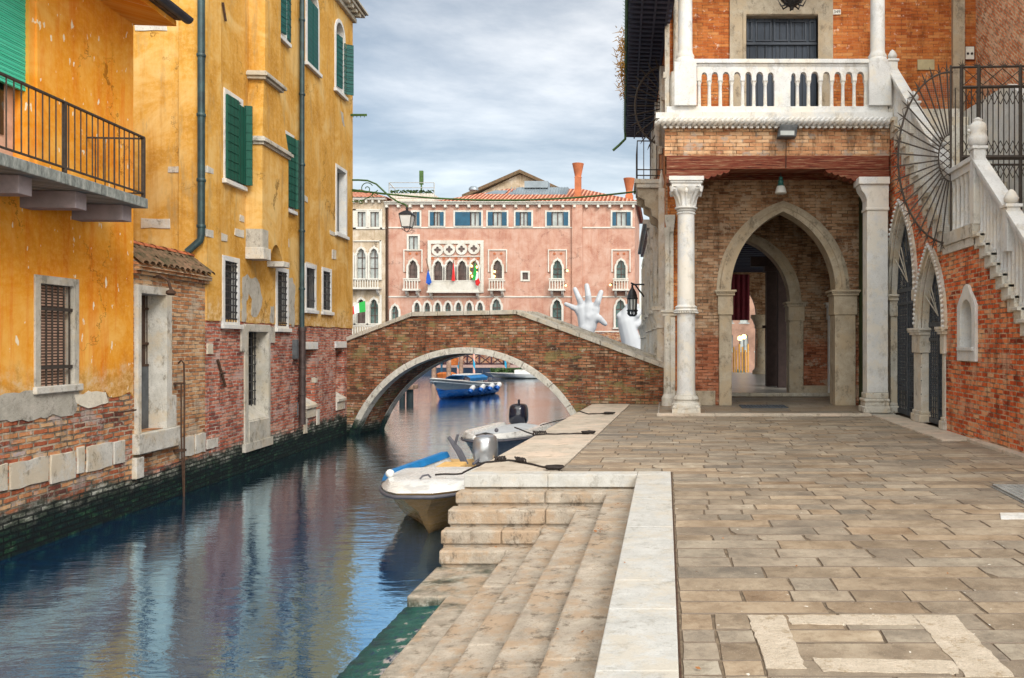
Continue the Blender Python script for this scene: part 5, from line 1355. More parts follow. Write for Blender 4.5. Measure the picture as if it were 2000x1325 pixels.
newel(-13.62, 3.6, 4.84, True); newel(-17.15, 6.0, 6.62, False); newel(-12.3, 3.0, 3.66, False); newel(-18.75, 6.9, 8.05, False); newel(-15.6, 4.6, 5.38, False); 
# far parapet of the stairs
mb = MB(); mb.plate([(-18.9, 6.9), (-16.2, 6.75), (-15.0, 6.0), (-14.0, 6.0), (-13.4, 6.05), (-11.3, 3.3), (-9.6, 1.6), (-9.6, 0), (-18.9, 0)][::-1], [], 1.62, 1.8); build('inner_parapet', mb, S, st_, RW)

# fan-shaped spike guard and landing gate (iron)
DG = 14.75
fg = thing('spiked_gate', 'black iron landing gate with a fan of spikes beside the white staircase', 'gate', tuple(P(1880, 470, DG)))
cxp, cyp = 1857, 309
def pe(an, rx, ry): return P(cxp-rx*math.cos(an), cyp-ry*math.sin(an), DG)
mb = MB(); mb.tube([pe(R(a_), 103, 168) for a_ in range(-82, 98, 6)], .018, 6); mb.tube([pe(R(a_), 24, 46) for a_ in range(-90, 91, 10)], .014, 6)
mb.bar(P(1857, 128, DG), P(1857, 480, DG), .02, 6)
build('guard_ring', mb, M['rail'], fg)
mb = MB()
for i in range(21):
    an = R(-80+i*8.3); p_, q_ = pe(an, 24, 46), pe(an, 109, 178)
    mb.tube([tuple(p_), tuple(q_), tuple(pe(an, 119, 190))], [.014, .014, .002], 5)
    for d_ in (-.04, .04): mb.tube([tuple(pe(an, 103, 168)), tuple(pe(an+d_, 108, 176)), tuple(pe(an+d_*2, 112, 180))], [.009, .007, .002], 4)
for y_ in (275, 290, 305, 320, 335): mb.bar(P(1857, y_, DG), P(1837, y_+17, DG), .009, 4); mb.bar(P(1857, y_+10, DG), P(1836, y_-7, DG), .009, 4)
build('spikes', mb, M['rail'], fg)
mb = MB()
for i in range(26):
    x_ = 1857-4*i; h_ = 168*math.sqrt(max(0, 1-((cxp-x_)/103)**2)); 
    if h_ > 8: mb.bar(P(x_, cyp-h_, DG), P(x_, cyp+h_, DG), .0016, 3)
for i in range(-41, 42):
    y_ = cyp+4*i; w_ = 103*math.sqrt(max(0, 1-((y_-cyp)/168)**2)); mb.bar(P(cxp-w_, y_, DG), P(cxp, y_, DG), .0016, 3)
build('wire_mesh', mb, M['grate'], fg)
mb = MB()
def gb(x0, y0, x1, y1, r=.02): a_, b_ = P(x0, y0, DG), P(x1, y1, DG); mb.tube([tuple(a_), tuple(b_)], r, 4)
for x_, r_ in ((1857, .02), (1878, .035), (1912, .035), (1993, .035), (2040, .03)): gb(x_, 128, x_, 480, r_)
gb(1857, 132, 2060, 129, .022); gb(1878, 171, 2060, 168, .03); gb(1878, 308, 2060, 308, .045); gb(1878, 322, 2060, 322, .02)
build('gate_frame', mb, M['rail'], fg)
mb = MB(); x_ = 1866
while x_ < 2050:
    gb(x_, 172, x_, 480, .011); x_ += 10.5
for k, (y0, y1) in enumerate(((178, 204), (275, 300), (324, 348))):
    x_ = 1882
    while x_ < 2040: gb(x_, y0, x_+12, y1, .008); gb(x_+12, y0, x_, y1, .008); x_ += 12
x_ = 1882
while x_ < 2040: gb(x_, 134, x_+38, 166, .008); gb(x_+38, 134, x_, 166, .008); x_ += 38
x_ = 1880
while x_ < 2050:
    for dx_ in (-8, -4, 0, 4, 8): mb.tube([tuple(P(x_, 131, DG)), tuple(P(x_+dx_*.7, 124+abs(dx_)*.3, DG)), tuple(P(x_+dx_*1.2, 117+abs(dx_)*.9, DG))], [.008, .007, .002], 4)
    x_ += 27
build('gate_bars', mb, M['rail'], fg)

# side facade along the canal
ZR = 9.75
mb = MB()
hs = []
for i in range(3):
    c_ = -(23.6+i*3.7); hs.append(with_jambs(parch(c_, 2.6, 1.25, 1.9, 10), .03))
ou = [(-32, .0)]
for h_ in sorted(hs, key=lambda h: h[0][0]): ou += h_
ou += [(-20.6, .0), (-20.6, ZR+2.4), (-32, ZR+2.4)]
mb.plate([(x_, z_) for x_, z_ in ou], [], 0, .5); build('canal_wall', mb, M['brick_orange'], hall, SF)
mb = MB(); hs = []
for i in range(3):
    c_ = -(34.0+i*3.4); hs.append(with_jambs(parch(c_, 2.4, 1.15, 1.7, 10), .03))
ou = [(-43, .0)]
for h_ in sorted(hs, key=lambda h: h[0][0]): ou += h_
ou += [(-32, .0), (-32, 6.3), (-43, 6.3)]
mb.plate(ou, [], 0, .5); mb.box(-43, -32, .5, 6, 5.9, 6.3); build('canal_wall', mb, M['brick_orange'], hall, SF)
mb = MB(); mb.box(-43.2, -32, -.32, .2, 6.25, 6.42); mb.box(-43.1, -32, -.18, .1, 6.10, 6.25)
build('cornice', mb, SD, hall, SF)
for c_, zs, w_, ap in [(-(23.6+i*3.7), 2.6, 1.25, 4.5) for i in range(3)]+[(-(34.0+i*3.4), 2.4, 1.15, 4.1) for i in range(3)]:
    mb = MB(); mb.ring(parch(c_, zs, w_-.06, ap-zs, 12), parch(c_, zs, w_+.16, ap-zs+.18, 12), -.10, .2)
    for sg in (-1, 1): mb.box(c_+sg*(w_+.16)-.05, c_+sg*(w_+.16)+.05, -.16, 0, zs, ap+1.3); mb.lathe([(.05, ap+1.3), (.09, ap+1.45), (.01, ap+1.8)], c_+sg*(w_+.16), -.08, 6)
    ar_ = build('arch_ring', mb, SD, hall, SF)
    for sg in (-1, 1):
        mb = MB(); mb.lathe([(.26, .03), (.26, .15), (.2, .25), (.17, .3), (.15, zs-.6), (.19, zs-.57), (.17, zs-.5), (.27, zs-.12), (.3, zs-.1), (.3, zs)], c_+sg*(w_+.1), -.05, 12); build('column', mb, SD, hall, SF, smooth=40)
# window surrounds on the side wall upstairs, with heavy eaves
for c_ in (-22.3, -25.6, -28.9):
    mb = MB(); mb.ring(parch(c_, 8.0, .55, .9, 8), parch(c_, 8.0, .75, 1.15, 8), -.12, .05)
    for sg in (-1, 1): mb.lathe([(.07, 6.9), (.06, 8.4)], c_+sg*.65, -.08, 8)
    build('window_surround', mb, SD, hall, SF)
mb = MB(); E1 = Frame(1.142-1.0, 0, .053, -1)
mb.box(-31.9, -18.2, .0, 1.1, ZR, ZR+.22); ev = build('eaves', mb, M['eave'], hall, E1)
mb = MB(); u_ = -31.8
while u_ < -18.3: mb.box(u_, u_+.13, .02, 1.05, ZR-.17, ZR); u_ += .30
for v_ in (.3, .62, .92): mb.box(-31.9, -18.2, v_, v_+.05, ZR-.20, ZR-.17)
build('rafters', mb, M['eave'], ev, E1)
mb = MB(); mb.tube([(-31.95, -.02, ZR+.06), (-18.1, -.02, ZR+.06)], .06, 8); mb.tube([(-31.9, -.02, ZR+.06), (-31.95, -.02, ZR-.2), (-32.1, -.25, ZR-.4), (-32.1, -.5, ZR-.62)], .05, 7)
u_ = -31.8
while u_ < -18.2: mb.tube([(u_, -.02, ZR+.1), (u_, -.13, ZR+.18)], [.012, .004], 3); u_ += .22
build('gutter', mb, M['moss_green'], ev, E1)
mb = MB(); mb.xprism([(-.05, ZR+.22), (1.0, ZR+.22), (1.0, ZR+.6)], -31.9, -18.2); build('roof_tiles', mb, M['tile_old'], ev, E1)
# dry plants on the gutter
mb = MB(); rp = random.Random(3)
for c_, n_ in ((-22.6, 90), (-24.4, 150), (-26.2, 60)):
    for i in range(n_):
        a_ = (c_+rp.gauss(0, .28), -.05-abs(rp.gauss(0, .10)), ZR+.05+rp.gauss(0, .2)); mb.tube([a_, (a_[0]+rp.gauss(0, .06), a_[1]-abs(rp.gauss(0, .08)), a_[2]+rp.gauss(0, .10))], [.016, .003], 3)
tag(build('gutter_plants', mb, M['leaf_dry'], None, E1), 'dry yellow plants growing from the gutter of the market hall eaves', 'plant')
# small side balcony on scrolled stone brackets
mb = MB(); yb = 0
u0, u1 = -24.6, -22.9; z = 5.95
mb.box(u0, u1, -.74, 0, z+.0, z+.12); mb.box(u0-.03, u1+.03, -.80, 0, z+.12, z+.24)
sb = build('side_balcony', mb, SD, hall, SF, bevel=.01)
for u_ in (u0+.1, u1-.25):
    mb = MB(); mb.xprism([(-.72, z), (-.70, z-.25), (-.52, z-.32), (-.50, z-.5), (-.34, z-.58), (-.30, z-.78), (-.16, z-.85), (0, z-1.15), (0, z)], u_, u_+.16); build('bracket', mb, M['stone_arch'], sb, SF, bevel=.01)
mb = MB()
for i in range(8): uu = lerp(u0, u1, i/7); mb.bar((uu, -.72, z+.24), (uu, -.72, z+1.3), .012, 4)
for i in range(5): yy = -.72+.72*i/4; mb.bar((u1, yy, z+.24), (u1, yy, z+1.3), .012, 4)
for zz in (z+.34, z+.5, z+1.3): mb.box(u0, u1, -.73, -.71, zz-.015, zz+.015); mb.box(u1-.01, u1+.01, -.72, 0, zz-.015, zz+.015)
build('railing', mb, M['rail'], sb, SF)
DS = 22.7; mb = MB(); cc = P(1305, 207, DS)
def ps(an, rx, rz): return (cc.x-rx*math.cos(an), DS, cc.z+rz*math.sin(an))
mb.tube([ps(R(a_), .92, 1.12) for a_ in range(-75, 92, 8)], .03, 6); mb.tube([ps(R(a_), .22, .42) for a_ in range(-85, 90, 12)], .014, 5)
for i in range(13): an = R(-60+i*12); mb.tube([ps(an, .22, .42), ps(an, 1.05, 1.28), ps(an, 1.15, 1.42)], [.018, .018, .004], 4)
build('spike_fan', mb, M['rail'], sb, WORLDF)

# lamps
lp = thing('pendant_lamp', 'teal bell-shaped pendant lamp hanging in the porch under the wooden beam', 'lamp', tuple(P(1525, 378, 19.4)))
D_ = 19.4; c = P(1525, 378, D_); k = D_/FPX
mb = MB(); mb.bar((c.x, D_, c.z+30*k), (c.x, D_, 5.9), .012, 5); build('cord', mb, M['iron'], lp)
mb = MB(); mb.lathe([(.03, c.z+33*k), (.05, c.z+31*k), (.045, c.z+27*k), (.075, c.z+24*k), (.06, c.z+20*k), (.09, c.z+14*k)], c.x, D_, 16); build('lamp_cap', mb, M['teal_lamp'], lp, smooth=40)
mb = MB(); mb.lathe([(.09, c.z+14*k), (.11, c.z+10*k), (.14, c.z+1*k), (.13, c.z)], c.x, D_, 16); build('lamp_shade', mb, M['frosted'], lp, smooth=40)
fl = thing('floodlight', 'grey box floodlight fixed under the rope cornice of the balcony', 'lamp', (FR.u(1538), 18.35, 6.2))
u_ = FR.u(1538, -.3); mb = MB(); v_ = [(u_-.17, 18.28, 6.50), (u_+.22, 18.28, 6.50), (u_+.22, 18.62, 6.52), (u_-.17, 18.62, 6.52), (u_-.23, 18.34, 6.24), (u_+.19, 18.34, 6.24), (u_+.19, 18.58, 6.24), (u_-.23, 18.58, 6.24)]
mb.add(v_, [(0, 1, 2, 3), (4, 7, 6, 5), (0, 4, 5, 1), (1, 5, 6, 2), (2, 6, 7, 3), (3, 7, 4, 0)]); build('housing', mb, M['door_grey'], fl, bevel=.012)
mb = MB(); mb.plate(rect(u_-.17, u_+.14, 6.27, 6.46), [], -.40, -.395); build('lens', mb, M['glass_pale'], fl, Matrix.Translation((0, 18.71, 0)) @ Matrix.Identity(4))
mb = MB(); mb.bar((u_+.0, 18.6, 6.24), (u_+.0, 18.64, 5.6), .008, 4); build('cable', mb, M['iron'], fl)
il = P(1547, 8, 19.6); mb = MB(); mb.lathe([(.03, il.z-.14), (.06, il.z-.08), (.20, il.z+.02), (.30, il.z+.12), (.26, il.z+.5), (.05, il.z+.7), (.02, 12.2)], il.x, il.y, 8)
for i in range(8):
    an = i*math.pi/4; mb.tube([(il.x+.14*math.cos(an), il.y+.14*math.sin(an), il.z-.02), (il.x+.26*math.cos(an), il.y+.26*math.sin(an), il.z-.05), (il.x+.34*math.cos(an), il.y+.34*math.sin(an), il.z+.10)], [.02, .02, .008], 5)
tag(build('iron_lantern', mb, M['iron']), 'ornate black iron lantern hanging above the balcony door', 'lantern')
# big octagonal lantern on the canal side
D_ = 38.0; wl = thing('wall_lantern', 'large black octagonal lantern hanging on an arm from the market hall canal side', 'lantern', tuple(P(1235, 618, D_)))
k = D_/FPX; c = P(1235, 590, D_); mb = MB()
def zz_(y): return P(0, y, D_).z
for (r0, y0) in ((9.5, 583), (9.5, 607)): mb.tube([(c.x+r0*k*math.cos(i*math.pi/4), D_+r0*k*math.sin(i*math.pi/4), zz_(y0)) for i in range(8)], .045, 5, closed=True)
for i in range(8):
    a_ = i*math.pi/4+.2; q = lambda r0, y0: (c.x+r0*k*math.cos(a_), D_+r0*k*math.sin(a_), zz_(y0))
    mb.tube([q(9, 583), q(8, 607)], .03, 5); mb.tube([q(8, 607), q(9, 613), q(4, 618)], .03, 4)
mb.lathe([(10*k, zz_(584)), (9.5*k, zz_(578)), (7.5*k, zz_(571)), (4*k, zz_(565)), (2*k, zz_(561)), (2*k, zz_(556))], c.x, D_, 16); build('lamp_frame', mb, M['iron'], wl, smooth=40)
mb = MB(); mb.lathe([(7.4*k, zz_(607)), (8.4*k, zz_(583))], c.x, D_, 12); build('lamp_glass', mb, M['frosted'], wl, smooth=40)
mb = MB(); mb.tube([tuple(P(1232, 553, D_)), tuple(P(1240, 556, D_)), tuple(P(1258, 580, D_))], .04, 5); mb.tube([tuple(P(1234, 556, D_)), tuple(P(1262, 556, D_))], .04, 5); build('arm', mb, M['iron'], wl)

# floor gratings
mb = MB(); a = P(0, 0, 0); y0, y1 = 19.75, 20.55; x0, x1 = P(1447, 0, 20.1).x, P(1535, 0, 20.1).x
for i in range(15): xx = lerp(x0, x1, i/14); mb.box(xx-.008, xx+.008, y0, y1, .052, .075)
for i in range(9): yy = lerp(y0, y1, i/8); mb.box(x0, x1, yy-.008, yy+.008, .054, .073)
tag(build('floor_grating', mb, M['iron_gate']), 'dark metal foot grating on the porch floor inside the big arch', 'grating')
mb = MB(); q0 = G(1938, 951); q1 = G(2000, 983)
dv = Vector((q1[0]-q0[0], q1[1]-q0[1])).normalized(); pv = Vector((-dv.y, dv.x))
if pv.x < 0: pv = -pv
GR = Matrix(((dv.x, pv.x, 0, q0[0]), (dv.y, pv.y, 0, q0[1]), (0, 0, 1, 0), (0, 0, 0, 1)))
mb.plate(rect(0, 0, 0, 0), [], 0, 0) if False else None
for i in range(21): mb.box(i*.075, i*.075+.02, 0, 1.2, .004, .03)
for i in range(17): mb.box(0, 1.52, i*.074, i*.074+.02, .006, .028)
mb.box(-.02, 1.55, -.02, 1.22, -.01, .008)
tag(build('floor_grating', mb, M['grate'], None, GR), 'galvanised metal grating set in the paving at the right edge', 'grating')
# ------------------------------------------------------------------ far side of the wide canal
PD = 70.0; PF = Frame(0, PD, 1, 0); KP = PD/FPX
def pz(x, y, off=0): return PF.uz(x, y, off)
def prc(x0, y0, x1, y1): a = pz(x0, y0); b = pz(x1, y1); return [a[0], b[0], b[1], a[1]]
SFm = M['stone_far']
def gothic(parent, xc, yt, yb, w, bal=None, glass='glass_green', frame_box=True, holes=None):
    """ogee-headed window: window > frame, mullions(, balcony)"""
    u = pz(xc, 0)[0]; W_ = w/2*KP; zt = pz(0, yt)[1]; zb = pz(0, yb)[1]; h = min((zt-zb)*.42, W_*2.0); zs = zt-h*1.06
    inn = with_jambs(ogee(u, zs, W_, h), zb); hole_ = with_jambs(ogee(u, zs, W_+.02, h+.02), zb-.02)
    holes.append(hole_)
    mb = MB(); mb.plate(inn, [], .22, .26); wn_ = build('window', mb, M[glass], parent, PF)
    mb = MB(); mb.ring(with_jambs(ogee(u, zs, W_, h), zb), with_jambs(ogee(u, zs, W_+.17, h+.2), zb), -.12, .2)
    if frame_box: mb.plate(rect(u-W_-.42, u+W_+.42, zs-.3, zt+.85), [rect(u-W_-.33, u+W_+.33, zs-.3, zt+.76)], -.09, .0)
    mb.box(u-W_-.25, u+W_+.25, -.16, .1, zb-.12, zb)
    build('frame', mb, SFm, wn_, PF)
    mb = MB(); mb.box(u-.035, u+.035, .15, .22, zb, zt-h*.2); mb.box(u-W_, u+W_, .15, .22, zs-.05, zs+.02); mb.box(u-W_, u+W_, .15, .22, (zs+zb)/2-.02, (zs+zb)/2+.03); build('mullions', mb, M['glass_brown'], wn_, PF)
    if bal: far_balcony(wn_, xc-bal/2, xc+bal/2, yb, bal_y)
    return wn_
bal_y = 24
def far_balcony(parent, x0, x1, ytop, yh, solid=False, n=None):
    a = pz(x0, ytop); b = pz(x1, ytop+yh); mb = MB(); z1, z0 = a[1], b[1]
    mb.box(a[0]-.08, b[0]+.08, -.75, 0, z0, z0+.16); mb.box(a[0]-.05, b[0]+.05, -.72, -.55, z1-.1, z1)
    k = max(2, int((b[0]-a[0])/2.2)+1)
    for i in range(k): u_ = lerp(a[0]+.08, b[0]-.24, i/(k-1)); mb.xprism([(-.6, z0), (-.45, z0-.25), (0, z0-.55), (0, z0)], u_, u_+.18)
    if solid: mb.box(a[0], b[0], -.70, -.62, z0+.1, z1); mb.box(a[0], a[0]+.08, -.66, 0, z0+.1, z1); mb.box(b[0]-.08, b[0], -.66, 0, z0+.1, z1)
    else:
        m = int((b[0]-a[0])/.21)
        for i in range(m+1): u_ = lerp(a[0]+.04, b[0]-.04, i/m); mb.box(u_-.04, u_+.04, -.68, -.60, z0+.1, z1-.05)
    return build('balcony', mb, SFm, parent, PF)
def sqwin(parent, x0, y0, x1, y1, holes, glass='glass_pale', sh=None, pane=None):
    r = prc(x0, y0, x1, y1); g0, g1 = (r[0], r[1]) if not pane else (pz(pane[0], 0)[0], pz(pane[1], 0)[0])
    holes.append(rect(*r)); mb = MB(); mb.box(r[0]-.02, r[1]+.02, .15, .2, r[2]-.02, r[3]+.02); w_ = build('window', mb, M[glass], parent, PF)
    mb = MB(); mb.plate(rect(r[0]-.14, r[1]+.14, r[2]-.12, r[3]+.12), [rect(r[0]+.02, r[1]-.02, r[2]+.02, r[3]-.02)], -.06, .12); build('frame', mb, SFm, w_, PF)
    mb = MB(); c_ = (g0+g1)/2
    for u_ in (g0, c_, g1): mb.box(u_-.045, u_+.045, .08, .15, r[2], r[3])
    for f_ in (.02, .98): mb.box(g0, g1, .09, .15, lerp(r[2], r[3], f_)-.03, lerp(r[2], r[3], f_)+.03)
    build('mullions', mb, M['glass_brown'], w_, PF)
    if pane:
        for a_, b_ in ((r[0], g0-.03), (g1+.03, r[1])):
            if b_-a_ > .1: mb = MB(); mb.box(a_+.01, b_, -.09, -.04, r[2]+.03, r[3]-.03); build('shutter', mb, M['shutter_blue'], w_, PF)
    return w_
xl_, xr_ = pz(755, 0)[0], pz(1240, 0)[0]; zw = pz(0, 397)[1]
pk = thing('pink_palace', 'long pink stuccoed palace with gothic windows, white balcony and red tiled roof across the water', 'palace', ((xl_+xr_)/2, PD+6, WZ))
H = []
for x0, x1, p0, p1 in ((806, 820, 806, 814), (840, 867, 848, 859), (889, 940, 919, 936), (953, 990, 963, 980), (1007, 1038, 1016, 1030), (1068, 1110, 1078, 1100), (1196, 1232, 1204, 1223)):
    sqwin(pk, x0, 414, x1, 442, H, 'glass_pale', None, (p0, p1))
sqwin(pk, 798, 461, 817, 488, H); sqwin(pk, 1020, 532, 1032, 547, H, 'glass_brown')
for xc, gl, ky in ((807, 'glass_brown', 0), (972, 'glass_brown', 0), (1089, 'glass_green', 0), (1213, 'glass_green', 0)): 
    w_ = gothic(pk, xc, 507, 547, 18, None, gl, True, H); far_balcony(w_, xc-14, xc+14, 545, 24)
for xc in (815, 835, 855.5, 875.5, 896, 917, 938): gothic(pk, xc, 590, 616, 11, None, 'glass_green', False, H)
gothic(pk, 970, 583, 640, 17, None, 'glass_green', False, H)
gothic(pk, 772, 596, 640, 14, None, 'glass_green', False, H); gothic(pk, 1088, 584, 638, 18, None, 'glass_green', False, H); gothic(pk, 1212, 584, 640, 19, None, 'glass_green', False, H)
# four-light window with quatrefoils
for xc in (856, 879.5, 903, 926.5):
    gothic(pk, xc, 508, 550, 18, None, 'glass_brown', False, H)
fr_ = prc(836, 470, 945, 572)
mb = MB(); mb.plate(rect(*fr_), [rect(fr_[0]+.28, fr_[1]-.28, fr_[2], fr_[3]-.3)], -.12, .0); mb.box(fr_[0]+.28, fr_[1]-.28, -.08, 0, pz(0, 501)[1]-.04, pz(0, 501)[1]+.05)
q4 = build('tracery', mb, SFm, pk, PF)
for xc, yc_ in ((855, 489), (878, 488), (902, 487), (926, 486)):
    u_, z_ = pz(xc, yc_); mb = MB(); mb.plate(circ(u_, z_, .50, 20), [[(u_+.30*(.55+.45*abs(math.cos(2*a_)))*math.cos(a_), z_+.30*(.55+.45*abs(math.cos(2*a_)))*math.sin(a_)) for a_ in [2*math.pi*i/32 for i in range(32)]]], -.13, .0)
    ro_ = build('roundel', mb, SFm, q4, PF); mb = MB(); mb.plate(circ(u_, z_, .42, 14), [], -.03, -.01); build('pane', mb, M['glass_brown'], ro_, PF)
mb = MB()
for xc in (845, 867, 891, 915, 934): u_, z_ = pz(xc, 505); mb.prism(circ(u_, z_, .13, 10), -.05, 0)
for xc in (801, 814, 966, 979, 1083, 1096, 1207, 1219): u_, z_ = pz(xc, 496); mb.prism(circ(u_, z_, .11, 10), -.05, 0)
build('boss', mb, M['terracotta'], pk, PF)
fb = far_balcony(pk, 840, 938, 549, 24, solid=True)
mb = MB(); mb.plate(rect(xl_, xr_, -1.6, zw), H, 0, .4); build('wall', mb, M['plaster_pink'], pk, PF)
mb = MB(); mb.box(xl_, xr_, 0.3, 12, -1.6, zw-.01); build('rear_wall', mb, M['plaster_pink'], pk, PF)
mb = MB(); mb.box(pz(1150, 0)[0], xr_-.02, -.03, .1, -1.6, 2.6); mb.box(xl_+.05, pz(1150, 0)[0], -.04, .1, -1.6, pz(0, 690)[1]); build('brick_base', mb, M['brick_left'], pk, PF)
mb = MB()
for y_ in (445, 580, 648): z_ = pz(0, y_)[1]; mb.box(xl_, xr_, -.06, 0, z_-.05, z_+.06)
mb.box(xl_-.1, xr_+.15, -.30, .1, zw-.16, zw); mb.box(xl_-.1, xr_+.25, -.45, .1, zw, zw+.1)
u_ = xl_
while u_ < xr_: mb.box(u_, u_+.2, -.38, 0, zw-.42, zw-.2); u_ += 1.0
build('cornice', mb, SFm, pk, PF)
mb = MB(); a_, b_ = pz(1118, 0)[0], pz(1138, 0)[0]; mb.box(a_, b_, -.25, .1, pz(0, 655)[1], zw); build('chimney_breast', mb, M['plaster_pink'], pk, PF)
# roof
rz = zw+.1
def hip(x0, x1, y0, y1, z0, xr0, xr1, yr, z1):
    mb = MB(); v = [(x0, y0, z0), (x1, y0, z0), (x1, y1, z0), (x0, y1, z0), (xr0, yr, z1), (xr1, yr, z1)]
    return mb.add(v, [(0, 1, 5, 4), (1, 2, 5), (2, 3, 4, 5), (3, 0, 4), (0, 3, 2, 1)])
mb = hip(xl_+4.4, xr_+.45, PD-.5, PD+13, rz, pz(950, 0)[0]+0.6, xr_-5.2, PD+6, rz+2.25)
mb2 = hip(xl_-.1, xl_+6, PD-.5, PD+13, rz, xl_+1, xl_+5, PD+6, rz+.55); mb.add(mb2.v, mb2.f)
rf = build('roof', mb, M['tile_far'], pk)
mb = MB()
a_ = P(990, 378, PD+3.2); b_ = P(1108, 378, PD+3.2)
mb.add([(a_.x, PD+2.6, rz+1.0), (b_.x, PD+2.6, rz+1.0), (b_.x, PD+4, rz+2.0), (a_.x+.9, PD+4, rz+2.0), (a_.x+.9, PD+5.5, rz+1.9), (b_.x, PD+5.5, rz+1.9)], [(0, 1, 2, 3), (3, 2, 5, 4), (1, 5, 2)])
mb.box(a_.x+1.5, b_.x-1.8, PD+3.6, PD+5, rz+1.9, rz+2.5)
for i in range(22): x_ = lerp(a_.x+.3, b_.x-.1, i/21); mb.tube([(x_, PD+2.58, rz+1.03), (x_+.0, PD+3.98, rz+2.03)], .03, 4)
build('skylight', mb, M['sheet'], rf)
mb = MB(); a_ = P(940, 372, PD+3); mb.add([(a_.x, PD+2.9, rz+1.15), (a_.x+2.0, PD+2.9, rz+1.15), (a_.x+2.2, PD+4.1, rz+1.75), (a_.x+1.0, PD+4.1, rz+1.75)], [(0, 1, 2, 3)]); build('skylight', mb, M['sheet'], rf)
for x_, yt, D_, yb in ((1129, 320, 71.2, 398), (1229, 349, 71.5, 398)):
    k = D_/FPX; c = P(x_, yt, D_); mb = MB(); zb_ = P(0, yb, D_).z
    mb.box(c.x-6*k, c.x+6*k, D_-.3, D_+.3, zb_-.3, c.z-27*k); mb.box(c.x-7.5*k, c.x+7.5*k, D_-.35, D_+.35, zb_-.4, zb_+.7)
    mb.lathe([(5.5*k, c.z-29*k), (7.5*k, c.z-27*k), (6.2*k, c.z-25*k), (11*k, c.z-2*k), (11.5*k, c.z-1*k), (11.5*k, c.z)], c.x, D_, 16); build('chimney', mb, M['terracotta'], rf, smooth=40)
# roof terrace with railing and flower boxes
tr = thing('roof_terrace', 'white railed wooden roof terrace with planters on the left of the pink palace roof', 'terrace', tuple(P(804, 388, 71.5)))
D_ = 71.0
def T3(x, y, d=0): return tuple(P(x, y, D_+d))
mb = MB(); a_, b_ = P(760, 388, D_), P(848, 380, D_); mb.box(a_.x, b_.x, D_, D_+4, a_.z-.5, b_.z); dk_ = build('deck', mb, M['stone_far'], tr)
mb = MB()
for x_ in (760, 848):
    for d_ in (0, 4): mb.bar(T3(x_, 384, d_), T3(x_, 357, d_), .045)
for y_ in (357, 367): mb.tube([T3(760, y_), T3(848, y_), T3(848, y_, 4), T3(760, y_, 4)], .03, 4, closed=True)
mb.bar(T3(760, 357), T3(772, 370), .05); build('railing', mb, M['grate'], tr)
mb = MB()
for i in range(30): x_ = 762+84*i/29; mb.box(P(x_, 0, D_).x, P(x_+1.6, 0, D_).x, D_-.06, D_, P(0, 388, D_).z, P(0, 378, D_).z)
build('slats', mb, M['stone_far'], tr)
mb = MB(); rp = random.Random(8)
for i in range(260):
    x_ = rp.uniform(763, 847); c = P(x_, rp.uniform(372, 379), D_+.2); s_ = .09; n_ = Vector((rp.gauss(0, 1), rp.gauss(0, 1), rp.gauss(0, 1))).normalized(); t_ = n_.orthogonal().normalized()*s_; q_ = n_.cross(t_).normalized()*s_
    mb.add([c-t_, c+q_, c+t_, c-q_], [(0, 1, 2, 3)])
tag(build('terrace_plants', mb, M['leaf']), 'row of leafy green plants along the white roof terrace', 'plants', kind='stuff')
mb = MB(); c = P(823, 372, 72); mb.bar((c.x, 72, c.z-1), (c.x, 72, c.z+1.0), .07, 6); mb.box(c.x-.16, c.x+.16, 71.9, 72.1, c.z+.5, P(0, 334, 72).z)
tag(build('antenna', mb, M['moss_green']), 'green upright antenna panel on the roof terrace', 'antenna')
mb = MB(); c = P(925, 370, 75); mb.lathe([(.45, c.z-.1), (.42, c.z+.1), (.25, c.z+.25), (.03, c.z+.3)], c.x, 75, 14); tag(build('satellite_dish', mb, M['sheet']), 'small grey dish on the roof left of the gable', 'dish')
# gabled building behind
D_ = 95; a_, b_, c = P(905, 385, D_), P(1125, 385, D_), P(1017, 336, D_)
gb_ = thing('gabled_building', 'cream gabled building rising behind the pink palace roof', 'building', (c.x, D_+8, WZ))
mb = MB(); mb.plate([(a_.x+1, -1.5), (b_.x-1, -1.5), (b_.x-1, a_.z), (c.x, c.z-.2), (a_.x+1, a_.z)], [], D_, D_+.4)
for x_ in (975, 998, 1037): x2 = P(x_, 0, D_).x; mb.box(x2-.25, x2+.25, D_-.2, D_, a_.z, c.z-1.4-abs(x2-c.x)*.45)
build('wall', mb, M['plaster_cream'], gb_)
mb = MB()
for e_ in (a_, b_): mb.add([(e_.x, D_-.7, e_.z-.25), (c.x, D_-.7, c.z-.25), (c.x, D_-.7, c.z+.15), (e_.x, D_-.7, e_.z+.15), (e_.x, D_+14, e_.z-.25), (c.x, D_+14, c.z-.25), (c.x, D_+14, c.z+.15), (e_.x, D_+14, e_.z+.15)], [(0, 1, 2, 3), (4, 7, 6, 5), (3, 2, 6, 7), (0, 4, 5, 1), (0, 3, 7, 4)])
build('roof', mb, M['tile_old'], gb_)
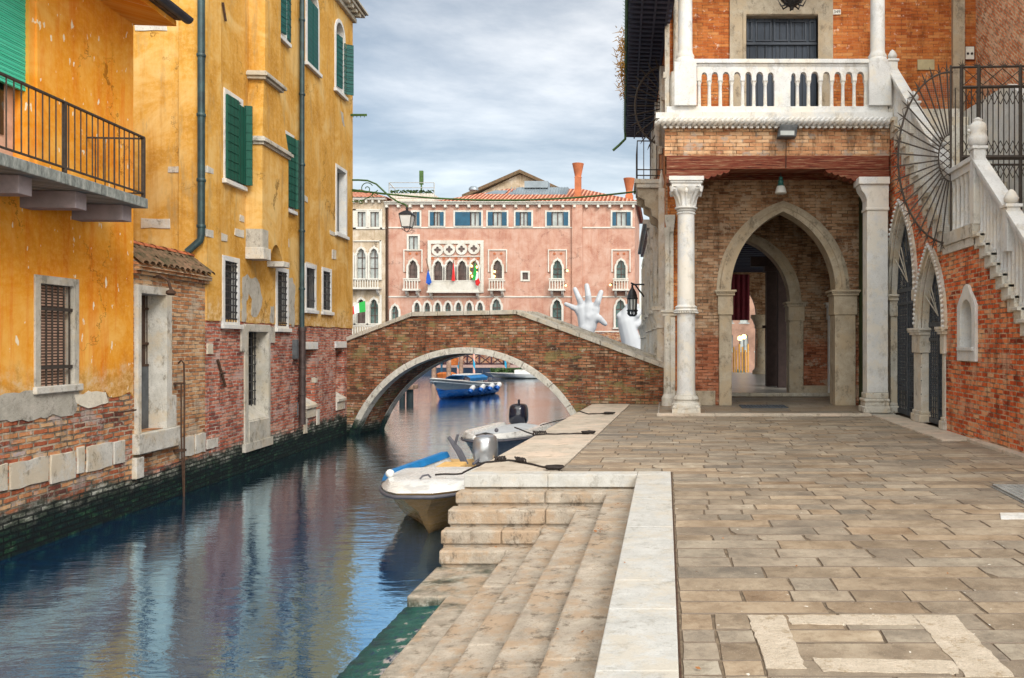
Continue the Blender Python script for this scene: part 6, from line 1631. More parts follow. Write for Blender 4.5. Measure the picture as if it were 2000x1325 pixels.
# cream palace to the left
cl_, cr2 = pz(640, 0)[0], pz(753, 0)[0]-.02; zc2 = pz(0, 389)[1]
cp_ = thing('cream_palace', 'narrow cream stone palace with white gothic windows and balconies left of the pink one', 'palace', ((cl_+cr2)/2, PD+5, WZ))
H2 = []
for x0, x1 in ((698, 715), (723, 741), (674, 690)): sqwin(cp_, x0, 414, x1, 444, H2, 'glass_pale')
for xc in (706, 731, 681): gothic(cp_, xc, 484, 545, 18, None, 'glass_pale', False, H2)
for xc in (706, 731, 681): gothic(cp_, xc, 583, 632, 17, None, 'glass_green' if xc != 706 else 'glass_brown', False, H2)
mb = MB(); mb.plate(rect(cl_, cr2, -1.6, zc2), H2, 0, .4); build('wall', mb, M['plaster_cream'], cp_, PF)
mb = MB(); mb.box(cl_, cr2, .3, 11, -1.6, zc2-.01); build('rear_wall', mb, M['plaster_cream'], cp_, PF)
far_balcony(cp_, 684, 744, 545, 21); far_balcony(cp_, 684, 744, 636, 24)
mb = MB()
for x0, y0, x1, y1 in ((690, 409, 744, 412), (690, 445, 752, 448), (690, 470, 745, 472), (690, 409, 696, 448), (717, 412, 721, 446), (743, 409, 747, 448), (716.5, 500, 720.5, 545), (692, 500, 696, 545), (742, 470, 746, 548), (716.5, 590, 721, 634), (692, 590, 696, 634), (742, 576, 746, 660)): r = prc(x0, y0, x1, y1); mb.box(r[0], r[1], -.10, .0, r[2], r[3])
mb.box(cl_, cr2+.1, -.35, .1, zc2-.1, zc2+.1); u_ = cl_
while u_ < cr2: mb.box(u_, u_+.15, -.3, 0, zc2-.35, zc2-.1); u_ += .55
build('stone_trim', mb, SFm, cp_, PF)
mb = hip(cl_-.1, cr2+.3, PD-.5, PD+11, zc2+.1, cl_+1, P(700, 0, 75).x, PD+5, zc2+1.75); build('roof', mb, M['tile_far'], cp_)
mb = MB(); u_ = pz(757.5, 0)[0]; mb.tube([(u_, PD-.1, zw-.2), (u_, PD-.1, 0)], .08, 6); build('downpipe', mb, M['iron_rust'], pk)
# a few warm lamps on and in the palace
ch = thing('chandelier', 'warm chandelier bulbs glowing behind the gothic windows of the pink palace', 'lights', tuple(P(925, 545, PD+.12)))
for x_, y_ in ((919, 534), (923, 540), (930, 532), (921, 520), (931, 522), (965, 540), (966, 531), (963, 543)): c = P(x_, y_, PD+.12); mb = MB(); mb.ball(c.x, PD+.12, c.z, .10, 8); build('bulb', mb, M['lamp_glow'], ch)
for i, (x_, y_, lab) in enumerate(((1108, 528, 'warm wall lamp right of the third pink palace balcony window, upper one'), (1105, 557, 'warm wall lamp right of the third pink palace balcony, lower one'), (1192, 556, 'warm wall lamp left of the rightmost pink palace balcony'))):
    c = P(x_, y_, PD-.4); mb = MB(); mb.bar((c.x-(.4 if i < 2 else -.5), PD, c.z), (c.x, PD-.4, c.z+.1), .04); lo_ = thing('wall_lamp', lab, 'lamp', (c.x, PD, c.z-.2), 'wall lamps on the pink palace'); build('arm', mb, M['iron'], lo_)
    mb = MB(); mb.ball(c.x, PD-.42, c.z-.04, .085, 8); build('bulb', mb, M['lamp_glow'], lo_)
# flags
def flag(name, lab, x, ytop, poly_mats, base, D_=69.0):
    f_ = thing(name, lab, 'flag', tuple(P(base[0], base[1], PD-.3)), 'flags on the palaces'); mb = MB(); mb.tube([tuple(P(base[0], base[1], PD-.1)), tuple(P(x, ytop, D_))], .05, 5); build('pole', mb, M['pole_wood'], f_)
    for poly, mt in poly_mats:
        mb = MB(); n_ = len(poly); rows = []
        vs = [P(a_, b_, D_+.08*math.sin(a_*1.3+b_*.2)) for a_, b_ in poly]; mb.add(vs+[v_+Vector((0, .02, 0)) for v_ in vs], [tuple(range(n_)), tuple(reversed(range(n_, 2*n_)))]+[(i, (i+1) % n_, (i+1) % n_+n_, i+n_) for i in range(n_)])
        build('cloth', mb, mt, f_)
flag('flag', 'furled blue flag on a slanting pole at the left end of the white balcony', 832, 505, [([(836, 527), (840, 540), (843, 552), (838, 557), (832, 553), (833, 540)], M['flag_blue'])], (838, 530))
flag('flag', 'red furled flag hanging before the middle of the four-light window', 886, 508, [([(885, 512), (888, 530), (889, 549), (882, 549), (884, 530)], M['flag_red'])], (886, 552))
flag('flag', 'green white and red flag at the right end of the white balcony', 929, 508, [([(928, 512), (931, 530), (928, 548), (922, 546), (925, 530)], M['flag_green']), ([(930, 532), (934, 532), (934, 546), (928, 548)], M['flag_white']), ([(928, 545), (935, 544), (938, 552), (934, 559), (929, 557)], M['flag_red'])], (929, 552))
flag('flag', 'green white and red flag on the cream palace beside the ochre corner', 686, 588, [([(701, 592), (713, 588), (714, 609), (702, 611)], M['flag_green']), ([(691, 598), (701, 592), (702, 611), (692, 613)], M['flag_white']), ([(684, 602), (691, 598), (692, 613), (686, 618)], M['flag_red'])], (686, 600), 68.6)

# ------------------------------------------------------------------ giant white hands rising from the water (plain sculpture)
def capsule(mb, a, b, r0, r1, n=5):
    a, b = Vector(a), Vector(b); d = (b-a).normalized(); pts = [a-d*r0*.95, a-d*r0*.6]+[a.lerp(b, i/n) for i in range(n+1)]+[b+d*r1*.6, b+d*r1*.95]
    rr = [r0*.3, r0*.8]+[lerp(r0, r1, i/n) for i in range(n+1)]+[r1*.8, r1*.3]; mb.tube(pts, rr, 12)
def melt(name, mb, voxel, mat, label, cat):
    o = build(name, mb, mat); rm = o.modifiers.new('r', 'REMESH'); rm.mode = 'VOXEL'; rm.voxel_size = voxel
    s_ = o.modifiers.new('s', 'SMOOTH'); s_.iterations = 5; s_.factor = .55
    bpy.context.view_layer.update()
    me = bpy.data.meshes.new_from_object(o.evaluated_get(bpy.context.evaluated_depsgraph_get())); o.modifiers.clear(); o.data = me; me.name = name
    me.polygons.foreach_set('use_smooth', [True]*len(me.polygons)); return tag(o, label, cat)
HD = 66.0; k = HD/FPX
HX = 0
def HP(x, y, d=0.): return P(x+HX, y, HD+d)
mb = MB()
capsule(mb, HP(1134, 735, .3), HP(1143, 655), 22*k, 16*k, 8)
capsule(mb, HP(1143, 655), HP(1146, 640), 16*k, 16*k)
for a_, b_, r0, r1 in [((1143, 640), (1136, 602), 13, 11), ((1148, 640), (1150, 600), 14, 12), ((1152, 640), (1162, 603), 13, 10.5), ((1147, 632), (1130, 605), 11, 9), ((1150, 620), (1158, 615), 15, 13)]: capsule(mb, HP(*a_), HP(*b_), r0*k, r1*k)
for pts, r0, r1 in [([(1132, 607), (1118, 600), (1105, 594)], 6.6, 4.0), ([(1138, 602), (1131, 583), (1123, 565)], 7.0, 4.6), ([(1150, 600), (1149, 578), (1146, 558)], 7.2, 4.9), ([(1162, 604), (1168, 588), (1174, 571)], 7.0, 4.9), ([(1156, 626), (1170, 622), (1182, 633)], 9.0, 4.8)]:
    off = [0, -.25, -.1]
    for i in range(2): ra, rb = lerp(r0, r1, i/2), lerp(r0, r1, (i+1)/2); capsule(mb, HP(*pts[i], off[i]), HP(*pts[i+1], off[i+1]), ra*k, rb*k*1.04)
    c = HP(*pts[1], off[1]); mb.ball(c.x, c.y, c.z, lerp(r0, r1, .5)*k*1.08, 10)
melt('hand_sculpture', mb, .07, M['sculpt'], 'giant white open hand sculpture with spread fingers rising before the pink palace', 'sculpture')
mb = MB(); HX = -6; HD = 64.0; k = HD/FPX*1.12
capsule(mb, HP(1252, 735, .3), HP(1238, 665), 23*k, 17*k, 8); capsule(mb, HP(1238, 665), HP(1228, 628), 17*k, 15*k, 6)
capsule(mb, HP(1228, 628), HP(1231, 612), 14*k, 11*k)
for pts, r0, r1 in [([(1222, 625), (1216, 618), (1222, 611)], 7, 5), ([(1229, 618), (1233, 600), (1242, 590)], 7, 5), ([(1236, 620), (1243, 606), (1250, 598)], 7, 5), ([(1240, 628), (1250, 616), (1256, 608)], 7, 5), ([(1236, 640), (1249, 636), (1256, 628)], 7.5, 5)]:
    for i in range(2): capsule(mb, HP(*pts[i], -.1*i), HP(*pts[i+1], .15*i), lerp(r0, r1, i/2)*k, lerp(r0, r1, (i+1)/2)*k)
melt('hand_sculpture', mb, .07, M['sculpt'], 'giant white forearm sculpture with hand bent against the market hall side', 'sculpture')

# ------------------------------------------------------------------ mooring piles, landing stage
def pole(xp, ytop, ybase, w, mat, lab, grp, striped=False, cap=None):
    D_ = min(65.5, FPX*(CAMZ-WZ)/(ybase-PY0)); k_ = D_/FPX; c = P(xp, ytop, D_); r_ = w/2*k_
    mb = MB(); mb.tube([(c.x, D_, -2.5), (c.x+.02, D_, 0), (c.x, D_, c.z)], [r_, r_, r_*.9], 10); mb.lathe([(r_*.9, c.z-.02), (r_*.5, c.z+.12), (.01, c.z+.16)], c.x, D_, 10)
    return tag(build('mooring_pole', mb, mat, smooth=50), lab, 'pole', grp)
gw, gs_ = 'weathered wooden mooring piles', 'blue striped mooring poles'
pole(847, 660, 745, 9, M['pole_wood'], 'weathered pile at the left behind the blue workboat bow', gw)
pole(876, 655, 747, 9, M['pole_wood'], 'weathered pile just behind the blue workboat, left of its blue canopy', gw)
pole(900, 650, 732, 8.5, M['pole_wood'], 'thick grey pile behind the blue canopy of the workboat', gw)
pole(993, 665, 729.5, 6.5, M['pole_wood'], 'short grey pile far right under the bridge arch', gw)
pole(862, 650, 728, 4, M['shutter_blue'], 'thin blue pole leftmost under the bridge arch', gs_)
pole(894, 645, 729, 4, M['stripe_blue'], 'blue striped pole against the thick grey pile', gs_)
pole(925.5, 640, 727.5, 4.5, M['stripe_blue'], 'blue and pink spiral pole in the middle of the bridge arch view', gs_)
pole(987, 645, 727.5, 4.5, M['stripe_blue'], 'blue and pink spiral pole on the right near the white boat', gs_)
D_ = 36.6; a_, b_ = P(782, 752, D_), P(804, 752, D_)
mb = MB()
for x_, d_ in ((a_.x+.08, 0), (b_.x-.08, .1), ((a_.x+b_.x)/2, .45)): mb.tube([(x_, D_+d_, -2), (x_, D_+d_, a_.z-.15)], .13, 8)
st2 = thing('pile_cluster', 'short cluster of dark mooring piles with a pale plank cap beside the bridge arch', 'mooring', ((a_.x+b_.x)/2, D_+.2, WZ)); build('piles', mb, simple_mat('wet black piles', (.03, .045, .05), .7, 0, .5, 6), st2)
mb = MB(); mb.box(a_.x-.1, b_.x+.12, D_-.2, D_+.6, a_.z-.2, a_.z-.02); build('plank_cap', mb, M['pole_wood'], st2, bevel=.01)
D_ = 66.9; ls = thing('landing_stage', 'dark floating landing stage with cross-braced rail below the pink palace', 'pier', (P(920, 0, D_).x, D_+1, WZ))
a_, b_ = P(770, 727, D_), P(1030, 716, D_)
mb = MB(); mb.box(a_.x, b_.x, D_, D_+2.6, WZ-.2, b_.z-.1); build('pontoon', mb, simple_mat('dark navy pontoon', (.008, .025, .06), .4), ls)
mb = MB(); mb.box(a_.x, b_.x, D_-.05, D_+2.6, b_.z-.1, b_.z+.08); build('deck', mb, simple_mat('pale pink deck planks', (.55, .38, .34), .7), ls)
mb = MB(); z0, z1 = b_.z+.15, P(0, 694, D_).z; n_ = 11
for i in range(n_+1): x_ = lerp(a_.x, b_.x, i/n_); mb.box(x_-.07, x_+.07, D_+.1, D_+.2, z0, z1+.1)
for i in range(n_): x0_, x1_ = lerp(a_.x, b_.x, i/n_), lerp(a_.x, b_.x, (i+1)/n_); mb.bar((x0_, D_+.15, z0), (x1_, D_+.15, z1), .045); mb.bar((x0_, D_+.15, z1), (x1_, D_+.15, z0), .045)
mb.box(a_.x, b_.x, D_+.1, D_+.2, z1, z1+.1); mb.box(a_.x, b_.x, D_+.1, D_+.2, z0-.02, z0+.1); build('railing', mb, simple_mat('dark maroon rail', (.06, .025, .035), .6), ls)
mb = MB(); c0, c1_ = P(881, 714, 64), P(892, 699, 64); mb.box(c0.x, c1_.x, 64, 64.5, c0.z, c1_.z); 
mb.lathe([(.3, WZ-.1), (.35, WZ+.15), (.2, WZ+.3)], c0.x-.4, 64.2, 10, sx=2.4)
tag(build('orange_buoy', mb, simple_mat('orange panel paint', (.50, .13, .02), .7, 0, .5)), 'orange panel and float beside the landing stage', 'buoy')
mb = MB(); rp = random.Random(4)
for i in range(500):
    x_ = rp.uniform(958, 1040); c = P(x_, rp.uniform(720, 729), 62+rp.uniform(-.4, .4)); s_ = .10; n_ = Vector((rp.gauss(0, 1), rp.gauss(0, 1), rp.gauss(0, 1))).normalized(); t_ = n_.orthogonal().normalized()*s_; q_ = n_.cross(t_).normalized()*s_
    mb.add([c-t_, c+q_, c+t_, c-q_], [(0, 1, 2, 3)])
tag(build('quay_plants', mb, M['leaf']), 'low leafy green plants behind the white motor launch under the arch', 'plants', kind='stuff')

# ------------------------------------------------------------------ boats
def boat_frame(bow, heading):
    """origin at the bow on the water, +x towards the stern, y to port-left, z up"""
    d = Vector((heading[0], heading[1])).normalized()
    return Matrix(((d.x, -d.y, 0, bow[0]), (d.y, d.x, 0, bow[1]), (0, 0, 1, WZ), (0, 0, 0, 1)))
def hull_rows(L_, B, Hb, Hs, rake, blunt, n=18, keel=-.25, chine=.10, flare=.16):
    rows = []
    for i in range(n+1):
        t_ = i/n; s = min(1, t_/.45); bg = B/2*(blunt+(1-blunt)*math.sin(math.pi/2*s)**.75); 
        if t_ > .6: bg *= 1-.10*((t_-.6)/.4)**1.5
        bc = bg*(.25+.60*math.sin(math.pi/2*min(1, t_/.6))); zg = Hs+(Hb-Hs)*(1-t_)**1.6
        xg = L_*t_; xc = L_*t_+rake*.55*(1-s); xk = L_*t_+rake*(1-s)
        zk = keel+(.22)*(1-s)**2; zc = chine*.4+(chine+.22)*(1-s)**1.3
        zm = lerp(zc, zg, .55); bm2 = lerp(bc, bg, .62)
        half = [(xg, bg, zg), ((xg*.55+xc*.45), bm2, zm), (xc, bc, zc), ((xc+xk)/2, bc*.5, (zc+zk)/2-.02), (xk, 0, zk)]
        rows.append(half+[(x_, -y_, z_) for x_, y_, z_ in reversed(half[:-1])])
    return rows
def hull(name, parent, fr, rows, mat):
    mb = MB(); mb.surf(rows); m_ = len(rows[0]); b0 = len(mb.v)
    mb.add(rows[-1], [tuple(range(m_))]); mb.add(rows[0], [tuple(reversed(range(m_)))])
    return build(name, mb, mat, parent, fr, smooth=45)
def gunwale(rows, off=.0, dz=.0): return [(r_[0][0], r_[0][1]+off, r_[0][2]+dz) for r_ in rows], [(r_[-1][0], r_[-1][1]-off, r_[-1][2]+dz) for r_ in rows]
def strake(rows, parent, fr, mat, r_=.03, dz=-.02, name='rubbing_strake'):
    a_, b_ = gunwale(rows, .01, dz); mb = MB(); mb.tube([tuple(p) for p in reversed(a_)]+[tuple(p) for p in b_], r_, 8); return build(name, mb, mat, parent, fr, smooth=60)

# cream boat in front
bw = (-3.30, 10.75); FB = boat_frame(bw, (.0, 1))
bt = thing('motorboat', 'cream motorboat with blue cover and silver outboard moored beside the water steps', 'boat', (bw[0], bw[1]+2.2, WZ), 'small motorboats moored at the quay')
rows = hull_rows(4.3, 1.84, .68, .52, .70, .26); hull('hull', bt, FB, rows, M['hull_cream']); strake(rows, bt, FB, M['rubber'], .026, -.05)
gl_, gr_ = gunwale(rows)
mb = MB(); n_ = len(rows); sec = []
for i in range(n_):
    t_ = i/(n_-1); x_, y_, z_ = gl_[i]; 
    if t_ > .52: break
    up_ = .09*min(1, t_/.10)+.02
    sec.append([(x_, y_*1.0, z_), (x_+.06*(i == 0), y_*.86, z_+up_), (x_+.1*(i == 0), y_*.45, z_+up_+.015), (x_+.1*(i == 0), 0, z_+up_+.02), (x_+.1*(i == 0), -y_*.45, z_+up_+.015), (x_+.06*(i == 0), -y_*.86, z_+up_), (x_, -y_, z_)])
mb.surf(sec); mb.add(sec[0], [tuple(range(7))]); build('foredeck', mb, M['hull_white'], bt, FB, smooth=30)
mb = MB(); a_ = []
for i in range(9, n_): x_, y_, z_ = gl_[i]; a_.append([(x_, y_, z_), (x_, y_-.14, z_+.05), (x_, y_-.2, z_-.05), (x_, y_-.24, z_-.35), (x_, -y_+.24, z_-.35), (x_, -y_+.2, z_-.05), (x_, -y_+.14, z_+.05), (x_, -y_, z_)])
mb.surf(a_); build('cockpit', mb, M['hull_white'], bt, FB, smooth=30)
mb = MB(); sec = []
for i in range(4, n_): x_, y_, z_ = gl_[i]; w_ = .0 if i < 6 else .05; e_ = .07*min(1, (i-4)/2); sec.append([(x_, y_-.0, z_+.03+e_), (x_, y_-.015, z_+.06+e_), (x_, y_-.09-w_*.6, z_+.065+e_), (x_, y_-.12-w_, z_+.04)])
mb.surf(sec); build('cover', mb, M['tarp_blue'], bt, FB, smooth=60)
mb = MB(); mb.box(2.5, 3.3, .1, .5, .54, .62); build('seat', mb, simple_mat('yellow cream cushion', (.72, .45, .16), .6), bt, FB, bevel=.03)
mb = MB(); mb.ball(.95, .64, .79, .06, 9, rz=.06); mb.ball(1.06, .66, .78, .05, 8); build('bundle', mb, M['frosted'], bt, FB, smooth=60)
mb = MB(); mb.tube([(.42, .05, .80), (.45, .02, .84), (.52, -.03, .84), (.55, -.06, .80)], .014, 5); build('cleat', mb, M['rubber'], bt, FB)
def outboard(parent, fr, x, y, z, mat, s=1., tiller=True):
    mb = MB(); rows_ = []
    for zz, a_, b_ in ((0, .17, .24), (.05, .20, .28), (.20, .205, .29), (.33, .195, .275), (.40, .175, .25), (.435, .13, .19), (.45, .02, .03)):
        rows_.append([(x+b_*s*(abs(math.cos(q))**.7)*(1 if math.cos(q) > 0 else -1), y+a_*s*(abs(math.sin(q))**.7)*(1 if math.sin(q) > 0 else -1), z+zz*s) for q in [2*math.pi*i/20 for i in range(20)]])
    mb.surf(rows_, True); mb.add(rows_[0], [tuple(range(20))]); m_ = build('outboard_motor', mb, mat, parent, fr, smooth=50)
    mb = MB(); mb.box(x-.08, x+.10, y-.07, y+.07, z-.75, z); mb.box(x-.22, x-.05, y-.12, y+.12, z-.32, z-.02); mb.box(x-.1, x+.25, y-.02, y+.02, z-.95, z-.6)
    if tiller: mb.tube([(x-.2, y+.05, z+.05), (x-.45, y+.12, z-.0)], .03, 6)
    build('motor_leg', mb, M['rubber'], m_, fr, bevel=.01); return m_
outboard(bt, FB, 4.25, .0, .50, M['motor_silver'], 1.05)
mb = MB(); mb.tube([(4.0, .30, .45), (4.0, .42, .70), (4.05, .62, .95)], [.06, .06, .03], 6); mb.tube([(4.0, .5, .80), (4.0, .44, 1.0)], .025, 6); build('tilt_bracket', mb, M['rubber'], bt, FB)
# white boat further on
bw = (-3.85, 17.0); FB = boat_frame(bw, (.06, 1)); bt = thing('motorboat', 'white and grey motorboat with dark cowled outboard moored farther along the quay', 'boat', (bw[0], bw[1]+1.9, WZ), 'small motorboats moored at the quay')
rows = hull_rows(3.9, 1.6, .66, .52, .6, .22); hull('hull', bt, FB, rows, M['hull_grey']); strake(rows, bt, FB, M['rubber'], .025, -.06)
gl_, gr_ = gunwale(rows); mb = MB(); sec = []
for i, (x_, y_, z_) in enumerate(gl_):
    e_ = .10*(i == 0); up_ = .10 if i else .05
    sec.append([(x_, y_, z_-.02), (x_+e_, y_*.9, z_+up_), (x_+e_, y_*.68, z_+up_*.9), (x_+e_, y_*.6, z_+.02), (x_+e_, -y_*.6, z_+.02), (x_+e_, -y_*.68, z_+up_*.9), (x_+e_, -y_*.9, z_+up_), (x_, -y_, z_-.02)])
mb.surf(sec); mb.add(sec[0], [tuple(range(8))]); build('deck', mb, M['hull_white'], bt, FB, smooth=35)
mb = MB(); mb.surf([[(r_[3][0], r_[3][1]*.95, r_[3][2]+.03), (r_[3][0], 0, r_[3][2]+.09), (r_[4][0], r_[4][1]*.95, r_[4][2]+.03)] for r_ in sec[2:-1]]); build('cover', mb, simple_mat('pale grey boat cover', (.52, .56, .60), .7, 0, .2, 3), bt, FB, smooth=60)
mb = MB(); mb.ball(.35, -.25, .80, .045, 8); build('cleat', mb, M['rubber'], bt, FB)
outboard(bt, FB, 3.85, .12, .60, M['motor_black'], 1.12, False)
mb = MB(); mb.tube([(3.62, .06, .5), (3.62, .06, 1.22)], .03, 6); build('pole_light', mb, M['motor_black'], bt, FB)
# blue workboat beyond the bridge
D0 = 37.6; bw = P(845, 0, D0); st_p = P(950, 0, 43.0)
FB = boat_frame((bw.x, D0), (st_p.x-bw.x, 43.0-D0-.6)); L_ = 5.2
bt = thing('workboat', 'blue and grey wooden workboat with blue canopy and white fenders moored beyond the bridge', 'boat', ((bw.x+st_p.x)/2, 40.2, WZ))
rows = hull_rows(L_, 1.75, .98, .56, .6, .04, keel=-.2, chine=.22); hull('hull', bt, FB, rows, M['hull_grey'])
mb = MB(); rb = []
for r_ in rows:
    q_ = []
    for (x_, y_, z_) in r_: q_.append((x_, y_*1.03+(.01 if y_ > 0 else -.01 if y_ < 0 else 0), z_))
    lim = .42; h_ = [p_ for p_ in q_]
    rb.append([(h_[2][0], h_[2][1]*1.22, lim), h_[2], h_[3], h_[4], h_[5], h_[6], (h_[6][0], h_[6][1]*1.22, lim)])
for r_ in rb[:]: pass
mb.surf(rb); build('bottom_paint', mb, M['hull_blue'], bt, FB, smooth=50)
strake(rows, bt, FB, M['hull_white'], .035, -.0, 'gunwale'); strake(rows, bt, FB, M['hull_grey'], .03, -.14)
mb = MB(); mb.surf([[(r_[0][0], r_[0][1]*.9, r_[0][2]-.12), (r_[-1][0], r_[-1][1]*.9, r_[-1][2]-.12)] for r_ in rows]); build('deck', mb, M['hull_white'], bt, FB)
mb = MB(); sec = []
for i in range(7): x_ = 2.3+i*.30; sec.append([(x_, .62, .76), (x_, .68, .90), (x_, .45, 1.02+.02*math.sin(i*2)), (x_, -.45, 1.02), (x_, -.68, .90), (x_, -.62, .76)])
mb.surf(sec); build('canopy', mb, M['tarp_blue'], bt, FB, smooth=60)
mb = MB(); mb.box(2.5, 3.9, -.45, .45, 1.02, 1.08); build('canopy_roof', mb, M['hull_white'], bt, FB, bevel=.03)
mb = MB(); mb.box(2.5, 2.9, -.45, .45, .40, .70)
for sg in (-.55, .55): mb.tube([(2.4, sg, .4), (2.4, sg, .85)], .03); mb.tube([(3.9, sg, .4), (3.9, sg, .85)], .03)
build('console', mb, M['glass_brown'], bt, FB)
mb = MB(); mb.box(3.2, 4.2, -.45, .45, .35, .74); build('engine_box', mb, M['hull_white'], bt, FB, bevel=.05)
mb = MB(); mb.tube([(L_-.4, 0, .4), (L_-.4, 0, 1.2)], .02); mb.ball(L_-.3, -.4, .72, .13, 8); build('stern_gear', mb, M['rubber'], bt, FB)
for x_ in (2.0, 3.0, 4.0, 4.9):
    r_ = rows[int(round(x_/L_*18))][-1]; mb = MB(); mb.tube([(x_-.28, r_[1]-.10, .30), (x_-.2, r_[1]-.10, .36), (x_+.05, r_[1]-.10, .50), (x_+.13, r_[1]-.10, .55)], [.05, .12, .12, .05], 9); fd = build('fender', mb, M['fender'], bt, FB, smooth=60)
    mb = MB(); mb.tube([(x_-.30, r_[1]-.10, .26), (x_-.18, r_[1]-.10, .36)], [.09, .13], 9); build('fender_end', mb, M['hull_blue'], fd, FB, smooth=60)
# white launch in the distance
a_ = P(948, 0, 60); FB = boat_frame((a_.x, 60.0), (1, .02)); bt = thing('motor_launch', 'long low white motor launch passing in front of the green plants', 'boat', (a_.x+2.5, 60, WZ))
rows = hull_rows(6.2, 1.6, .42, .30, .6, .05, keel=-.1); hull('hull', bt, FB, rows, M['hull_white'])
mb = MB(); mb.box(2.2, 3.6, -.5, .5, .3, .62); mb.surf([[(r_[0][0], r_[0][1], r_[0][2]), (r_[-1][0], r_[-1][1], r_[-1][2])] for r_ in rows]); build('deck', mb, M['hull_white'], bt, FB)

# ------------------------------------------------------------------ mooring ropes on the quay
def rope(pts, lab, knots, red=None, wrap=True):
    mb = MB(); q = []
    for i in range(len(pts)-1):
        for j in range(6):
            a_, b_ = Vector(pts[i]), Vector(pts[i+1]); p_ = a_.lerp(b_, j/6); q.append((p_.x+rnd.uniform(-.006, .006), p_.y+rnd.uniform(-.006, .006), p_.z+.004*math.sin(j)))
    q.append(pts[-1]); o = None
    mb.tube(q, .014, 6)
    for (t0, ln) in knots:
        c_ = Vector(q[int(t0*(len(q)-1))]); d_ = (Vector(q[min(len(q)-1, int(t0*(len(q)-1))+1)])-c_).normalized()
        pp = []
        for i in range(46): an = i*.95; pp.append(c_+d_*(ln*(i/45-.5))+Vector((0, math.sin(an)*.028, .034+math.cos(an)*.028))+Vector((rnd.uniform(-.01, .01), 0, 0)))
        mb.tube(pp, .012, 5)
    c_ = Vector(pts[-1])
    for k_ in range(3): mb.tube([(c_.x+(.085+.02*k_)*math.cos(i*math.pi/6)+rnd.uniform(-.012, .012), c_.y+(.06+.015*k_)*math.sin(i*math.pi/6), .022+.014*k_+rnd.uniform(-.004, .006)) for i in range(12)], .012, 5, closed=True)
    o = tag(build('mooring_rope', mb, M['rope'], smooth=60), lab, 'rope', 'mooring ropes on the quay')
    return o
def g3(x, y, z=.016): a_ = G(x, y, z); return (a_[0], a_[1], z)
rope([(-3.2, 11.4, -.20), (-2.8, 11.25, -.16), (qedge(11.0)-.01, 11.1, .012), g3(993, 899), g3(1030, 905), g3(1060, 912), g3(1082, 917)], 'dark knotted mooring rope nearest the water steps', [(.45, .16), (.62, .22)])
rope([(-3.3, 17.9, -.22), (-2.7, 16.5, -.20), (qedge(14.4)-.0, 14.35, .012), g3(1065, 848), g3(1090, 848), g3(1120, 847), g3(1150, 847)], 'dark knotted mooring rope in the middle of the quay', [(.42, .3)])
rope([(-3.0, 19.6, -.35), (qedge(19.4)-.1, 19.45, -.12), (qedge(19.4), 19.4, .012), g3(1150, 809), g3(1175, 808), g3(1190, 809)], 'dark mooring rope with a small coil nearest the bridge', [])
mb = MB(); rp = random.Random(21)
for cx_, cy_, n_, sp in ((1163, 1040, 14, .05), (1110, 1240, 4, .2), (1500, 1175, 5, .8), (1200, 985, 3, .1), (1840, 850, 12, .25), (1650, 1100, 8, 1.3)):
    base = G(cx_, cy_, -.173 if cx_ < 1240 else .0); z_ = -.16 if cx_ < 1240 else .012
    for i in range(n_):
        x_, y_ = base[0]+rp.gauss(0, sp), base[1]+rp.gauss(0, sp)
        if cx_ < 1240: x_ = min(-.40, max(-.68, x_))
        an = rp.uniform(0, 6.28); s_ = rp.uniform(.008, .02); mb.add([(x_+s_*math.cos(an), y_+s_*math.sin(an), z_), (x_-s_*.5*math.sin(an), y_+s_*.5*math.cos(an), z_+.006), (x_-s_*math.cos(an), y_-s_*math.sin(an), z_+.004), (x_+s_*.5*math.sin(an), y_-s_*.5*math.cos(an), z_)], [(0, 1, 2, 3)])
tag(build('fallen_leaves', mb, M['dead_leaf']), 'scattered small brown leaves on the paving and steps', 'leaves', kind='stuff')

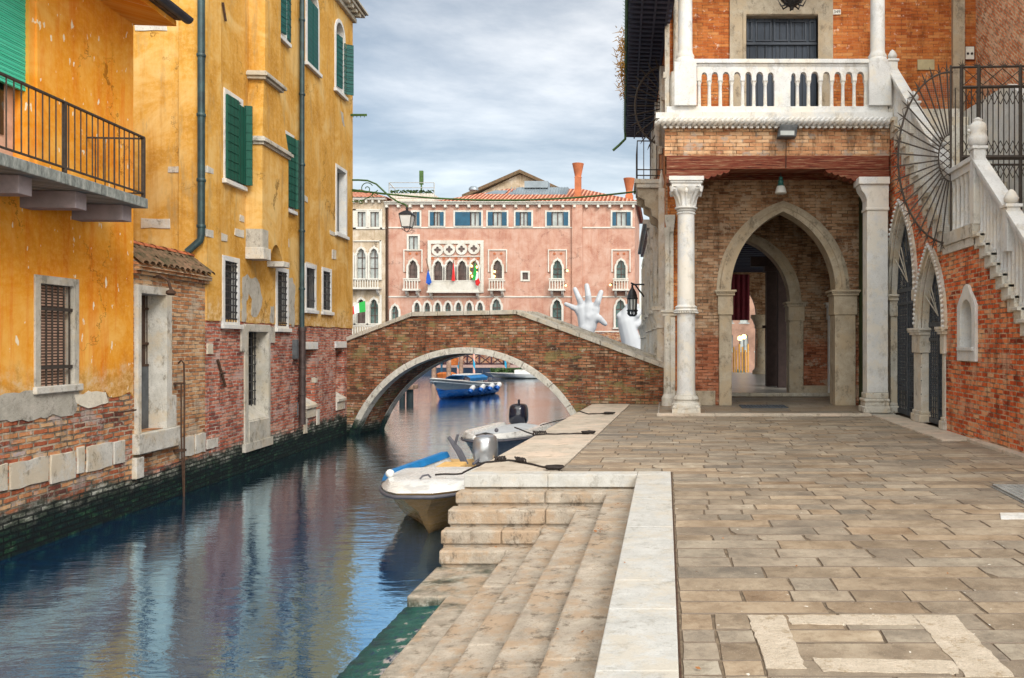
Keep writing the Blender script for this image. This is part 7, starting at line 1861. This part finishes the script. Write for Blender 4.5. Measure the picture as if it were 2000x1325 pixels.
# ------------------------------------------------------------------ seen through the hall: gondolas, poles, far houses
gp = 'yellow gondola poles beyond the market hall'
for i, x_ in enumerate((1427, 1433, 1438, 1444, 1450, 1456, 1461)):
    D_ = 46+i*.7; c = P(x_, 672+(i % 3)*6, D_); mb = MB(); mb.tube([(c.x, D_, -2), (c.x, D_, c.z)], .055, 6); tag(build('gondola_pole', mb, simple_mat('yellow pole paint', (.75, .36, .06), .6) if i == 0 else bpy.data.materials['yellow pole paint']), 'thin yellow mooring pole seen through the market hall arch', 'pole', gp)
for x_, D_ in ((1436, 47), (1452, 50)):
    a_ = P(x_, 730, D_); FB = boat_frame((a_.x-.5, D_-1.5), (.25, 1)); rows = hull_rows(5, 1.2, .8, .4, .4, .02); mb = MB(); mb.surf(rows)
    mb.surf([[(r_[0][0], r_[0][1], r_[0][2]), (r_[0][0], 0, r_[0][2]+.28), (r_[-1][0], r_[-1][1], r_[-1][2])] for r_ in rows])
    tag(build('gondola', mb, simple_mat('teal gondola cover', (.01, .12, .14), .5) if x_ == 1436 else bpy.data.materials['teal gondola cover'], None, FB, smooth=50), 'moored gondola under a teal cover seen through the market hall arch', 'gondola', 'covered gondolas beyond the market hall')
for x_, y_, lab in ((1445, 664, 'glowing yellow lamp seen through the hall arch, left one'), (1453, 661, 'glowing yellow lamp seen through the hall arch, right one')):
    c = P(x_, y_, 55); mb = MB(); mb.tube([(c.x, 55, WZ-.5), (c.x, 55, c.z)], .04, 6); lo_ = thing('street_lamp', lab, 'lamp', (c.x, 55, WZ), 'lamps beyond the market hall'); build('post', mb, M['iron'], lo_)
    mb = MB(); mb.ball(c.x, 55, c.z+.1, .16, 10); build('globe', mb, M['lamp_glow'], lo_)
FHF = Frame(0, 92, 1, 0); a_ = FHF.uz(1395, 0)[0]; b_ = FHF.uz(1640, 0)[0]
fh = thing('far_house', 'pale orange house with white windows across the water, seen through the hall', 'house', ((a_+b_)/2, 96, WZ)); H3 = []
for i in range(8):
    for j in range(3):
        u_ = a_+1.2+i*1.7; z_ = .6+j*3.2
        if u_ < b_-1: H3.append(rect(u_, u_+.9, z_, z_+1.8)); mb = MB(); mb.box(u_-.15, u_+1.05, -.05, .0, z_-.12, z_); mb.box(u_, u_+.9, .2, .25, z_, z_+1.8); build('window', mb, M['glass_pale'], fh, FHF)
mb = MB(); mb.plate(rect(a_, b_, -1.6, 10.5), H3, 0, .4); build('wall', mb, simple_mat('orange pink far stucco', (.42, .25, .18), .9, 0, .5, .6), fh, FHF)
mb = MB(); mb.xprism([(-.4, 10.5), (6, 12.5), (6, 10.5)], a_, b_); build('roof', mb, M['tile_far'], fh, FHF)
